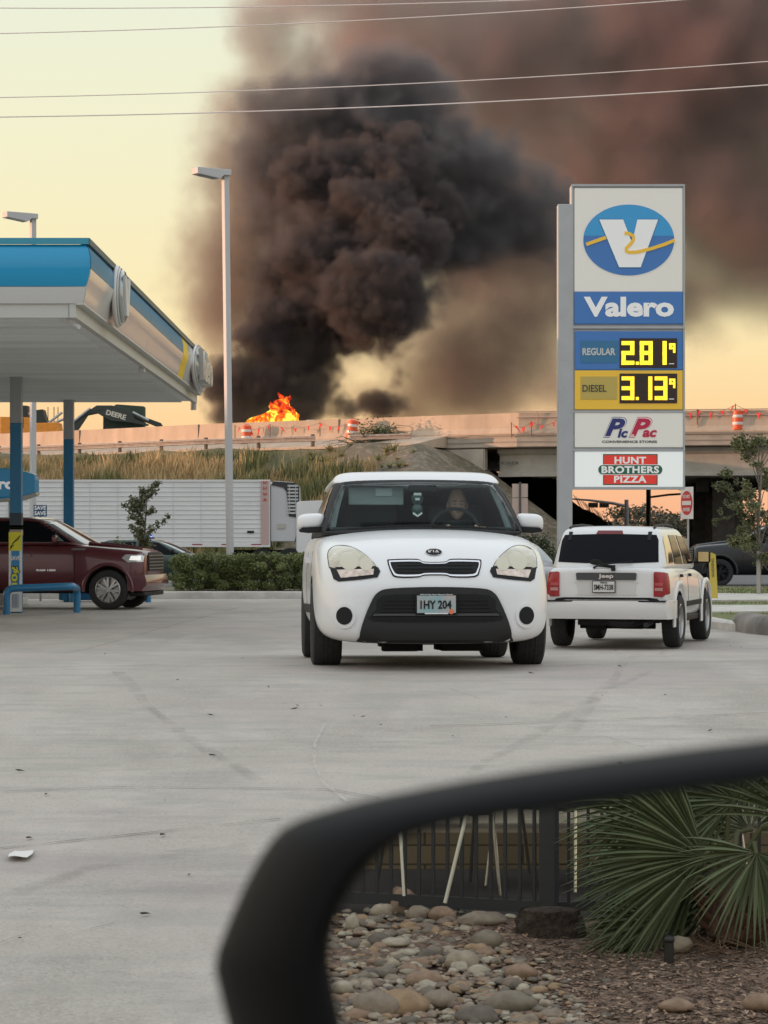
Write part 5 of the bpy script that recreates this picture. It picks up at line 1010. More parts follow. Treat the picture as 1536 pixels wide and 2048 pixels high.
# ------------------------------------------------------------------ price sign
def price_sign():
    D = 50.0; X0 = (1255 - CX) * .01; root = empty('price_sign', (X0, D, 0), 'tall white pylon price sign with a blue oval logo and lit yellow price digits', 'sign')
    XZ = lambda zx, zy: ((1080 + zx / 3.15 - CX) * .01 - X0, EZ + (HY - 350 - zy / 3.15) * .01)
    grey = mat('sign_frame', (.42, .43, .44), .45, .2, var=.05); wht = mat('sign_white', (.66, .64, .58), .35, emit=(1, .97, .88), estr=.14); wht2 = mat('sign_white_backlit', (.66, .68, .66), .35, emit=(.95, 1, .97), estr=.30)
    blu = mat('sign_blue', (.025, .13, .36), .3, emit=(.03, .16, .45), estr=.18, coat=.3); blu2 = mat('sign_blue_light', (.03, .26, .52), .3, emit=(.04, .32, .6), estr=.16); yel = mat('sign_yellow', (.75, .45, .04), .35, emit=(.8, .5, .05), estr=.15)
    let = mat('sign_letter_white', (.78, .78, .76), .4, emit=(1, 1, 1), estr=.12); led = mat('led_yellow', (.9, .7, .05), .4, emit=(1.0, .80, .02), estr=1.15); ledo = mat('led_amber', (.9, .6, .05), .4, emit=(1.0, .66, .02), estr=1.05); brd = mat('led_board', (.035, .018, .012), .6)
    def pan(name, x0, y0, x1, y1, d0, d1, m, par=root, bev=.012):
        a, b = XZ(x0, y1), XZ(x1, y0); mb = MB(); mb.box(((a[0] + b[0]) / 2, (d0 + d1) / 2, (a[1] + b[1]) / 2), (b[0] - a[0], d1 - d0, b[1] - a[1])); return mb.build(name, m, par, smooth=None, bevel=bev)
    a = XZ(112, 185); b = XZ(203, 185); mb = MB(); mb.box(((a[0] + b[0]) / 2, .12, a[1] / 2), (b[0] - a[0], .34, a[1])); mb.build('post', grey, root, smooth=None, bevel=.012)
    cb = pan('cabinet', 197, 60, 910, 1980, .0, .46, grey)
    for x in (210, 900): c = XZ(x, 60); mb = MB(); mb.tube([(c[0], .2, c[1]), (c[0], .2, c[1] + .035)], .012, 6); mb.build('eye_bolt', grey, cb)
    for y in (60, 955, 1485, 1728, 1968): pan('crossbar', 197, y, 912, y + 14, -.05, .0, grey, cb, .004)
    for x in (197, 900): pan('upright', x, 60, x + 12, 1980, -.045, .0, grey, cb, .004)
    tp = pan('logo_panel', 216, 84, 898, 736, -.03, .0, wht); 
    def ell(cx, cy, rx, ry, n=56, a0=0, a1=2 * pi): return [XZ(cx + rx * cos(a0 + (a1 - a0) * i / n), cy + ry * sin(a0 + (a1 - a0) * i / n)) for i in range(n if a1 - a0 > 6.2 else n + 1)]
    def flat(name, pts, d0, d1, m, par): mb = MB(); mb.prism(pts, d0, d1, lambda a, b, d: (a, d, b)); return mb.build(name, m, par, smooth=None)
    ov_ = flat('logo_oval', ell(558, 411, 286, 223), -.045, -.03, blu, tp); flat('oval_top', ell(558, 411, 284, 221, 40, pi + .12, 2 * pi - .12), -.048, -.044, blu2, tp)
    V = [(372, 283), (522, 283), (578, 430), (612, 283), (742, 283), (632, 583), (497, 583)]; c0 = (558, 430)
    flat('letter_edge', [XZ(558 + (x - 558) * 1.04 , 433 + (y - 433) * 1.035) for x, y in V], -.056, -.046, mat('letter_shade', (.02, .2, .42), .4), tp); flat('logo_letter', [XZ(*p) for p in V], -.066, -.055, let, tp)
    for pts in ([(290, 440), (350, 418), (414, 396)], [(530, 368), (560, 372), (586, 388), (588, 408), (570, 436), (541, 464), (540, 482), (560, 490), (610, 488), (700, 466), (780, 440), (846, 413)]):
        q = [Vector(XZ(*p)) for p in pts]; L_, R_ = [], []
        for i, p in enumerate(q): t = (q[min(i + 1, len(q) - 1)] - q[max(i - 1, 0)]).normalized() * .034; n_ = Vector((-t.y, t.x)); L_.append(tuple(p + n_)); R_.append(tuple(p - n_))
        flat('swoosh', L_ + R_[::-1], -.078, -.066, yel, tp)
    vp = pan('name_panel', 216, 738, 898, 940, -.05, .0, blu); a = XZ(558, 832); text('Valero', 'name_letters', let, vp, face_y(a[0], -.055, a[1]), (842 - 275) / 315, .40, .015, bold=.05)
    rp_ = pan('regular_panel', 218, 985, 898, 1228, -.04, .0, blu); pan('grade_plate', 255, 1045, 490, 1185, -.052, -.04, mat('plate_grey_blue', (.04, .18, .34), .5), rp_, .003)
    a = XZ(370, 1114); text('REGULAR', 'grade_letters', mat('dull_white', (.6, .62, .6), .5), rp_, face_y(a[0], -.053, a[1]), .66, .145, .006, bold=.03)
    dp = pan('diesel_panel', 218, 1232, 898, 1478, -.04, .0, yel); pan('grade_plate', 255, 1270, 485, 1415, -.052, -.04, mat('plate_mustard', (.56, .42, .10), .5), dp, .003)
    a = XZ(342, 1345); text('DIESEL', 'grade_letters', mat('dark_green_letter', (.03, .06, .05), .5), dp, face_y(a[0], -.053, a[1]), .48, .14, .006, bold=.015)
    SEG = {'a': (0, 0, 1, 0), 'b': (1, 0, 1, .5), 'c': (1, .5, 1, 1), 'd': (0, 1, 1, 1), 'e': (0, .5, 0, 1), 'f': (0, 0, 0, .5), 'g': (0, .5, 1, .5)}
    DG = {'2': 'abged', '8': 'abcdefg', '1': 'bc', '9': 'abcfgd', '3': 'abgcd', '9s': 'abfgc'}
    def digit(ch, x0, y0, x1, y1, w, m, par):
        mb = MB()
        for s_ in DG[ch]:
            ax, ay, bx, by = SEG[s_]; px0, py0 = x0 + w / 2 + (x1 - x0 - w) * ax, y0 + w / 2 + (y1 - y0 - w) * ay; px1, py1 = x0 + w / 2 + (x1 - x0 - w) * bx, y0 + w / 2 + (y1 - y0 - w) * by
            hz = s_ in 'adg'; hx = (w / 2 if not hz else w / 2.0); a = XZ(min(px0, px1) - hx, max(py0, py1) + w / 2 * .98); b = XZ(max(px0, px1) + hx, min(py0, py1) - w / 2 * .98)
            k = {'a': 0, 'b': .001, 'c': .002, 'd': .003, 'e': .004, 'f': .005, 'g': .006}[s_]; mb.box(((a[0] + b[0]) / 2, -.068 - k / 2, (a[1] + b[1]) / 2), (b[0] - a[0], .01 + k, b[1] - a[1]))
        return mb.build('digit', m, par, smooth=None)
    for par, y0, m, ds in ((rp_, 1030, led, (('2', 512), ('8', 627), ('1', 715))), (dp, 1252, ledo, (('3', 512), ('1', 625), ('3', 720)))):
        bo = pan('price_board', 500, y0, 862, y0 + 187, -.06, -.04, brd, par, .004)
        for ch, x in ds: digit(ch, x, y0 + 18, x + 80, y0 + 167, 25, m, bo)
        digit('9s', 812, y0 + 32, 850, y0 + 92, 14, m, bo); c = XZ(611, y0 + 157); mb = MB(); mb.box((c[0], -.068, c[1]), (.06, .012, .06)); mb.build('decimal_point', m, bo, smooth=None)
        pan('maker_mark', 810, y0 + 158, 842, y0 + 163, -.066, -.06, let, bo, 0)
    pp = pan('store_panel', 218, 1496, 900, 1716, -.035, .0, wht); nb = mat('logo_navy', (.02, .03, .18), .4); nr = mat('logo_red', (.55, .015, .07), .4)
    for (ch, cx, cy, w, h, m, sh) in (('P', 472, 1590, 150, 130, nb, .35), ('ic', 520, 1627, 66, 58, nb, .25), ('P', 632, 1590, 150, 130, nr, .35), ('ac', 690, 1630, 92, 46, nr, .25)):
        c = XZ(cx, cy)
        if ch == 'P': text(ch, 'letter_outline', m, pp, face_y(c[0], -.037, c[1]), w / 315 * 1.0, h / 315 * 1.0, .004, bold=.12, shear=sh); text(ch, 'letter_gap', wht, pp, face_y(c[0], -.041, c[1]), w / 315 * .95, h / 315 * .94, .004, bold=.10, shear=sh)
        text(ch, 'store_letters', m, pp, face_y(c[0], -.046, c[1]), w / 315 * (.86 if ch == 'P' else 1), h / 315 * (.86 if ch == 'P' else 1), .006, bold=.08, shear=sh)
    c = XZ(582, 1640); text('n', 'store_letters', wht, pp, face_y(c[0], -.053, c[1]), .05, .035, .004, bold=.05); c = XZ(563, 1681); text('CONVENIENCE STORES', 'store_line', M['dark'], pp, face_y(c[0], -.037, c[1]), 1.10, .05, .004, bold=.03)
    hp = pan('pizza_panel', 218, 1742, 902, 1966, -.035, .0, wht2); hr = mat('logo_bright_red', (.60, .03, .02), .4, emit=(.8, .05, .03), estr=.25); hg = mat('logo_green', (.01, .14, .07), .4)
    pan('logo_border', 396, 1758, 740, 1954, -.040, -.035, hg, hp, 0); pan('logo_field', 403, 1765, 733, 1947, -.045, -.040, hr, hp, 0)
    bar = lambda g: [XZ(393 + g, 1824 + g), XZ(742 - g, 1824 + g)] + [XZ(742 + (31 - g) * cos(a) - 0, 1857 + (33 - g) * sin(a)) for a in [(-.5 + i / 10) * pi for i in range(1, 10)]] + [XZ(742 - g, 1890 - g), XZ(393 + g, 1890 - g)] + [XZ(393 - (31 - g) * cos(a), 1857 - (33 - g) * sin(a)) for a in [(-.5 + i / 10) * pi for i in range(1, 10)]]
    flat('logo_bar_edge', bar(0), -.05, -.045, let, hp); flat('logo_bar', bar(4), -.055, -.05, hg, hp)
    for t_, cx, cy, w, h in (('HUNT', 567, 1798, 200, 44), ('BROTHERS', 567, 1857, 362, 46), ('PIZZA', 567, 1917, 205, 44)): c = XZ(cx, cy); text(t_, 'pizza_letters', let, hp, face_y(c[0], -.057, c[1]), w / 315, h / 315, .008, bold=.06, space=1.08)
price_sign()

# ------------------------------------------------------------------ lamp posts
lampm = mat('lamp_post_paint', (.50, .50, .50), .5, var=.04, vscale=.6)
def lamp(px, D, top, label, tilt=0.0, zb=0.0):
    b = P(px, 0, D); b.z = zb; h = EZ + (HY - top) / F * D - zb; root = empty('street_lamp', b, label, 'street lamp', 'square lamp posts', rz=R(-35)); root.rotation_euler = (R(tilt * .57), R(tilt * .82), R(0)); root.rotation_euler.rotate_axis('Z', R(-35)) if False else None
    root.rotation_mode = 'QUATERNION'; root.rotation_quaternion = (Matrix.Rotation(R(tilt), 3, 'Y') @ Matrix.Rotation(R(35), 3, 'Z')).to_quaternion()
    mb = MB(); mb.box((0, 0, h / 2), (.155, .155, h)); mb.build('pole', lampm, root, smooth=None, bevel=.01)
    mb = MB(); mb.box((0, 0, .04), (.35, .35, .08)); mb.build('base_plate', lampm, root, smooth=None)
    mb = MB(); mb.prism([(.09, h), (-.12, h), (-.95, h), (-.95, h - .17), (-.25, h - .26), (-.12, h - .16), (.09, h - .16)], -.17, .17, lambda a, b, d: (a, d, b)); lh = mb.build('lamp_head', lampm, root, smooth=None, bevel=.012)
    mb = MB(); mb.prism([(-.88, h - .181), (-.88, h - .184), (-.32, h - .253), (-.32, h - .25)], -.13, .13, lambda a, b, d: (a, d, b)); mb.build('lens', mat('lamp_lens', (.25, .27, .28), .2), lh, smooth=None)
lamp(461, 66.8, 340, 'tall square lamp post rising from the hedge in front of the smoke', -.72, .12)
lamp(66, 76, 428, 'shorter looking square lamp post showing above the canopy roof at the left edge', 0)

# ------------------------------------------------------------------ fuel station canopy
def canopy():
    X1, Y0, Y1, XL = -4.39, 36.8, 60.6, -24.0; root = empty('fuel_canopy', (-7.5, 51, 0), 'blue and white fuel station canopy roof on square columns', 'canopy'); O = Vector(root.location)
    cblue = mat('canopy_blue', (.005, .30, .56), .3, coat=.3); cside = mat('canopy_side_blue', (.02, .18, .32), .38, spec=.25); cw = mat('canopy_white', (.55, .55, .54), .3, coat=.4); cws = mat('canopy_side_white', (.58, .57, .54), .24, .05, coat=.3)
    lip = mat('canopy_lip', (.03, .27, .38), .4); sof = bpy.data.materials.new('soffit_metal')
    sof = mat('soffit_metal', (.80, .83, .83), .38, .1, var=.10, vscale=.7, stretch=(.25, 3, 1))
    def band(prof, side, name, m, y0=Y0, y1=Y1):
        mb = MB()
        for o, z in ():
            pass
        n = len(prof); pts = []
        if side == 'front': ends = [lambda o, z: Vector((XL, Y0 - o, z)), lambda o, z: Vector((X1 + o, Y0 - o, z))]
        else: ends = [lambda o, z: Vector((X1 + o, (Y0 - o) if y0 == Y0 else y0, z)), lambda o, z: Vector((X1 + o, y1, z))]
        segs = 1
        mb.v = [tuple(e(o, z) - O) for e in ends for o, z in prof]; mb.f = [(i, i + 1, n + i + 1, n + i) for i in range(n - 1)]; mb.mi = [0] * (n - 1)
        o_ = mb.build(name, m, root, smooth=60); k = o_.modifiers.new('s', 'SOLIDIFY'); k.thickness = .03; k.offset = 0; bake(o_); return o_
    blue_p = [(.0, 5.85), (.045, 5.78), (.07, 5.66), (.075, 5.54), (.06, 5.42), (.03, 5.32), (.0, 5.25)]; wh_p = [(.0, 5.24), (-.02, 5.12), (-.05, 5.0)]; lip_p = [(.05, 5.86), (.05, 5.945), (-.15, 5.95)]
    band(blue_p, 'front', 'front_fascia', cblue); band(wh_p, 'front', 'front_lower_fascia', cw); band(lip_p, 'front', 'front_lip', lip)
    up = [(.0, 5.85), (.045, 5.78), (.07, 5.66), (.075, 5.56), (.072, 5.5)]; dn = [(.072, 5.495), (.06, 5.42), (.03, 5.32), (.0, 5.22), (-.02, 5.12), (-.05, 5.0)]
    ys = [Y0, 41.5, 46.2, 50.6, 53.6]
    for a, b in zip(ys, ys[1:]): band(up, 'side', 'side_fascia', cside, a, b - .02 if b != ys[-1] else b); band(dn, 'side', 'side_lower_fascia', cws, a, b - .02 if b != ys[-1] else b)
    band(up + dn, 'side', 'yellow_stripe', mat('stripe_yellow', (.85, .58, .02), .35, spec=.2), 53.62, 54.9); band(up + dn, 'side', 'side_fascia', cws, 54.92, Y1)
    band(lip_p, 'side', 'side_lip', mat('lip_dark', (.05, .09, .11), .4))
    for x in (-5.9, -10.4, -14.9): mb = MB(); mb.box(Vector((x, Y0 - .085, 5.43)) - O, (.012, .02, .84)); mb.build('panel_seam', M['dark'], root, smooth=None)
    # soffit with ribs, and its edge trim
    mb = MB(); mb.box(Vector(((XL + X1) / 2 - .1, (Y0 + Y1) / 2, 4.86)) - O, (X1 - XL - .3, Y1 - Y0 - .3, .06)); sf = mb.build('soffit', sof, root, smooth=None)
    for k in range(58):
        y = Y0 + .5 + k * .405; mb = MB(); mb.box(Vector(((XL + X1) / 2 - .2, y, 4.815)) - O, (X1 - XL - .6, .05, .03)); mb.build('soffit_rib', sof, sf, smooth=None)
    tr = mat('soffit_trim', (.50, .50, .46), .5)
    mb = MB(); mb.box(Vector((X1 - .20, (Y0 + Y1) / 2 + .1, 4.90)) - O, (.10, Y1 - Y0 + .1, .22)); mb.build('edge_trim', tr, root, smooth=None); mb = MB(); mb.box(Vector(((XL + X1) / 2 - .15, Y0 + .12, 4.895)) - O, (X1 - XL - .22, .10, .21)); mb.build('edge_trim', tr, root, smooth=None)
    mb = MB(); mb.box(Vector((X1 - .09, (Y0 + Y1) / 2, 4.99)) - O, (.12, Y1 - Y0, .03)); mb.build('edge_ledge', tr, root, smooth=None)
    mb = MB(); mb.box(Vector(((XL + X1) / 2 - .12, (Y0 + Y1) / 2, 5.4)) - O, (X1 - XL - .5, Y1 - Y0 - .5, .9)); mb.build('roof', M['steel'], root, smooth=None)
    mb = MB(); mb.box(Vector((X1 - .28, Y0 + .35, 4.77)) - O, (.10, .16, .07)); mb.cyl(Vector((X1 - .24, Y0 + .3, 4.72)) - O, Vector((X1 - .12, Y0 + .2, 4.66)) - O, .032); mb.build('security_camera', mat('camera_white', (.6, .6, .58), .4), root, smooth=40)
    mb = MB(); mb.box(Vector((X1 - .26, 48.0, 4.76)) - O, (.12, .16, .10)); mb.build('security_camera', bpy.data.materials['camera_white'], root, smooth=None, bevel=.02)
    mb = MB(); mb.cyl(Vector((X1 - .22, Y1 - .1, 4.85)) - O, Vector((X1 - .22, Y1 - .1, 4.62)) - O, .07); mb.build('downspout', tr, root)
    # oval logo dome and lettered dome on the side
    def dome(yc, zc, ry, rz_, prot, name, n=44):
        par = None
        for i, (k0, k1, x0, x1) in enumerate(((1.0, 1.0, 0, prot * .45), (.93, .93, prot * .45, prot * .62), (.88, .80, prot * .62, prot))):
            mb = MB(); vs = [Vector((X1 + .05 + x, yc + ry * k * cos(2 * pi * a / n), zc + rz_ * k * sin(2 * pi * a / n))) - O for x, k in ((x0, k0), (x1, k1)) for a in range(n)]
            mb.add(vs, [(a, (a + 1) % n, n + (a + 1) % n, n + a) for a in range(n)] + [tuple(range(n)), tuple(range(2 * n - 1, n - 1, -1))]); o_ = mb.build(name if i == 0 else 'dome_ring', cws if i != 2 else mat('dome_face', (.35, .38, .38), .12, .3, coat=1), root if par is None else par, smooth=40, bevel=.03); par = par or o_
        return par
    d_ = dome(40.4, 5.44, .62, .50, .17, 'logo_dome')
    mb = MB(); mb.prism([(-.45, .3), (-.18, .3), (.02, -.1), (.12, .3), (.42, .3), (.14, -.32), (-.16, -.32)], .0, .04, lambda a, b, d: Vector((X1 + .215 + d, 40.4 + a, 5.44 + b)) - O); mb.build('dome_letter', mat('dome_white', (.7, .7, .68), .3), d_, smooth=None)
    d2 = dome(58.2, 5.46, 2.1, .54, .17, 'name_dome'); text('Valero', 'dome_letters', cws, d2, Matrix.Translation(Vector((X1 + .20, 58.1, 5.46)) - O) @ Matrix(((0, 0, 1, 0), (1, 0, 0, 0), (0, 1, 0, 0), (0, 0, 0, 1))), 3.4, .68, .10, bold=.05)
    # columns
    cg = mat('column_grey', (.36, .38, .39), .4, .1); cb = mat('column_blue', (.015, .17, .33), .35)
    for (x, y) in ((-7.5, 51.0), (-7.5, 59.5), (-7.5, 42.6), (-16.5, 51.0), (-16.5, 59.5), (-16.5, 42.6)):
        mb = MB(); mb.box(Vector((x, y, 4.35)) - O, (.235, .235, .96)); c_ = mb.build('column', cg, root, smooth=None, bevel=.012); mb = MB(); mb.box(Vector((x, y, 1.935)) - O, (.232, .232, 3.87)); mb.build('column_wrap', cb, c_, smooth=None, bevel=.012)
        if (x, y) == (-7.5, 51.0):
            for z, h, m_ in ((1.87, .34, mat('band_slate', (.03, .05, .07), .5)), (1.765, .05, mat('band_amber', (.6, .35, .03), .5)), (1.66, .15, mat('band_tan', (.38, .30, .24), .6))): mb = MB(); mb.box(Vector((x, y, z)) - O, (.24, .24, h)); mb.build('column_band', m_, c_, smooth=None)
            for (z0, z1, m_) in ((0, .0, None),): pass
    return root
canopy()
def banner():
    x, y = -7.5, 51.0 - .13; root = empty('price_banner', (x, y, 0), 'yellow banner with a blue savings offer strapped to the front canopy column', 'banner'); ye = mat('banner_yellow', (.72, .66, .04), .5); bl = mat('banner_blue', (.04, .24, .48), .5); bk_ = M['dark']; wh = mat('banner_white', (.75, .75, .72), .5)
    mb = MB(); mb.box((0, 0, .84), (.27, .012, 1.62)); p = mb.build('banner_sheet', wh, root, smooth=None); mb = MB(); mb.box((0, -.008, 1.46), (.27, .005, .38)); mb.build('banner_field', ye, p, smooth=None)
    mb = MB(); mb.box((0, -.008, .90), (.17, .005, .74)); mb.build('banner_field', bl, p, smooth=None)
    mb = MB(); mb.tube([(-.10, -.012, 1.34), (-.02, -.012, 1.46), (.10, -.012, 1.58), (.06, -.012, 1.50), (-.06, -.012, 1.42)], .008, 5); mb.tube([(-.10, -.012, 1.30), (-.07, -.012, 1.36), (-.03, -.012, 1.38)], .01, 5); mb.build('line_drawing', bk_, p)
    text('SAVE', 'save_letters', wh, p, face_y(0, -.012, 1.12), .20, .09, .004, bold=.04)
    rot = Matrix.Rotation(R(90), 4, 'Z'); text('30¢', 'offer_outline', bk_, p, face_y(.0, -.013, .72) @ rot, .50, .20, .003, bold=.09); text('30¢', 'offer_digits', ye, p, face_y(.0, -.018, .72) @ rot, .46, .165, .004, bold=.03)
    text('|||||', 'small_print', mat('print_blue', (.05, .15, .3), .6), p, face_y(0, -.012, .25), .12, .28, .003)
banner()
def pump():
    x, y = -8.95, 57.2; root = empty('fuel_pump', (x, y, 0), 'fuel pump with a blue lettered topper behind the front canopy column', 'fuel pump'); b = mat('pump_blue', (.01, .17, .32), .3, coat=.3, emit=(.01, .2, .38), estr=.22); w = mat('pump_white', (.55, .55, .5), .4)
    mb = MB(); mb.prism([(-.95, -.30), (-.95, .26), (-.6, .34), (0, .38), (.6, .34), (1.0, .22), (1.02, .1), (1.02, -.18), (.7, -.28), (0, -.34)], -.3, .3, lambda a, b_, d: (a, d, 2.75 + b_)); t = mb.build('topper', b, root, smooth=None, bevel=.03)
    mb = MB(); mb.prism([(-.95, -.31), (0, -.35), (.7, -.29), (1.03, -.18), (1.03, -.24), (.72, -.36), (0, -.42), (-.95, -.38)], -.31, .31, lambda a, b_, d: (a, d, 2.75 + b_)); mb.build('topper_edge', w, t, smooth=None)
    text('Valero', 'topper_letters', let_w := mat('topper_white', (.75, .75, .73), .4, emit=(1, 1, 1), estr=.25), t, face_y(-.02, -.305, 2.76), 1.15, .26, .01, bold=.05)
    mb = MB(); mb.box((0, 0, .95), (1.0, .5, 1.6)); bd = mb.build('pump_body', w, root, smooth=None, bevel=.03); mb = MB(); mb.box((0, 0, .08), (1.5, .8, .16)); mb.build('island', M['kerb'], root, smooth=None, bevel=.02)
    for sx in (-.42, .42): mb = MB(); mb.box((sx, 0, 2.1), (.08, .3, .8)); mb.build('topper_post', w, root, smooth=None)
    mb = MB(); mb.box((0, -.26, 1.3), (.6, .02, .35)); mb.build('display', M['dark'], bd, smooth=None); mb = MB(); mb.tube([(.5, -.1, 1.5), (.62, -.15, 1.2), (.62, -.15, .6), (.5, -.1, .5)], .02, 8); mb.build('hose', M['rubber'], bd)
    root2 = empty('save_sign', (P(76, 0, 60).x, 60.4, 0), 'small blue save sign on a post behind the fuel pump', 'sign'); mb = MB(); mb.box((0, 0, 2.18), (.32, .02, .28)); s_ = mb.build('sign_face', mat('save_blue', (.03, .16, .34), .5), root2, smooth=None); mb = MB(); mb.cyl((0, .03, 0), (0, .03, 2.2), .03, n=8); mb.build('post', M['steel'], root2)
    for dz in (.07, -.06): text('SAVE', 'save_letters', let_w, s_, face_y(-.0, -.012, 2.18 + dz), .28, .10, .003, bold=.03)
pump()
def hoop(loc, pts, label):
    root = empty('pipe_guard', loc, label, 'pipe guard', 'blue pipe guards'); m = mat('guard_blue', (.015, .17, .34), .35, coat=.4); c = []
    n = len(pts)
    for i, p in enumerate(pts):
        p = Vector(p)
        if 0 < i < n - 1:
            a, b = Vector(pts[i - 1]), Vector(pts[i + 1]); d0 = (a - p).normalized() * .16; d1 = (b - p).normalized() * .16
            c += [(p + d0 * (1 - t)) * (1 - t) + (p + d1 * t) * t for t in (0, .25, .5, .75, 1)]
        else: c.append(p)
    mb = MB(); mb.tube(c, .075, 14); mb.build('pipe', m, root)
hoop((-7.6, 50, 0), [(.05, 0, 0), (.05, 0, .52), (1.35, .15, .56), (1.30, 1.3, .5), (1.30, 1.3, 0)], 'blue bent pipe guard in front of the bannered column')
hoop((-7.9, 49.6, 0), [(-1.2, 0, .42), (.15, .1, .42), (.15, .1, 0)], 'second blue pipe guard cut off by the left edge of the picture')
hoop((-6.5, 59.6, 0), [(-.9, -.3, 0), (-.9, -.3, .45), (.9, -.3, .45), (.9, -.3, 0)], 'blue pipe guard around the rear canopy column behind the red pickup')
mb = MB(); mb.box((0, 0, .2), (1.3, .5, .34)); o = mb.build('pump_island_block', mat('block_blue', (.015, .13, .25), .5), bevel=.03, smooth=None); o.location = (P(172, 0, 60).x, 60.2, 0); tag(o, 'low blue block on the ground behind the front wheel of the red pickup', 'island block')

# ------------------------------------------------------------------ hedge, trees, small signs
rh = random.Random(17)
for i, (p0, p1, lab) in enumerate(((344, 446, 'clipped green hedge bush at the left end of the hedge row'), (440, 530, 'clipped green hedge bush at the foot of the tall lamp post'), (524, 620, 'clipped green hedge bush just left of the white hatchback'), (612, 760, 'clipped green hedge bush mostly hidden by the white hatchback'))):
    D = 66.2; xa, xb = P(p0, 0, D).x, P(p1, 0, D).x; w = xb - xa; root = empty('hedge', ((xa + xb) / 2, D + .3, .12), lab, 'hedge', 'hedge bushes in a row')
    mb = MB(); cl = []
    for k in range(44):
        cl.append((((k % 11 - 5) / 10 * w * .86 + rh.uniform(-.06, .06), rh.uniform(-.42, .42), .16 + .235 * (k // 11) + rh.uniform(-.05, .03)), (rh.uniform(.15, .24), rh.uniform(.2, .3), rh.uniform(.13, .19))))
    leaves(mb, cl, 15000, .058, rh, shell_=.35); mb.build('foliage', leaf_mat('hedge_leaf', (.11, .145, .045), (.24, .27, .095)), root, smooth=None)
    mb = MB()
    for k in range(9): a = Vector((rh.uniform(-.4, .4) * w, rh.uniform(-.2, .2), 0)); mb.tube([a, a + Vector((rh.uniform(-.1, .1), 0, .4)), a + Vector((rh.uniform(-.2, .2), 0, .8))], .014, 5)
    mb.build('stems', M['wood'], root)
def sapling():
    r_ = random.Random(6); b = P(291, 0, 69); b.z = .1; root = empty('sapling', b, 'slender sapling with sparse leaves in front of the white trailer', 'tree'); mb = MB(); tips = []
    tr_ = [Vector((0, 0, 0)), Vector((.03, 0, .8)), Vector((-.02, 0, 1.6)), Vector((.03, 0, 2.3)), Vector((.08, 0, 2.9))]; mb.tube(tr_, [.035, .03, .024, .016, .008], 7)
    for k in range(22):
        z = .75 + 2.0 * k / 22; a = r_.uniform(0, 6.28); l = r_.uniform(.4, .85) * (1.15 - .25 * (z - .75)); p0 = Vector((0, 0, z)); d = Vector((cos(a), sin(a) * .8, r_.uniform(.3, .9))); p1 = p0 + d * l * .5; p2 = p0 + d * l + Vector((0, 0, -.05)); mb.tube([p0, p1, p2], [.014, .009, .004], 5); tips += [p1, p2, p0.lerp(p1, .6), p1.lerp(p2, .5)]
    mb.build('trunk', mat('sapling_bark', (.16, .12, .09), .9), root); mb = MB(); leaves(mb, [(t, (.13, .13, .13)) for t in tips], 2900, .10, r_, shell_=.0); mb.build('crown', leaf_mat('sapling_leaf', (.10, .11, .055), (.18, .18, .10)), root, smooth=None)
sapling()
def right_tree():
    r_ = random.Random(9); D = 61; b = P(1518, 0, D); b.z = .13; root = empty('young_tree', b, 'young broadleaf tree on the lawn at the right edge', 'tree'); mb = MB(); mb.tube([(0, 0, 0), (.01, 0, .9), (-.02, 0, 1.8), (.05, 0, 2.9), (.1, 0, 3.8)], [.05, .045, .04, .025, .01], 8); cl = []
    for k in range(50):
        a = r_.uniform(0, 6.28); z = r_.uniform(.75, 3.9); rr = r_.uniform(.2, 1.25) * (1.05 - abs(z - 2.2) / 3.2); c = Vector((cos(a) * rr, sin(a) * rr, z)); cl.append((c, (r_.uniform(.14, .30), r_.uniform(.15, .28), r_.uniform(.12, .26)))); mb.tube([(0, 0, max(.9, z - .7)), (c.x * .5, c.y * .5, z - .25), c], [.016, .011, .005], 5)
    for k in range(5): c = Vector((-.55 - .13 * k, 0, 2.75 - .24 * k)); cl.append((c, (.10, .1, .12)))
    for k in range(4): c = Vector((-.7 - .10 * k, .1, 1.9 - .02 * k)); cl.append((c, (.12, .1, .05)))
    mb.build('trunk', mat('tree_bark', (.20, .17, .14), .9, var=.2, vscale=10), root); mb = MB(); leaves(mb, cl, 9500, .085, r_, shell_=.15, droop=.3); mb.build('crown', leaf_mat('tree_leaf', (.085, .10, .04), (.21, .21, .09)), root, smooth=None)
    mb = MB(); mb.box((-.03, -.12, .5), (.09, .05, 1.15)); mb.build('stake', mat('stake_grey', (.42, .38, .34), .8), root, smooth=None)
right_tree()
def small_sign(px, py, D, yaw, w, h, label, name, cat):
    c = P(px, py, D); root = empty(name, (c.x, D, 0), label, cat, rz=R(yaw)); return root, c.z
root, z = small_sign(1374, 1006, 61, -69, .62, .76, 'red and white do not enter sign turned nearly edge on behind the silver car', 'road_sign', 'sign')
mb = MB(); mb.box((0, 0, z), (.64, .012, .78)); sf_ = mb.build('sign_plate', mat('plate_reflect', (.72, .68, .66), .4), root, smooth=None, bevel=.004); mb = MB(); mb.cyl((0, -.007, z), (0, -.012, z), .295, n=36); mb.build('sign_disc', mat('sign_red', (.55, .02, .03), .4), sf_)
mb = MB(); mb.box((0, -.015, z), (.46, .006, .10)); mb.build('sign_bar', bpy.data.materials['plate_reflect'], sf_, smooth=None)
for t_, dz in (('DO NOT', .16), ('ENTER', -.16)): text(t_, 'sign_words', bpy.data.materials['plate_reflect'], sf_, face_y(0, -.014, z + dz), .36, .085, .003, bold=.03)
mb = MB(); mb.box((0, .03, z / 2 + .1), (.05, .03, z + .4)); mb.build('post', M['steel'], root, smooth=None)
root, z = small_sign(1040, 1004, 92, 6, .6, 1.4, 'back of two stacked road signs on one post right of the white hatchback', 'sign_back', 'sign'); sb = mat('sign_back_metal', (.55, .42, .34), .6, .2)
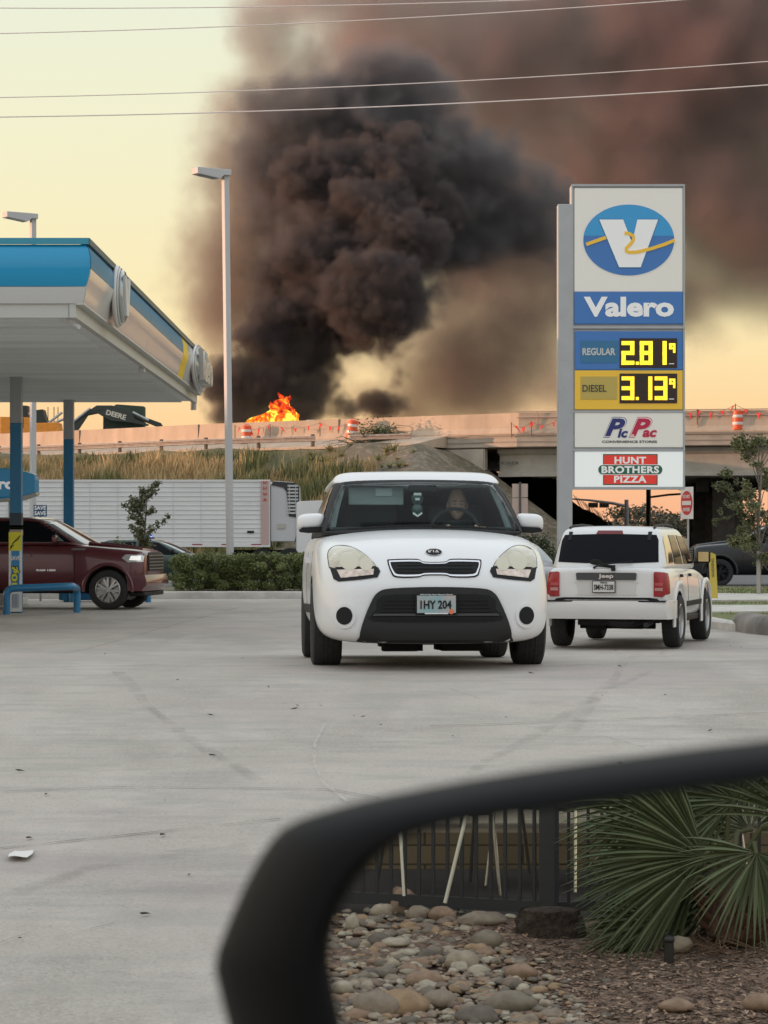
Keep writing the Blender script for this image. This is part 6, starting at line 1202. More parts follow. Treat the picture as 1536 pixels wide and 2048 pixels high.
for dz, hh in ((.42, .5), (-.22, .72)): mb = MB(); mb.box((0, 0, z + dz), (.58, .012, hh)); mb.build('sign_plate', sb, root, smooth=None, bevel=.004)
mb = MB(); mb.box((0, -.03, z / 2 + .36), (.07, .05, z + .75)); mb.build('post', mat('dark_post', (.09, .08, .08), .6), root, smooth=None)
c = P(1428, 0, 56.5); root = empty('marker_post', (c.x, 56.5, .13), 'slim yellow marker post leaning slightly on the lawn right of the silver car', 'post'); root.rotation_euler = (0, R(-3), 0); ym = mat('marker_yellow', (.62, .47, .08), .5)
mb = MB(); mb.prism([(-.07, 0), (-.07, 1.02), (0, 1.07), (.09, 1.02), (.09, 0)], -.01, .01, lambda a, b, d: (a, d, b)); mp_ = mb.build('post_blade', ym, root, smooth=None); text('WARNING', 'post_letters', mat('marker_black', (.03, .03, .03), .6), mp_, face_y(.01, -.012, .72) @ Matrix.Rotation(R(90), 4, 'Z'), .42, .07, .003)
rb2 = random.Random(31)
for i, (px, py, D, w, h, lab) in enumerate(((1105, 1090, 96, 2.2, 1.5, 'dark green shrub between the white hatchback and the silver car'), (1075, 1085, 100, 1.8, 1.8, 'dark shrub partly hidden behind the white hatchback mirror'), (640, 1100, 118, 2.5, 1.2, 'low shrub at the foot of the embankment beside the lorry cab'))):
    b = P(px, 0, D); b.z = 0; root = empty('shrub', b, lab, 'shrub'); mb = MB(); leaves(mb, [((rb2.uniform(-.4, .4) * w, rb2.uniform(-.3, .3), h * rb2.uniform(.3, .8)), (w * .28, .5, h * .28)) for _ in range(7)], 2200, .11, rb2, shell_=.3); mb.build('foliage', leaf_mat('shrub_leaf', (.03, .05, .02), (.07, .09, .035)), root, smooth=None)
    mb = MB(); mb.tube([(0, 0, 0), (.05, 0, h * .6)], .04, 6); mb.build('stem', M['wood'], root)
# lawn grass
rg = random.Random(2); mb = MB(); gm = [mat('lawn_blade', (.10, .13, .03), .8), mat('lawn_straw', (.26, .22, .09), .8)]
for _ in range(14000):
    x = 6.0 + rg.random() * 9; y = 41 + rg.random() * 30
    if x < 6.2 + max(0, (46 - y)) * .25 or 46.8 < y < 52.8 or 54.4 < y < 62: continue
    mb.cm = 1 if noise.noise(Vector((x * .5, y * .3, 0))) + rg.random() * .4 > .2 else 0; h = rg.uniform(.02, .06); a = rg.random() * 3; w = .012; mb.add([(x - w * cos(a), y - w * sin(a), .13), (x + w * cos(a), y + w * sin(a), .13), (x + rg.gauss(0, .02), y, .13 + h)], [(0, 1, 2)])
o = mb.build('lawn_grass', gm, smooth=None, fix=False); o['kind'] = 'stuff'; o['label'] = 'short patchy grass on the lawn island at the right'
# ------------------------------------------------------------------ door mirror of the car the picture is taken from
TH = R(-20); MN = Vector((sin(TH), -cos(TH), 0)); MC = Vector((.052, .78, EZ - .1136))
RM = Matrix.Translation(MC) @ Matrix(((1 - 2 * MN.x * MN.x, -2 * MN.x * MN.y, 0, 0), (-2 * MN.x * MN.y, 1 - 2 * MN.y * MN.y, 0, 0), (0, 0, 1, 0), (0, 0, 0, 1))) @ Matrix.Translation(-MC)
def on_plane(px, py, dep=0.0):
    r = Vector(((px - CX) / F, 1, -(py - HY) / F)); e = Vector((0, 0, EZ)); t = (MC - MN * dep - e).dot(MN) / r.dot(MN); return e + r * t
def resample(pts, n):
    q = [Vector(p) for p in smooth_poly(pts, 6)]; L = [0]
    for i in range(len(q)): L.append(L[-1] + (q[(i + 1) % len(q)] - q[i]).length)
    out = []; j = 0
    for k in range(n):
        d = L[-1] * k / n
        while L[j + 1] < d: j += 1
        t = (d - L[j]) / (L[j + 1] - L[j]); out.append(q[j].lerp(q[(j + 1) % len(q)], t))
    return out
IN = [(650, 1940), (652, 1880), (672, 1820), (705, 1765), (750, 1715), (810, 1676), (900, 1650), (1000, 1634), (1250, 1600), (1536, 1563), (1800, 1538), (1990, 1560), (2080, 1650), (2090, 1900), (2040, 2200), (1900, 2300), (1500, 2320), (1100, 2320), (830, 2290), (720, 2200), (675, 2060)]
OUT = [(426, 1925, 1), (443, 1880), (462, 1832), (482, 1786), (505, 1740), (530, 1698), (552, 1668), (578, 1648), (612, 1634), (690, 1610), (780, 1589), (1000, 1549), (1250, 1514), (1536, 1479), (1830, 1450), (2080, 1475), (2200, 1600), (2220, 1900), (2150, 2320), (1950, 2460), (1500, 2490), (1100, 2490), (700, 2460), (560, 2320), (478, 2120), (448, 2020)]
def mirror():
    root = empty('car_door_mirror', MC - MN * .03, 'large black car door mirror, out of focus, reflecting a fence, rocks and a palm', 'car mirror'); O = Vector(root.location); n = 160
    inn = resample(IN, n); out = resample(OUT, n)
    def nearest_pairs():
        res = []; cx = Vector((1350, 1950))
        for p in inn: res.append(p)
        return res
    cx = Vector((1330, 1940))
    # pair rings by angle round a common centre
    def by_angle(ring, k):
        a = 2 * pi * k / n; d = Vector((cos(a), sin(a))); best = None
        for i in range(len(ring)):
            p, q = ring[i] - cx, ring[(i + 1) % len(ring)] - cx; e = q - p; den = d.x * e.y - d.y * e.x
            if abs(den) < 1e-9: continue
            t = (p.x * e.y - p.y * e.x) / den; u = (p.x * d.y - p.y * d.x) / den
            if t > 0 and -1e-6 <= u <= 1 + 1e-6: best = cx + d * t
        return best
    I = [by_angle(inn, k) for k in range(n)]; Q = [by_angle(out, k) for k in range(n)]
    rings = []
    for f, dep in ((.0, .012), (.0, .002), (.03, -.004), (.12, -.007), (.35, -.006), (.62, .001), (.85, .011), (.97, .022), (1.0, .034)):
        rings.append([on_plane(*(I[k].lerp(Q[k], f)), dep) for k in range(n)])
    cc = on_plane(cx.x, cx.y, .034); edge_ = rings[-1]
    for sc, dep in ((.97, .055), (.86, .08), (.66, .098), (.35, .108), (.02, .11)):
        rings.append([cc + (edge_[k] - cc) * sc - MN * (dep - .034) for k in range(n)])
    mb = MB(); mb.v = [tuple(p - O) for r in rings for p in r]
    mb.f = [(j * n + k, j * n + (k + 1) % n, (j + 1) * n + (k + 1) % n, (j + 1) * n + k) for j in range(len(rings) - 1) for k in range(n)] + [tuple(range((len(rings) - 1) * n, len(rings) * n))]; mb.mi = [0] * len(mb.f)
    mb.build('housing', mat('mirror_housing', (.006, .006, .007), .62, spec=.12), root, smooth=60)
    g = MB(); g.v = [tuple(on_plane(*(I[k] + (I[k] - cx).normalized() * 5)) - O - MN * 0.0) for k in range(n)]; vb = [tuple(Vector(v) - MN * .004) for v in g.v]; g.v += vb
    g.f = [tuple(range(n)), tuple(range(2 * n - 1, n - 1, -1))] + [(k, (k + 1) % n, n + (k + 1) % n, n + k) for k in range(n)]; g.mi = [0] * len(g.f)
    gm_ = bpy.data.materials.new('mirror_silver'); gm_.use_nodes = True; b = gm_.node_tree.nodes['Principled BSDF']; b.inputs['Base Color'].default_value = (.86, .84, .80, 1); b.inputs['Metallic'].default_value = 1; b.inputs['Roughness'].default_value = 0
    g.build('mirror_glass', gm_, root, smooth=None)
    mb = MB(); a = on_plane(2100, 2150) - MN * .06; mb.tube([a - O, a - O + Vector((.05, .02, -.04)), a - O + Vector((.12, -.01, -.07))], [.035, .03, .035], 14); mb.build('mounting_arm', M['black_plastic'], root)
mirror()
VZ = -.40
def V(px, py, D=None, z=None):
    """a point of the place the mirror shows, given where its image appears"""
    if z is not None: D = (EZ - z) * F / (py - HY)
    return P(px, py, D)
def reflect(o):
    for q in [o] + list(o.children_recursive):
        if q.type == 'MESH' and not q.get('done'):
            pass
    return o
def vb(mb, name, m, parent=None, loc=None, **k):
    """build a mesh that was laid out as its mirror image: reflected to where the thing really stands"""
    mb.v = [tuple(RM @ Vector(v)) for v in mb.v]
    return mb.build(name, m, parent, loc=loc, **k)
def vempty(name, p, *a): return empty(name, RM @ Vector(p), *a)
def vpart(mb, name, m, root, **k):
    mb.v = [tuple(RM @ Vector(v) - root.location) for v in mb.v]; return mb.build(name, m, root, **k)
bedm = ground_mat('mulch_bed', [(1, 0, 1, (.13, .085, .06), 1, None), (1.2, .4, .6, (.21, .135, .10), .9, None), (14, .45, .62, (.28, .19, .145), .8, None), (38, .5, .6, (.03, .02, .015), .8, None), (60, .58, .66, (.26, .20, .16), .8, None)], bump=1, bscale=60)
def bz(x, y): return VZ + .03 * noise.noise(Vector((x * 1.3, y * 1.3, 5))) + .012 * noise.noise(Vector((x * 7, y * 7, 2)))
mb = MB(); mb.grid(lambda u, v: (-3 + 8 * u, 7 + 5.95 * v, bz(-3 + 8 * u, 7 + 5.95 * v)), 160, 120); o = vb(mb, 'planting_bed', bedm, smooth=180); o['kind'] = 'structure'
mb = MB(); mb.grid(lambda u, v: (-4 + 11 * u, 12.95 + 2.0 * v, VZ - .02), 2, 2); o = vb(mb, 'patio', mat('patio_floor', (.045, .038, .034), .8, var=.15), smooth=None); o['kind'] = 'structure'
# stones: individuals for the large ones, one mass for the pebbles
rs = random.Random(12); RC = [(.24, .195, .15), (.33, .28, .215), (.20, .17, .135), (.27, .185, .13), (.38, .34, .27), (.14, .12, .10), (.30, .205, .125), (.20, .15, .12)]
RMAT = [mat('river_stone', c, .75, var=.22, vscale=18, bump=.15, bscale=60) for c in RC]
def stone(mb, c, r, seed, ang, amp=1.0):
    sx, sy, sz = r; rot = Matrix.Rotation(ang, 3, 'Z'); m2 = MB(); m2.sphere((0, 0, 0), 1.0, 14, 9)
    for v in m2.v: p = Vector(v); k = 1 + .34 * amp * noise.noise(p * 1.3 + Vector((seed, 0, 0))) + .13 * noise.noise(p * 3.2 + Vector((seed, 4, 0))); q = rot @ Vector((p.x * sx * k, p.y * sy * k, p.z * sz * k)); mb.v.append(tuple(Vector(c) + q))
    k0 = len(mb.v) - len(m2.v); mb.f += [tuple(i + k0 for i in f) for f in m2.f]; mb.mi += [mb.cm] * len(m2.f)
big = [(803, 1807, .10, .11, 3, 'rounded brown boulder standing against the fence foot'), (765, 1822, .075, .045, 1, 'flat tan stone left of the brown boulder'), (836, 1828, .08, .05, 0, 'brown stone right of the brown boulder'), (705, 1848, .045, .055, 4, 'pale upright egg shaped stone'), (975, 1882, .10, .065, 2, 'grey blocky stone beside the stump'),
       (925, 1922, .10, .06, 1, 'tan stone with a smooth top in the middle of the pebbles'), (1042, 1945, .09, .045, 3, 'reddish brown flat stone on the mulch'), (800, 2012, .15, .075, 6, 'long orange brown river stone in the near pebbles'), (752, 2018, .12, .085, 0, 'brown grey river stone beside the orange one'), (1020, 2010, .14, .07, 2, 'rough grey stone in the near pebbles'),
       (850, 1960, .10, .05, 3, 'flat brown stone above the orange river stone'), (880, 2000, .09, .05, 0, 'wide brown stone right of the orange one'), (955, 2032, .11, .05, 5, 'dark flat stone at the bottom of the mirror'), (1352, 2012, .09, .035, 3, 'flat brown stone alone on the mulch'), (790, 1885, .09, .03, 4, 'pale flat splinter of stone'), (758, 1883, .07, .05, 5, 'dark grey rounded stone'),
       (685, 1976, .06, .04, 4, 'chalky white angular stone at the left rim'), (965, 1840, .16, .05, 0, 'long brown stone along the fence foot'), (1520, 2005, .09, .045, 3, 'brown stone at the right edge of the mirror'), (1360, 1890, .08, .05, 1, 'tan stone under the palm'), (885, 1830, .09, .05, 3, 'brown stone leaning on the fence rail')]
for i, (px, py, rw, rh_, ci, lab) in enumerate(big):
    c = V(px, py, z=VZ + .03); mb = MB(); stone(mb, c, (rw * .82, rw * .6, rh_ * .85), i * 3.1 + 1.7, rs.uniform(-.4, .4), .55); loc = RM @ c; tag(vb(mb, 'stone', RMAT[ci], loc=loc, smooth=180), lab, 'stone', 'larger stones seen in the mirror')
k = 0
while k < 260:
    px = rs.uniform(600, 1250); py = rs.uniform(1835, 2110); 
    if px > 1000 and py < 1960 or px > 1000 + (py - 1960) * 1.2 + 60: continue
    c = V(px, py, z=VZ + .015); r = rs.uniform(.02, .042); mb = MB(); stone(mb, c, (r * rs.uniform(.9, 1.6), r * rs.uniform(.8, 1.2), r * rs.uniform(.45, .75)), rs.uniform(0, 90), rs.uniform(0, 3)); tag(vb(mb, 'cobble', RMAT[rs.randrange(8)], loc=RM @ c, smooth=180), 'fist sized river cobble lying in the pebble bed seen in the mirror', 'stone', 'cobbles in the pebble bed'); k += 1
mb = MB()
for k in range(4200):
    px = rs.uniform(560, 1330); py = rs.uniform(1822, 2200); lim = 930 + (py - 1830) * 1.1 + rs.gauss(0, 60)
    if px > lim: continue
    c = V(px, py, z=VZ + .008); mb.cm = rs.randrange(8); r = rs.uniform(.009, .024); stone(mb, c, (r * rs.uniform(.9, 1.7), r * rs.uniform(.8, 1.3), r * rs.uniform(.4, .75)), rs.uniform(0, 90), rs.uniform(0, 3))
o = vb(mb, 'pebbles', RMAT, smooth=180); o['kind'] = 'stuff'; o['label'] = 'mixed small river pebbles covering the bed seen in the mirror'
# wood chips
mb = MB(); cm_ = [mat('chip_pale', (.40, .28, .20), .9), mat('chip_brown', (.22, .14, .095), .9), mat('chip_dark', (.05, .035, .025), .9)]
for k in range(9000):
    px = rs.uniform(850, 1640); py = rs.uniform(1850, 2150); 
    if px < 860 + (py - 1830) * .9: 
        if rs.random() < .8: continue
    c = V(px, py, z=VZ + .012); c.z = bz(c.x, c.y) + .006; mb.cm = rs.randrange(3); l = rs.uniform(.006, .022); a = rs.uniform(0, 3.1); d = Vector((cos(a), sin(a), rs.uniform(-.3, .3))) * l; s = Vector((-d.y, d.x, rs.uniform(-.004, .004))) * rs.uniform(.15, .4)
    mb.add([c - d - s, c + d - s, c + d + s, c - d + s + Vector((0, 0, .003))], [(0, 1, 2, 3)])
o = vb(mb, 'wood_chips', cm_, smooth=None, fix=False); o['kind'] = 'stuff'; o['label'] = 'reddish wood chip mulch under the palm seen in the mirror'
# fence
def fence():
    a = V(560, 1808, z=VZ); b = V(1098, 1836, z=VZ); root = vempty('metal_fence', (a + b) / 2, 'dark metal picket fence reflected in the car mirror', 'fence'); m = mat('fence_paint', (.035, .038, .043), .5); d = (b - a); L = d.length; u = d / L; ang = math.atan2(u.y, u.x)
    for z, h in ((.055, .06), (1.0, .04)): mb = MB(); mb.box((a + b) / 2 + Vector((0, 0, z)), (L, .04, h), rz=ang); vpart(mb, 'rail', m, root, smooth=None)
    n = int(L / .078)
    for i in range(n + 1): p = a + u * (L * i / n); mb = MB(); mb.box(p + Vector((0, 0, .55)), (.017, .017, 1.05), rz=ang); vpart(mb, 'picket', m, root, smooth=None)
    for p, w in ((a, .06), (b, .085)): mb = MB(); mb.box(p + Vector((0, 0, .6)), (w, w, 1.24), rz=ang); vpart(mb, 'post', m, root, smooth=None, bevel=.004)
    e = b + Vector((2.6, .9, 0)); d2 = (e - b).normalized(); 
    for z, h in ((.055, .05), (1.0, .04)): mb = MB(); mb.box((b + e) / 2 + Vector((0, 0, z)), ((e - b).length, .03, h), rz=math.atan2(d2.y, d2.x)); vpart(mb, 'rail', m, root, smooth=None)
    for i in range(1, 24): p = b + d2 * (.11 * i); mb = MB(); mb.box(p + Vector((0, 0, .55)), (.016, .016, 1.05)); vpart(mb, 'picket', m, root, smooth=None)
fence()
# building wall behind: brick base, dark above
root = vempty('patio_wall', (1, 15.2, VZ), 'dark wall with a tan brick base behind the reflected fence', 'wall')
bm_ = bpy.data.materials.new('brick_base'); bm_.use_nodes = True; t = bm_.node_tree; bt = t.nodes.new('ShaderNodeTexBrick'); tcn = t.nodes.new('ShaderNodeTexCoord'); mp = t.nodes.new('ShaderNodeMapping'); mp.inputs['Rotation'].default_value = (R(90), 0, 0)
bt.inputs['Color1'].default_value = (.19, .145, .085, 1); bt.inputs['Color2'].default_value = (.15, .115, .07, 1); bt.inputs['Mortar'].default_value = (.06, .045, .03, 1); bt.inputs['Scale'].default_value = 1; bt.inputs['Brick Width'].default_value = .30; bt.inputs['Row Height'].default_value = .115; bt.inputs['Mortar Size'].default_value = .006
t.links.new(tcn.outputs['Object'], mp.inputs[0]); t.links.new(mp.outputs[0], bt.inputs[0]); t.links.new(bt.outputs[0], t.nodes['Principled BSDF'].inputs['Base Color']); t.nodes['Principled BSDF'].inputs['Roughness'].default_value = .85
mb = MB(); mb.box((1, 15.25, VZ + .08), (11, .5, .22)); vpart(mb, 'brick_base', bm_, root, smooth=None)
mb = MB(); mb.box((1, 15.35, VZ + 1.9), (11, .4, 3.1)); vpart(mb, 'wall_face', mat('wall_dark', (.035, .034, .033), .7), root, smooth=None)
# chairs with bright tube frames
chm = mat('tube_bright', (.75, .74, .70), .18, 1.0); wvm = mat('chair_weave', (.02, .02, .022), .7)
def chair(c, rot, label):
    root = vempty('patio_chair', c, label, 'chair', 'patio chairs behind the fence'); Rz = Matrix.Rotation(rot, 3, 'Z'); T = lambda *p: Vector(c) + Rz @ Vector(p)
    for sx in (-.25, .25):
        mb = MB(); mb.tube([T(sx * 1.1, -.28, 0), T(sx, -.22, .44), T(sx, .2, .44), T(sx, .3, .9)], .011, 8); vpart(mb, 'frame', chm, root); mb = MB(); mb.tube([T(sx * 1.1, .3, 0), T(sx, .12, .44)], .011, 8); vpart(mb, 'leg', chm, root)
        mb = MB(); mb.tube([T(sx, -.22, .62), T(sx, .22, .62), T(sx, .24, .5)], .011, 8); vpart(mb, 'armrest', chm, root)
    mb = MB(); mb.box(T(0, 0, .445), (.48, .44, .02), rz=rot); vpart(mb, 'seat', wvm, root, smooth=None); mb = MB(); mb.box(T(0, .26, .7), (.48, .03, .38), rz=rot); vpart(mb, 'backrest', wvm, root, smooth=None)
chair((.30, 13.9, VZ), .25, 'patio chair with bright tube legs behind the left part of the reflected fence')
chair((.95, 14.2, VZ), -.5, 'patio chair with bright tube legs beside the fence corner post')
chair((1.65, 13.9, VZ), .9, 'patio chair with bright tube frame half hidden by the palm fronds')
# loose poles leaning by the fence
for (a, b, r, lab) in (((800, 1655), (808, 1792), .008, 'thin pale cane leaning on the fence above the brown boulder'), ((940, 1600), (890, 1806), .010, 'pale tilted rod leaning on the fence'), ((1112, 1560), (1110, 1830), .011, 'bright upright rod right beside the fence post')):
    A_ = V(a[0], a[1], 12.93); B_ = V(b[0], b[1], 12.88); mb = MB(); mb.tube([A_, B_], r, 8); tag(vb(mb, 'garden_rod', mat('rod_pale', (.7, .68, .58), .4), loc=RM @ B_), lab, 'rod')
# fan palm
def palm():
    D = 12.0; c = V(1475, 1860, D); c.z = VZ; root = vempty('fan_palm', c, 'low green fan palm with spread leaves reflected in the car mirror', 'palm'); r_ = random.Random(14)
    g1 = leaf_mat('palm_green', (.055, .078, .034), (.115, .145, .07)); g2 = mat('palm_stalk', (.09, .10, .04), .6); tipm = mat('palm_tip', (.22, .20, .10), .7)
    def fan(px, py, dd, R0, ang, spread, tilt, n=44):
        h = V(px, py, D + dd); mb = MB()
        for i in range(n):
            a = ang + spread * (i / (n - 1) - .5) + r_.gauss(0, .012); L = R0 * (.82 + .18 * cos((i / (n - 1) - .5) * 2.2)) * r_.uniform(.93, 1.05); dv = Vector((cos(a), tilt * cos(a - ang) - .1, sin(a))).normalized(); dr = Vector((0, 0, -1)); wv = Vector((-sin(a), 0, cos(a))); pts = []
            for s_ in range(6):
                t = s_ / 5; p = h + dv * (L * (.04 + .96 * t)) + dr * (L * .13 * t ** 2.6) + Vector((0, -.03 * sin(i), 0)); w = (.0095 * (t / .45) if t < .45 else .0095 * (1 - (t - .45) / .55)) + .001; pts.append((p, w))
            vs = [];
            for p, w in pts: vs += [p - wv * w, p + Vector((0, .010 if i % 2 else -.010, 0)) * min(1, w / .01), p + wv * w]
            mb.add(vs, [(3 * q + j, 3 * q + j + 1, 3 * q + j + 4, 3 * q + j + 3) for q in range(5) for j in (0, 1)])
        vpart(mb, 'leaf_fan', g1, root, smooth=None, fix=False); base = c + Vector((r_.uniform(-.08, .08), 0, .30)); mid = (h + base) / 2 + Vector((0, 0, .12)); mb = MB(); mb.tube([base, mid, h + (h - mid).normalized() * .03], [.016, .012, .009], 8); vpart(mb, 'leaf_stalk', g2, root)
    fan(1408, 1712, -.2, .68, R(172), R(132), -.15, 64); fan(1398, 1735, .05, .60, R(196), R(110), -.1, 40); fan(1330, 1840, -.05, .46, R(190), R(70), -.2, 30); fan(1512, 1705, -.3, .42, R(262), R(200), -.3, 40); fan(1340, 1612, .1, .55, R(190), R(130), .1, 40); fan(1470, 1600, 0, .5, R(120), R(240), .1, 44)
    fan(1600, 1640, -.1, .6, R(60), R(220), 0, 40); fan(1450, 1790, .25, .5, R(230), R(160), .2, 40); fan(1580, 1790, .2, .5, R(300), R(180), .1, 36); fan(1380, 1660, .4, .6, R(165), R(150), .2, 40); fan(1500, 1660, .35, .6, R(100), R(200), .2, 40); fan(1440, 1730, .5, .6, R(200), R(220), .3, 44)
    mb = MB(); pr = [(.10, 0), (.15, .06), (.14, .16), (.10, .26), (.07, .34), (.02, .38)]; mb.lathe([(r, h) for r, h in pr], c, (0, 0, 1), 18); vpart(mb, 'trunk', mat('palm_trunk', (.09, .05, .035), .95, var=.5, vscale=20, bump=.6, bscale=40), root)
    for k in range(46):
        a = r_.uniform(0, 6.28); p = c + Vector((cos(a) * .12, sin(a) * .12, r_.uniform(.02, .26))); mb = MB(); d = Vector((cos(a), sin(a), .6)); mb.tube([p, p + d * .05, p + d * .09 + Vector((0, 0, .03))], [.016, .013, .006], 5); vpart(mb, 'leaf_base', mat('leaf_base', (.12, .06, .04), .9) if k == 0 else bpy.data.materials['leaf_base'], root)
    mb = MB()
    for k in range(60):
        p = c + Vector((r_.gauss(0, .16), r_.gauss(-.08, .12), 0)); p.z = bz(p.x, p.y) + .01; q = p + Vector((r_.gauss(-.05, .12), r_.gauss(0, .06), 0)); q.z = bz(q.x, q.y) + .012; mb.tube([p, (p + q) / 2 + Vector((0, 0, r_.uniform(.01, .06))), q], [.005, .004, .002], 4)
    vpart(mb, 'roots', mat('palm_root', (.16, .10, .07), .9), root)
palm()
c = V(1100, 1868, z=VZ); mb = MB()
def st(u, v): a = u * 2 * pi; r = (.145 + .02 * noise.noise(Vector((cos(a) * 3, sin(a) * 3, v * 4)))) * (1.08 - .2 * v); return c + Vector((cos(a) * r * 1.2, sin(a) * r * .8, v * .14 + .02 * noise.noise(Vector((cos(a) * 5, sin(a) * 5, 0))) - .02))
mb.grid(st, 40, 8); mb.sphere(c + Vector((0, 0, .11)), (.15, .10, .025), 20, 6); tag(vb(mb, 'tree_stump', mat('stump_bark', (.045, .032, .025), .95, var=.5, vscale=30, bump=.8, bscale=50), loc=RM @ c, smooth=50), 'dark weathered tree stump at the foot of the fence post in the mirror', 'stump')
c = V(1338, 1925, z=VZ); root = vempty('garden_light', c, 'short black garden light under the palm in the mirror', 'garden light'); mb = MB(); mb.cyl(c, c + Vector((0, 0, .10)), .024, .022, 16); vpart(mb, 'body', M['black_plastic'], root); mb = MB(); mb.sphere(c + Vector((0, 0, .105)), (.027, .027, .022), 16, 8); vpart(mb, 'cap', M['black_plastic'], root)
# ------------------------------------------------------------------ smoke
def vol_mat(name, col, dens, aniso=0.0, emis=None):
    m = bpy.data.materials.new(name); m.use_nodes = True; n = m.node_tree.nodes; n.clear()
    out = n.new('ShaderNodeOutputMaterial'); v = n.new('ShaderNodeVolumePrincipled')
    v.inputs['Color'].default_value = (*col, 1); v.inputs['Density'].default_value = dens
    v.inputs['Anisotropy'].default_value = aniso
    m.node_tree.links.new(v.outputs[0], out.inputs['Volume'])
    return m

def smoke_cloud(name, blobs, D, box, mat, res, billow, step=1.0, thick=.6, warp=0.0, seed=0.0, soft=.25, lab=None, cut=0.0, thin=None):
    """blobs: (px, py, rx, ry, strength, dD) as seen from the road at distance D; density grid made by geometry nodes."""
    ng = bpy.data.node_groups.new(name, 'GeometryNodeTree')
    ng.interface.new_socket('Geometry', in_out='INPUT', socket_type='NodeSocketGeometry')
    ng.interface.new_socket('Geometry', in_out='OUTPUT', socket_type='NodeSocketGeometry')
    N = ng.nodes; L = ng.links
    go = N.new('NodeGroupOutput'); pos = N.new('GeometryNodeInputPosition')
    def mth(op, a, b=None, c=None, clamp=False):
        n = N.new('ShaderNodeMath'); n.operation = op; n.use_clamp = clamp
        for i, v in enumerate((a, b, c)):
            if v is None: continue
            if isinstance(v, (int, float)): n.inputs[i].default_value = v
            else: L.new(v, n.inputs[i])
        return n.outputs[0]
    def vm(op, a, b=None, s=None):
        n = N.new('ShaderNodeVectorMath'); n.operation = op
        for i, v in enumerate((a, b)):
            if v is None: continue
            if isinstance(v, (tuple, Vector)): n.inputs[i].default_value = v
            else: L.new(v, n.inputs[i])
        if s is not None: n.inputs['Scale'].default_value = s
        return n.outputs['Value'] if op in ('LENGTH', 'DISTANCE') else n.outputs[0]
    def nz(vec, sc, det=3.0, rough=.55, col=False):
        n = N.new('ShaderNodeTexNoise'); n.inputs['Scale'].default_value = sc; n.inputs['Detail'].default_value = det
        n.inputs['Roughness'].default_value = rough; L.new(vec, n.inputs['Vector']); return n.outputs[1 if col else 0]
    p = vm('ADD', pos.outputs[0], (seed, seed * 1.7, -seed))
    w = nz(p, .05, 2.0, col=True)
    w = vm('SUBTRACT', w, (.5, .5, .5)); w = vm('SCALE', w, s=warp)
    q = vm('ADD', pos.outputs[0], w)
    f = None
    for (px, py, rx, ry, st, dD) in blobs:
        c = P(px, py, D + dD); rx_, rz_ = rx / F * D, ry / F * D
        ryy = thick * (rx_ + rz_) / 2
        d = vm('SUBTRACT', q, c); d = vm('DIVIDE', d, (rx_, ryy, rz_)); d = vm('LENGTH', d)
        g = mth('MULTIPLY', mth('SUBTRACT', 1.0, d), st)
        f = g if f is None else mth('SMOOTH_MAX', f, g, .12)
    tot = f
    for (sc, amp, kind) in billow:
        if kind == 'v':
            n = N.new('ShaderNodeTexVoronoi'); n.feature = 'SMOOTH_F1'; n.inputs['Scale'].default_value = sc
            n.inputs['Smoothness'].default_value = .35; n.inputs['Randomness'].default_value = 1.0
            ww = vm('ADD', p, vm('SCALE', nz(p, sc * .8, 2.0, col=True), s=1.2 / sc))
            L.new(ww, n.inputs['Vector'])
            t = mth('MULTIPLY', mth('SUBTRACT', .45, n.outputs['Distance']), amp)
        else:
            t = mth('MULTIPLY', mth('SUBTRACT', nz(p, sc, 5.0, .6), .5), amp)
        tot = mth('ADD', tot, t)
    mr = N.new('ShaderNodeMapRange'); mr.interpolation_type = 'SMOOTHSTEP'
    L.new(tot, mr.inputs[0]); mr.inputs[1].default_value = cut; mr.inputs[2].default_value = cut + soft
    dens = mr.outputs[0]
    if thin:   # patchy inner density
        dens = mth('MULTIPLY', dens, mth('ADD', thin[0], mth('MULTIPLY', nz(p, thin[2], 4.0), thin[1]), clamp=False))
    vc = N.new('GeometryNodeVolumeCube')
    L.new(dens, vc.inputs['Density'])
    vc.inputs['Min'].default_value = box[0]; vc.inputs['Max'].default_value = box[1]
    for i, k in enumerate(('Resolution X', 'Resolution Y', 'Resolution Z')): vc.inputs[k].default_value = res[i]
    sm = N.new('GeometryNodeSetMaterial'); sm.inputs['Material'].default_value = mat
    L.new(vc.outputs[0], sm.inputs[0]); L.new(sm.outputs[0], go.inputs[0])
    v = bpy.data.volumes.new(name); o = bpy.data.objects.new(name, v); COL.objects.link(o)
    v.materials.append(mat)
    md = o.modifiers.new('grid', 'NODES'); md.node_group = ng
    v.render.step_size = step
    o['kind'] = 'stuff'; o['label'] = lab
    return o

def vbox(x0, x1, y0, y1, D0, D1, D):
    a = P(x0, y1, D); b = P(x1, y0, D)
    return (Vector((a.x, D0, a.z)), Vector((b.x, D1, b.z)))
dark = vol_mat('black_smoke', (.22, .185, .175), 1.7)
soot = vol_mat('soot_smoke', (.33, .315, .32), .8)
brown = vol_mat('brown_smoke', (.60, .41, .345), .42)
veil = vol_mat('veil_smoke', (.68, .46, .42), .19)
A = [(480,830,70,50,1,0),(540,770,100,95,1,0),(640,800,65,70,1,0),(465,775,60,75,1,0),(590,835,110,40,1,0),(570,680,95,100,1,0),(680,625,135,120,1,0),(760,590,105,120,1,-4),
     (650,500,120,100,1,0),(780,500,105,100,1,-2),(730,430,120,80,1,0),(620,720,90,80,1,0),(800,620,60,70,1,0),(700,822,60,30,.8,0),(775,808,65,38,.8,6),(800,755,45,40,.7,6),(650,370,110,90,.75,3),(780,340,110,95,.75,3),(560,560,70,70,.8,2),(860,430,80,75,.75,3)]
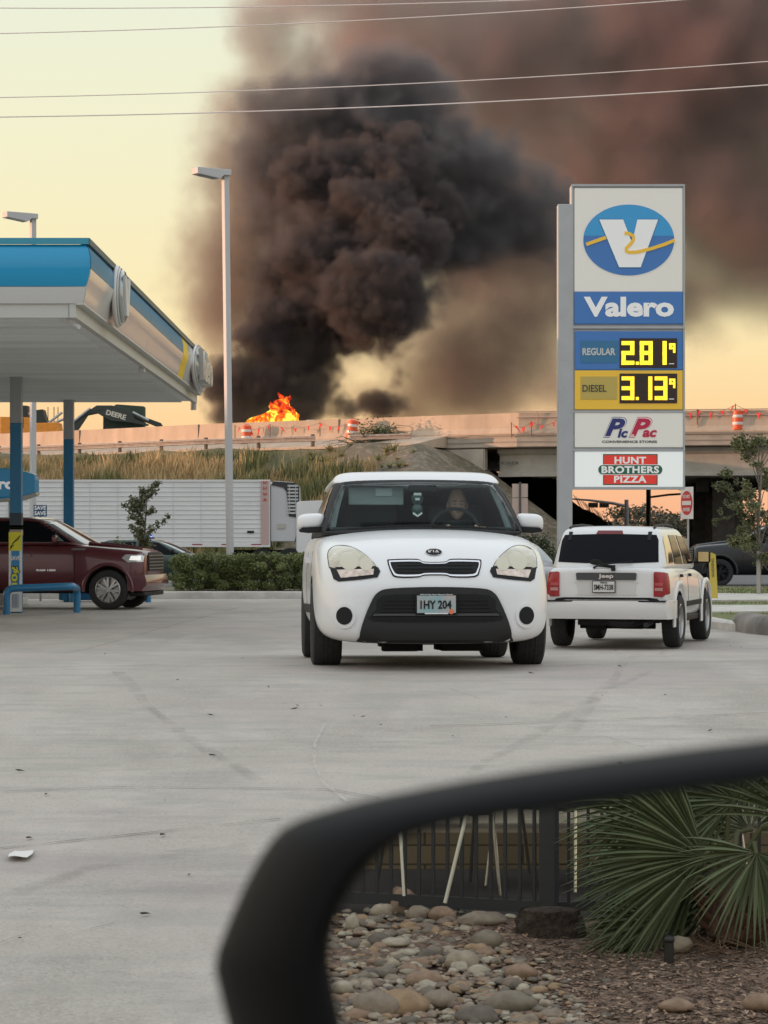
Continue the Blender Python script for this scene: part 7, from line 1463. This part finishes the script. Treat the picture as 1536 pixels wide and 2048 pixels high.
smoke_cloud('black_smoke', A, 200, vbox(380,990,230,870,190,212,200), dark, (200, 66, 210),
            [(.16, .5, 'v'), (.36, .45, 'v'), (.8, .35, 'v'), (1.6, .2, 'v'), (.5, .35, 'n')], warp=3.0, soft=.5, cut=-.1, step=.4, lab='dense black smoke boiling up from the fire in cauliflower puffs')
A2 = [(700,370,235,190,1.1,2),(640,290,160,150,1,0),(720,230,190,130,1,0),(870,350,170,140,1,0),(970,420,160,120,1,2),(1050,450,110,100,.9,4),(800,190,110,80,.9,0),
      (590,420,110,150,.8,4),(630,560,110,120,.7,4),(900,470,120,100,.9,0),(760,270,150,130,1.2,0)]
smoke_cloud('dark_smoke', A2, 208, vbox(360,1240,40,760,199,219,208), soot, (190, 40, 155),
            [(.12, .55, 'v'), (.32, .6, 'v'), (.8, .3, 'v'), (.35, .6, 'n')], warp=5.0, seed=5, soft=.6, cut=-.2, step=.7, lab='dark sooty smoke rolling over the top of the black column')
B = [(500,520,140,210,1.25,-3),(505,330,125,150,1.15,-3),(465,640,90,120,1,0),(460,750,60,80,.9,0),(540,190,140,110,1,0),(530,60,90,130,.9,0),(1010,470,160,160,1,0),
     (930,750,190,110,1.3,0),(1030,710,120,140,1.25,0),(860,690,80,60,.8,0),(800,800,160,60,1,0),(880,600,120,100,.5,0),(700,420,260,300,1,0),(600,640,160,160,1,0),(980,800,120,50,.8,0),(620,120,120,80,.7,0)]
smoke_cloud('brown_smoke', B, 220, vbox(280,1220,-80,868,211,232,220), brown, (160, 30, 160),
            [(.12, .5, 'v'), (.25, .9, 'n'), (.9, .3, 'v')], warp=5.0, seed=13, soft=1.0, cut=-.3, step=1.1, thin=(.2, 1.3, .12), lab='brown smoke drifting round the black column')
C = [(880,90,250,140,1,0),(1120,180,280,220,1,0),(1400,180,340,320,1,0),(1500,390,260,200,1,0),(1220,420,220,190,1,0),(1040,560,150,150,.8,0),(1240,560,200,120,.7,0),
     (760,10,190,80,.8,0),(1480,570,130,60,.5,0),(1350,60,220,170,1,0),(1000,700,140,100,.5,0)]
smoke_cloud('drifting_smoke', C, 245, vbox(500,1760,-160,868,229,263,245), veil, (175, 34, 160),
            [(.06, .5, 'n'), (.14, .6, 'v'), (.3, .5, 'n')], warp=8.0, seed=31, soft=.7, cut=-.5, step=1.4, thin=(.3, 1.8, .07), lab='wide reddish brown smoke bank drifting away to the right')
